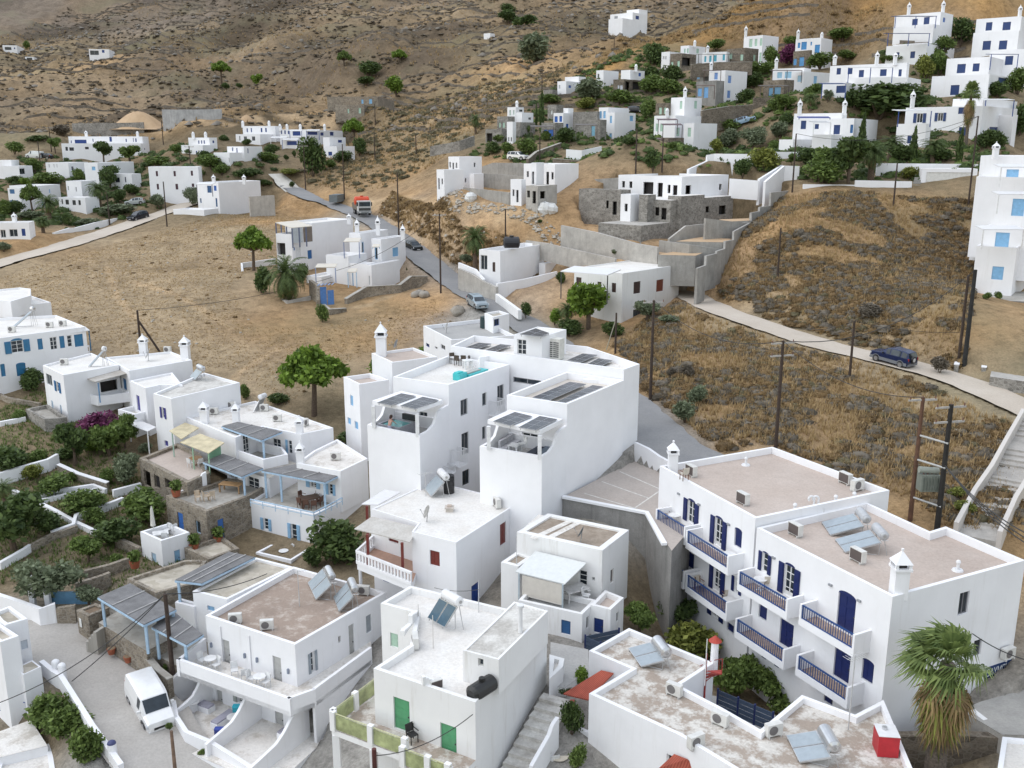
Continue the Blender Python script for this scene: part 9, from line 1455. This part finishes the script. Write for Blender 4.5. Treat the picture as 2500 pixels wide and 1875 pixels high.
plants(n,[('pine',340,1135,56,76,M_f,'tall pine in front of the light blue balcony house'),('palm',505,1205,62,66,None,'left of the two big valley palms',1),('palm',1012,1072,62,66,None,'right of the two big valley palms',1),('palm',440,1325,52,42,None,'low palm behind the two arch house',1),('bush',672,1245,25,30,D_,'round dark shrub on the valley road wall'),('tree',1050,588,46,46,D_,'dark tree in front of the long back house'),('tree',1320,605,54,40,M_f,'wide green tree before the long back house'),('bush',1210,500,26,18,D_,'dark bush between the two back trees'),('tree',560,490,34,32,M_f,'tree at the left end of the long back house'),('bush',390,420,62,22,D_,'dark hedge above the far left road'),('bush',640,330,62,26,FOL_GREY,'grey scrub patch left of the sand heap'),('bush',470,850,76,36,M_f,'wide green tree top before the arched window house'),('bush',265,850,32,22,P_f,'bright green bush left of the wide green tree'),('bush',160,830,38,22,D_,'dark hedge behind the far left house'),('bush',790,790,36,30,M_f,'green bush beside the blue arched window'),('olive',1120,880,62,56,D_,'tree in front of the loggia house'),('bush',1340,930,46,26,D_,'dark bush below the loggia house'),('bush',1215,1010,36,32,D_,'dark bush over the carport wall'),('bush',1610,1055,47,32,O_,'round grey bush in front of the maroon shutter house'),('olive',1960,1065,36,48,O_,'olive tree in the walled courtyard'),('bush',1200,1130,92,26,O_,'grey hedge above the valley road wall'),('bush',900,1250,62,20,O_,'grey hedge left above the valley road wall'),('bush',1600,640,90,24,M_f,'green hedge behind the maroon shutter house'),('bush',1800,520,40,24,M_f,'shrubs left of the small chimney house'),('bush',140,1130,62,34,D_,'dark shrubs at the foot of the tall pine'),('bush',40,1150,44,42,M_f,'green shrub at the left edge of the valley'),('bush',150,510,52,28,M_f,'green shrub above the far left van'),('bush',350,700,46,34,M_f,'green shrub by the rusty pole'),('bush',300,1180,70,20,O_,'grey shrubs behind the two arch house'),('bush',720,485,36,14,D_,'shrubs under the long back house'),('bush',1080,1150,40,16,O_,'small grey shrub at the roadside pole'),('bush',40,1500,40,22,O_,'grey shrub below the two arch house')])
plants(o,[('bush',1285,705,70,98,D_,'big round dark tree in front of the white compound'),('pine',1640,440,58,66,P_f,'bright round pine right of the white compound'),('bush',1550,590,50,30,D_,'dark shrub at the lower right of the compound'),('bush',1690,520,42,42,D_,'dark shrubs below the bright round pine'),('bush',530,420,32,20,D_,'dark bush left of the white compound'),('bush',420,640,88,36,M_f,'wide hedge below the small chimney house'),('bush',350,570,40,24,D_,'dark hedge in front of the small chimney house'),('bush',715,440,28,16,D_,'dark bush under the left compound veranda'),('bush',920,520,52,26,D_,'dark hedge before the compound terrace'),('bush',900,580,58,24,M_f,'green hedge along the sloping white wall'),('bush',720,720,74,24,D_,'dark hedge along the white driveway'),('bush',860,790,46,16,D_,'low hedge at the driveway mouth'),('bush',1070,690,64,14,Y_,'trimmed yellow green hedge left of the round tree'),('bush',1450,640,38,22,M_f,'bushes right of the round tree'),('bush',1060,570,16,14,D_,'small ball bush on the compound lawn'),('bush',1130,540,14,16,D_,'second small ball bush on the compound lawn'),('bush',1110,800,16,14,D_,'bush at the stone corner of the driveway'),('bush',500,690,46,24,M_f,'green hedge above the long plain house'),('tree',220,930,34,38,O_,'olive tree at the corner of the plain long house')])
plants(w_,[('pine',957,352,54,50,P_f,'lone umbrella pine on the far terraced slope'),('tree',1112,378,30,32,P_f,'small bright tree right of the lone umbrella pine'),('pine',1490,300,42,46,M_f,'left wind bent tree above the dug in house'),('pine',1725,285,44,40,P_f,'right wind bent tree above the dug in house'),('bush',1590,325,78,36,D_,'dark shrub group between the bent trees'),('bush',1712,405,60,44,P_f,'bright bush right above the dug in house'),('bush',978,385,26,16,D_,'dark bush beneath the lone umbrella pine'),('bush',1035,380,20,12,D_,'second dark bush beneath the lone umbrella pine'),('bush',1585,365,52,20,D_,'low dark bushes over the dug in house'),('bush',120,215,22,22,M_f,'bush beside the far left white house'),('bush',2200,95,60,30,D_,'dark bush left of the ridge houses'),('tree',2265,140,66,40,D_,'dark trees below the ridge houses',1),('bush',2195,60,40,26,D_,'bushes above the ridge houses')])
plants(s_,[('bush',1090,245,76,60,O_,'big grey green bush on the open slope'),('palm',468,955,34,48,None,'lone palm at the left end of the stone villas',1),('cypress',1093,870,9,56,D_,'left thin cypress of the stone villas'),('cypress',1148,868,17,84,D_,'right tall cypress of the stone villas'),('bush',640,1165,42,32,D_,'dark bush above the curved wall, left'),('bush',800,1170,36,32,M_f,'green bush above the curved wall, middle'),('bush',990,1170,42,32,M_f,'green bush above the curved wall, right'),('bush',1400,1050,44,30,D_,'dark bush before the royal blue house'),('bush',1660,610,68,42,O_,'olive shrubs below the cube house with the black tank'),('bush',1600,700,42,22,Y_,'yellow green bush above the royal blue house'),('bush',1950,660,62,30,M_f,'green shrubs below the dark stone loggia'),('bush',2040,1070,40,16,D_,'low dark shrubs below the big pale blue house'),('bush',720,1050,40,22,M_f,'green bush at the grey stone wing'),('bush',1180,1030,26,20,M_f,'bush at the stone steps'),('bush',1230,640,44,18,M_f,'bushes behind the grey stone villa'),('bush',1000,960,20,18,M_f,'bush on the grey stone terrace'),('tree',1560,940,20,26,M_f,'small tree in the stone courtyard')])
plants(t_,[('bush',370,440,48,44,D_,'dark bush at the left edge of the orange slope'),('bush',545,600,48,34,D_,'dark ball bush before the stone loggia villa'),('bush',340,700,64,36,M_f,'green shrubs under the stone loggia villa'),('bush',520,715,56,30,M_f,'green shrubs above the stepped green shutter house'),('bush',340,560,40,24,D_,'dark shrubs beside the white loggia'),('bush',980,280,38,20,M_f,'green shrubs behind the dark pergola villa'),('bush',1350,540,44,28,M_f,'green shrubs right of the grey wall'),('bush',1460,520,36,24,M_f,'green shrub below the top white house'),('bush',1340,650,42,30,D_,'dark red shrub beside the cornflower house'),('bush',1260,790,40,26,D_,'dark shrub on the bank by the cornflower house'),('tree',1640,900,58,46,M_f,'green tree below the stone veranda'),('bush',1560,880,36,26,M_f,'green shrub below the stone veranda'),('olive',1345,1245,68,54,O_,'wide olive tree above the white ramp'),('bush',1090,1220,48,36,O_,'grey shrub left of the wide olive tree'),('bush',990,1270,32,26,Y_,'yellow green shrub right of the green shutter house'),('bush',1100,1060,46,22,M_f,'green shrubs before the pale blue car'),('olive',1590,1130,32,34,O_,'small olive tree on the white terrace'),('bush',1530,1260,32,20,M_f,'green bush at the white terrace wall'),('bush',372,1440,38,40,D_,'dark ball tree on the access road'),('bush',1440,1455,64,46,Y_,'spiky yellow agave clump over the white ramp'),('bush',1235,1500,38,34,D_,'dark bush beside the white ramp'),('palm',1890,870,48,42,None,'small palm below the light blue shutter house',1),('bush',1950,700,32,18,M_f,'bush on the white terrace'),('bush',1680,430,42,40,FOL_BOUG,'purple bougainvillea by the bright blue windows'),('bush',1515,440,36,38,M_f,'tall shrub under the top white house'),('bush',1980,460,54,30,M_f,'green shrubs under the bright blue window house'),('bush',325,940,42,36,M_f,'green bush under the dark parked car'),('bush',1700,240,32,18,M_f,'green shrub behind the bougainvillea'),('bush',560,1240,18,14,M_f,'bush by the stone base'),('bush',1640,1010,40,24,D_,'dark shrub above the white terrace')])
plants(u_,[('bush',900,945,178,64,D_,'broad dark hedge above the two chimney house'),('bush',1090,830,78,36,D_,'dark hedge at the right end of the long pergola house'),('bush',690,880,60,36,D_,'dark shrub left in the broad hedge'),('bush',1560,345,54,48,D_,'big dark ball bush right of the highest house'),('bush',1440,410,44,28,M_f,'green bush below the highest house'),('bush',1270,640,42,46,Y_,'yellow green bush left of the stepped house'),('bush',1390,600,40,44,M_f,'green bush beside the stepped house stairs'),('cypress',755,1225,26,94,D_,'left tall cypress before the two chimney house'),('cypress',1170,1305,26,86,D_,'middle cypress before the open shutter house'),('cypress',1545,1312,24,84,D_,'right cypress before the open shutter house'),('palm',830,1455,92,92,None,'big date palm above the middle street wall',1),('palm',990,1300,78,56,None,'green date palm behind the big one',1),('palm',1330,1318,74,56,None,'low date palm between the cypresses',1),('fanpalm',1600,1195,50,150,None,'slim tall fan palm before the open shutter house'),('tree',650,1490,98,112,D_,'big dark tree before the two chimney house'),('bush',430,1400,64,50,M_f,'green vine shrub left of the big dark tree'),('bush',430,1485,84,44,M_f,'green shrubs over the left street wall'),('tree',190,1335,21,27,M_f,'small lollipop tree on the white terrace'),('bush',10,1330,36,30,Y_,'spiky bush on the white ramp top'),('bush',1760,1200,48,36,D_,'dark bush right of the slim palm'),('bush',1850,1200,38,34,D_,'dark shrub before the navy door'),('bush',2030,1100,46,62,D_,'dark shrubs at the right edge by the steps'),('bush',1850,790,66,30,D_,'dark creeper below the stepped house'),('bush',2020,760,50,50,M_f,'green shrub at the right edge of the stepped house'),('olive',480,830,28,30,O_,'small olive tree left of the long pergola house'),('bush',110,900,36,26,M_f,'green shrubs below the dark veranda'),('bush',100,1110,44,30,O_,'olive shrubs left of the two chimney house'),('bush',1150,1450,42,24,Y_,'yellow green shrub beside the blue gate'),('bush',1400,1310,60,30,D_,'dark shrubs between the palms and the wall'),('bush',1080,1310,52,34,D_,'dark shrubs behind the palms'),('bush',330,1340,50,34,D_,'dark vine by the white terrace'),('bush',1260,950,40,10,D_,'low shrub on the blue shutter terrace'),('bush',380,760,34,20,M_f,'bush left of the pergola house'),('bush',640,480,40,18,M_f,'shrubs behind the pergola house'),('bush',980,500,60,14,M_f,'vine on the pergola house roof'),('bush',600,320,60,22,M_f,'green shrubs on the orange slope')])
plants(v_,[('bush',1770,865,26,18,M_f,'left small shrub in front of the right edge house'),('bush',1860,865,22,20,M_f,'right small shrub in front of the right edge house'),('bush',800,1010,78,36,FOL_GREY,'large pale leafless bush on the scrub slope'),('bush',1390,1450,52,40,FOL_GREY,'grey bush behind the dark blue off roader')])
plants(l,[('bush',1520,960,50,30,Y_,'upper golden broom bush by the transformer'),('bush',1590,1090,56,34,Y_,'lower golden broom bush by the transformer')]);plants(i_,[('bush',1900,920,70,54,O_,'large olive green shrub beside the road'),('bush',1990,780,58,48,O_,'olive green shrub on the bank above the road'),('bush',1780,560,30,24,FOL_GREY,'grey cushion shrub near the tall pole'),('bush',1910,560,42,32,FOL_GREY,'pale grey cushion shrub above the tall pole'),('bush',205,1480,18,30,M_f,'weeds at the base of the solar building')])
for pp,sz,lb in((p_(2010,1120),1.0,'big round boulder beside the silver estate car'),(p_(1640,970),.7,'left boulder at the old house wall'),(p_(1675,955),.7,'middle boulder at the old house wall'),(p_(1720,970),.8,'right boulder at the old house wall'),(q(1185,655),1.3,'left white sack at the building site'),(q(1245,660),1.2,'right white sack at the building site'),(q(470,545),1.1,'white builders sack on the rubble')):
 B=GR(pp);sack='sack' in lb;rr=random.Random(lb);mb=MB();mb.sphere((B[0],B[1],B[2]+sz*.35),sz,sz*.8,10);mb.v=[(x[0]+rr.uniform(-.12,.12)*sz,x[1]+rr.uniform(-.12,.12)*sz,x[2]+rr.uniform(-.1,.1)*sz)for x in mb.v];ob=mb.b('builders_sack' if sack else 'boulder',pa((.68,.68,.67),.8)if sack else patchy('boulder_rock',(.27,.24,.20),(.38,.35,.31),(.16,.14,.12),.9),None,not sack);tag(ob,lb,'sack' if sack else 'boulder')
tw('long rubble stone plot wall with pale coping in front of the old house',[(p_(1040,990),134),(p_(1215,885),137),(p_(1505,870),140.5),(p_(1600,795),144),(p_(1740,795),146)],None,STONE,.5,sink=5,cap=FLAG2);tw('lower stone wall with white coping at the gate of the old house',[(p_(845,1040),131),(p_(905,1080),129.5),(p_(1040,1072),131)],None,STONE,.5,sink=3.5,cap=FLAG2);tw('pale concrete corner wall round the fat palm',[(p_(310,935),142),(p_(540,1005),133.5),(p_(735,965),135.5)],None,CONCW,.4,sink=3.5);tw('white yard wall left of the old house',[(p_(430,640),156),(p_(140,680),152),(p_(150,760),149),(p_(300,920),142)],None,WHITE,.35,'garden_wall',sink=2.2);tw('tall stone gate wall left of the blue gate',[(p_(735,825),136),(p_(800,870),133.5),(p_(800,1000),132.5)],None,STONE,.5,sink=6)
gt=th9('blue_gate','blue wooden gate with slatted top beside the fat palm','gate',T(p_(860,1050),133));A=V3(T(p_(825,1050),133.2));B=V3(T(p_(945,1050),134));B.z=A.z;mb=MB();nr=V3((0,.1,0))
for t in range(2):mb=MB();mb.p(A+(B-A)*(t*.52),(B-A)*.45,nr,(0,0,2.6-.5*t));mb.b('door',pa((.08,.20,.48)),gt)
for t in range(5):mb=MB();mb.p(A+(B-A)*(t*.25-.1)+V3((0,-.8,2.9)),(.14,0,0),(0,1.6,0),(0,0,.1));mb.b('slat',pa((.25,.36,.6)),gt)
tw('grey block wall with coping below the white box house on the roadside',[(q(358,1205),139),(q(490,1260),137),(q(600,1330),134),(q(725,1385),131.5)],None,CONCW,.4,sink=3);tw('white plinth wall round the white box house',[(q(722,1352),132),(q(980,1310),135),(q(1300,1235),138)],None,WHITE,.3,'garden_wall',sink=2.5);tw('white curved roadside wall below the dry bank',[(q(725,1450),131),(q(850,1540),127),(q(945,1610),124)],None,WHITE2,.5,'garden_wall',sink=1.2);tw('white slanting wall above the block wall by the date palm',[(q(358,1150),140),(q(520,1215),137.5),(q(600,1310),134.5)],None,WHITE,.35,'garden_wall',sink=1.5)
barrel(q(865,1010),T(q(865,1015),136)[2]+.05,.8,2.0,'black water tank lying on the roof of the white box house',(.02,.02,.025),4,True,5);tw('concrete block wall left of the long plain house',[(p_(205,105),190),(p_(420,95),193)],None,CONCW,.5,sink=5);tw('low grey wall along the lower side of the valley road',[((0,662),155),((145,628),165),((241,594),175),((337,560),187),((385,533),193)],None,CONCW,.4,sink=.8);tw('low white wall along the upper side of the valley road',[(n(535,1320),177),(n(700,1270),181),(n(755,1270),183),(n(1000,1205),190),(n(1300,1150),200),(n(1520,1080),206)],None,WHITE,.3,'garden_wall',sink=1.8)
GWL=[('tall white garden wall at the left edge',[f(0,862),f(200,800),f(395,745),f(475,700)],1.15,WHITE),('stone garden wall with white coping below the dark tree',[f(480,755),f(640,830),f(880,905)],.75,STONE),('low curved white wall round the upper bed',[f(110,935),f(235,985),f(400,940),f(560,920),f(760,890),f(860,930)],.45,WHITE),('white coped wall of the triangular bed',[f(290,1015),f(420,985),f(600,945),f(780,920)],.35,WHITE),('long white coped wall crossing the garden',[f(290,1015),f(460,1100),f(610,1185),f(820,1285)],.4,WHITE),('white wall from the crossing to the garden shed',[f(420,1290),f(600,1225),f(620,1150),f(850,1070),f(1000,1010)],.6,WHITE),('white wall in front of the stone arcade',[f(920,960),f(1030,930),f(1145,900)],.7,WHITE),('white wall at the lower left of the garden',[f(0,1545),f(200,1430),f(250,1395)],.6,WHITE),('rough stone wall in the lower garden',[f(250,1400),f(420,1310),f(630,1240)],.6,STONE),('stone wall behind the terrace pots',[f(690,1640),f(890,1590),f(1060,1530)],.9,STONE),('stone wall with pale top by the cube building',[f(950,1350),f(1140,1440)],.8,STONE),('white wall with a bell arch at the end of the street',[a(-40,370),a(170,440),a(345,505),a(462,462)],1.35,WHITE),('stone street wall with blue gate',[a(470,465),a(620,440)],1.0,STONE),('upper stone wall behind the olive tree',[a(620,260),a(760,220),a(900,170)],1.0,STONE),('white path wall at the far left garden',[f(0,385),f(210,345)],.5,WHITE),('stone bed wall at the far left garden',[f(0,160),f(60,190),f(330,240)],.6,STONE)]
for lb,px,hh,mt in GWL:gw('garden_wall' if mt is WHITE else 'stone_wall',lb,px,hh,mt,.35,cap=WHITE if(mt is STONE and 'coping' in lb)else None)
B=GR(a(338,380));bl=th9('bell_arch','small white arched bell niche on the street end wall','arch',B);mb=MB()
for sg in(-1,1):mb.box(B[0]+sg*.55-.18,B[0]+sg*.55+.18,B[1]-.18,B[1]+.18,B[2],B[2]+2.0)
for t in range(7):a0,a1=M9.pi*t/7,M9.pi*(t+1)/7;mb.p((B[0]+.72*M9.cos(a1),B[1]-.18,B[2]+2.0),(.72*(M9.cos(a0)-M9.cos(a1)),0,0),(0,.36,0),(0,0,.85*M9.sin((a0+a1)/2)))
mb.b('arch',WHITE,bl)
gp=th9('gate','low pale blue metal gate at the end of the street','gate',GR(a(550,330)));B=gp.location;mb=MB();mb.box(B.x-1.7,B.x+1.7,B.y-.04,B.y+.04,B.z,B.z+1.0);mb.b('leaf',pa((.16,.33,.50)),gp)
SA=[(1590,700),(1700,560),(1800,500),(1960,475),(2385,485),(2375,700),(2350,900),(2150,845),(1900,785),(1700,715)];SBp=[(1500,840),(1640,745),(1850,815),(2100,885),(2480,1040),(2500,1320),(2300,1290),(2150,1185),(1890,1085),(1720,1095),(1620,1000),(1570,930)]
rg=np.random.default_rng(5)
for nm,mt,c1,c2,r0,r1 in(('grey_scrub',FOL_GREY,1300,700,.22,.9),('brown_scrub',FOL_BRN,1500,950,.22,.85),('olive_scrub',FOL_SCRUB,450,330,.2,.7)):
 W9=np.concatenate([grpts(SA,c1*2,rg),grpts(SBp,c2*2,rg)]);W9=W9[(vnoise(W9[:,0],W9[:,1],3.5,51)+.6*vnoise(W9[:,0],W9[:,1],11,52))>-.14];cu9(nm,W9,rg,r0,r1,mt,.13,48,.62)
tufts('dry_grass',np.concatenate([grpts(SA,7000,rg),grpts(SBp,6000,rg)]),rg,.5,FOL_GRASS,5,.05)
FD=[(-60,790),(-60,690),(20,672),(300,590),(520,530),(650,480),(760,520),(700,600),(560,700),(620,800),(760,800),(1000,740),(1060,730),(1110,800),(900,860),(700,1000),(560,900),(330,880),(150,800),(60,800)]
tufts('dry_grass',grpts(FD,15000,rg),rg,.13,FOL_GRASS,4,.06);cu9('brown_scrub',grpts(FD,110,rg),rg,.12,.4,FOL_BRN,.25,26,.6);rocks('loose_stones',grpts(FD,200,rg),rg,.06,.28,patchy('pale_stone',(.36,.32,.27),(.45,.41,.35),(.24,.21,.17),1.0))
BK=[(900,540),(960,470),(1130,560),(1330,640),(1300,690),(1180,680),(1060,630)];cu9('brown_scrub',grpts(BK,420,rg),rg,.2,.9,FOL_BRN,.22,40,.7);tufts('dry_grass',grpts(BK,3500,rg),rg,.45,FOL_GRASS,5,.05);rocks('loose_stones',np.concatenate([grpts(BK,200,rg),grpts([(1040,500),(1180,500),(1330,530),(1500,590),(1300,560),(1100,520)],500,rg)]),rg,.1,.5,patchy('pale_stone',(.36,.32,.27),(.45,.41,.35),(.24,.21,.17),1.0))
MDp=[(730,420),(820,330),(960,240),(1200,190),(1440,150),(1300,240),(1160,330),(1060,400),(930,460),(830,470)];cu9('brown_scrub',grpts(MDp,1500,rg),rg,.3,1.3,FOL_SCRUB,.22,34,.6);tufts('dry_grass',grpts(MDp,7000,rg),rg,.55,FOL_GRASS,4,.09)
OSp=[(1440,190),(1560,100),(1850,5),(2150,5),(2180,80),(1990,140),(1830,110),(1620,90)];cu9('brown_scrub',grpts(OSp,420,rg),rg,.3,1.0,FOL_BRN,.25,30,.6);tufts('dry_grass',grpts(OSp,9000,rg),rg,.6,FOL_GRASS,4,.10)
GDp=[(0,1000),(140,930),(330,1130),(480,1400),(300,1460),(150,1400),(0,1430)];tufts('garden_weeds',grpts(GDp,5000,rg),rg,.3,FOL_MID,4,.04)
VLp=[(0,380),(250,350),(700,400),(640,440),(420,520),(150,560),(0,540)];cu9('garden_scrub',grpts(VLp,800,rg),rg,.4,1.5,FOL_DARK,.17,44,.7)
HLp=[(1150,380),(1380,200),(1600,110),(1850,170),(2450,120),(2490,420),(2000,440),(1800,430),(1500,400)];cu9('garden_scrub',grpts(HLp,1500,rg),rg,.35,1.5,FOL_DARK,.17,40,.75);cu9('garden_scrub',grpts(HLp,1100,rg),rg,.3,1.3,FOL_MID,.17,40,.75)
Q=np.stack([rg.uniform(-330,330,60000),rg.uniform(235,760,60000)],1);Zq=hz(Q[:,0],Q[:,1]);tq=Q[:,1]*cP-Zq*sP;uq=1250+FP*Q[:,0]/tq;vq=937.5-FP*(Q[:,1]*sP+Zq*cP)/tq;ok=(uq>-250)&(uq<2750)&(vq>-90)&(vq<330)&~((uq>1150)&(vq>170-(uq-1480)*.44)&(uq>1400));Q=Q[ok]
pat=vnoise(Q[:,0],Q[:,1],26,21)+.6*vnoise(Q[:,0],Q[:,1],9,22)
Sc=Q[pat>-.25][:24000];cu9('hill_scrub',Sc,rg,.3,1.35,FOL_HILL,.2,6,.5);Rk=Q[(vnoise(Q[:,0],Q[:,1],35,31)+.5*vnoise(Q[:,0],Q[:,1],12,32))>.16][:2600];rocks('hill_rocks',Rk,rg,.3,1.7,patchy('hill_rock',(.17,.15,.125),(.24,.215,.185),(.11,.095,.08),.5))
tufts('dry_grass',Q[pat<.05][:12000],rg,.9,FOL_GRASS,4,.16)
xs9=np.arange(-330,331,2.5);ys9=np.geomspace(232,760,420);XX,YY=np.meshgrid(xs9,ys9);ZZ=hz(XX,YY)+vnoise(XX,YY,45,61)*3;mbT=MB();rr=random.Random(4);SEG=[]
for lv in np.arange(4,118,2.6):
 pr9=None;nz9=vnoise(xs9,np.full(len(xs9),lv*6.0),34,62)
 for i9 in range(len(xs9)):
  cz=ZZ[:,i9];ix=np.where((cz[:-1]<lv)&(cz[1:]>=lv))[0]
  if len(ix)==0 or nz9[i9]<.0:pr9=None;continue
  f9=(lv-cz[ix[0]])/(cz[ix[0]+1]-cz[ix[0]]);P9=(xs9[i9],ys9[ix[0]]*(1-f9)+ys9[ix[0]+1]*f9)
  if pr9 is not None and abs(P9[1]-pr9[1])<9:SEG.append((pr9,P9))
  pr9=P9
zA=surf(np.array([x[0][0]for x in SEG]),np.array([x[0][1]for x in SEG]));zB9=surf(np.array([x[1][0]for x in SEG]),np.array([x[1][1]for x in SEG]))
for(A,B),za,zb9 in zip(SEG,zA,zB9):h9=.5+.55*rr.random();mbT.quad((*A,za-.4),(*B,zb9-.4),(*B,zb9+h9),(*A,za+h9));mbT.quad((*A,za+h9),(*B,zb9+h9),(B[0],B[1]+.5,zb9+h9),(A[0],A[1]+.5,za+h9))
ob=mbT.b('terrace_wall_lines',stone('dry_stone_terrace',(.15,.125,.10),(.25,.215,.175),(.12,.10,.08),1.5));tag(ob,None,None,None,'stuff')
build_terrain()
wd=bpy.data.worlds.new("World");sc.world=wd;wd.use_nodes=True;nt=wd.node_tree;bg=nt.nodes['Background']
sky=nt.nodes.new('ShaderNodeTexSky');sky.sky_type='NISHITA';sky.sun_disc=False;EL,AZ=M9.radians(60),M9.radians(262)
sky.sun_elevation=EL;sky.sun_rotation=AZ;sky.air_density=1.8;sky.dust_density=1.2;sky.ozone_density=1.0
hs=nt.nodes.new('ShaderNodeHueSaturation');hs.inputs['Saturation'].default_value=.45
nt.links.new(sky.outputs['Color'],hs.inputs['Color']);nt.links.new(hs.outputs['Color'],bg.inputs['Color']);bg.inputs['Strength'].default_value=.24
sd=V3((M9.sin(AZ)*M9.cos(EL),M9.cos(AZ)*M9.cos(EL),M9.sin(EL)))
ld=bpy.data.lights.new('sun','SUN');ld.energy=.8;ld.angle=M9.radians(105);ld.color=(1,.965,.92);lo_=bpy.data.objects.new('sun',ld);COL.objects.link(lo_);lo_.rotation_euler=(-sd).to_track_quat('-Z','Y').to_euler()
cd=bpy.data.cameras.new('camera');cd.sensor_width=36;cd.lens=36*FP/2500;cd.clip_end=5000;cd.clip_start=.5;co_=bpy.data.objects.new('camera',cd);COL.objects.link(co_);co_.rotation_euler=(M9.pi/2-PIT,0,0);sc.camera=co_
sc.render.engine='CYCLES';sc.view_settings.view_transform='Standard';sc.view_settings.look='None';sc.view_settings.exposure=0
sc.cycles.max_bounces=6;sc.cycles.diffuse_bounces=3;sc.cycles.glossy_bounces=2;sc.cycles.transmission_bounces=2;sc.cycles.use_denoising=True
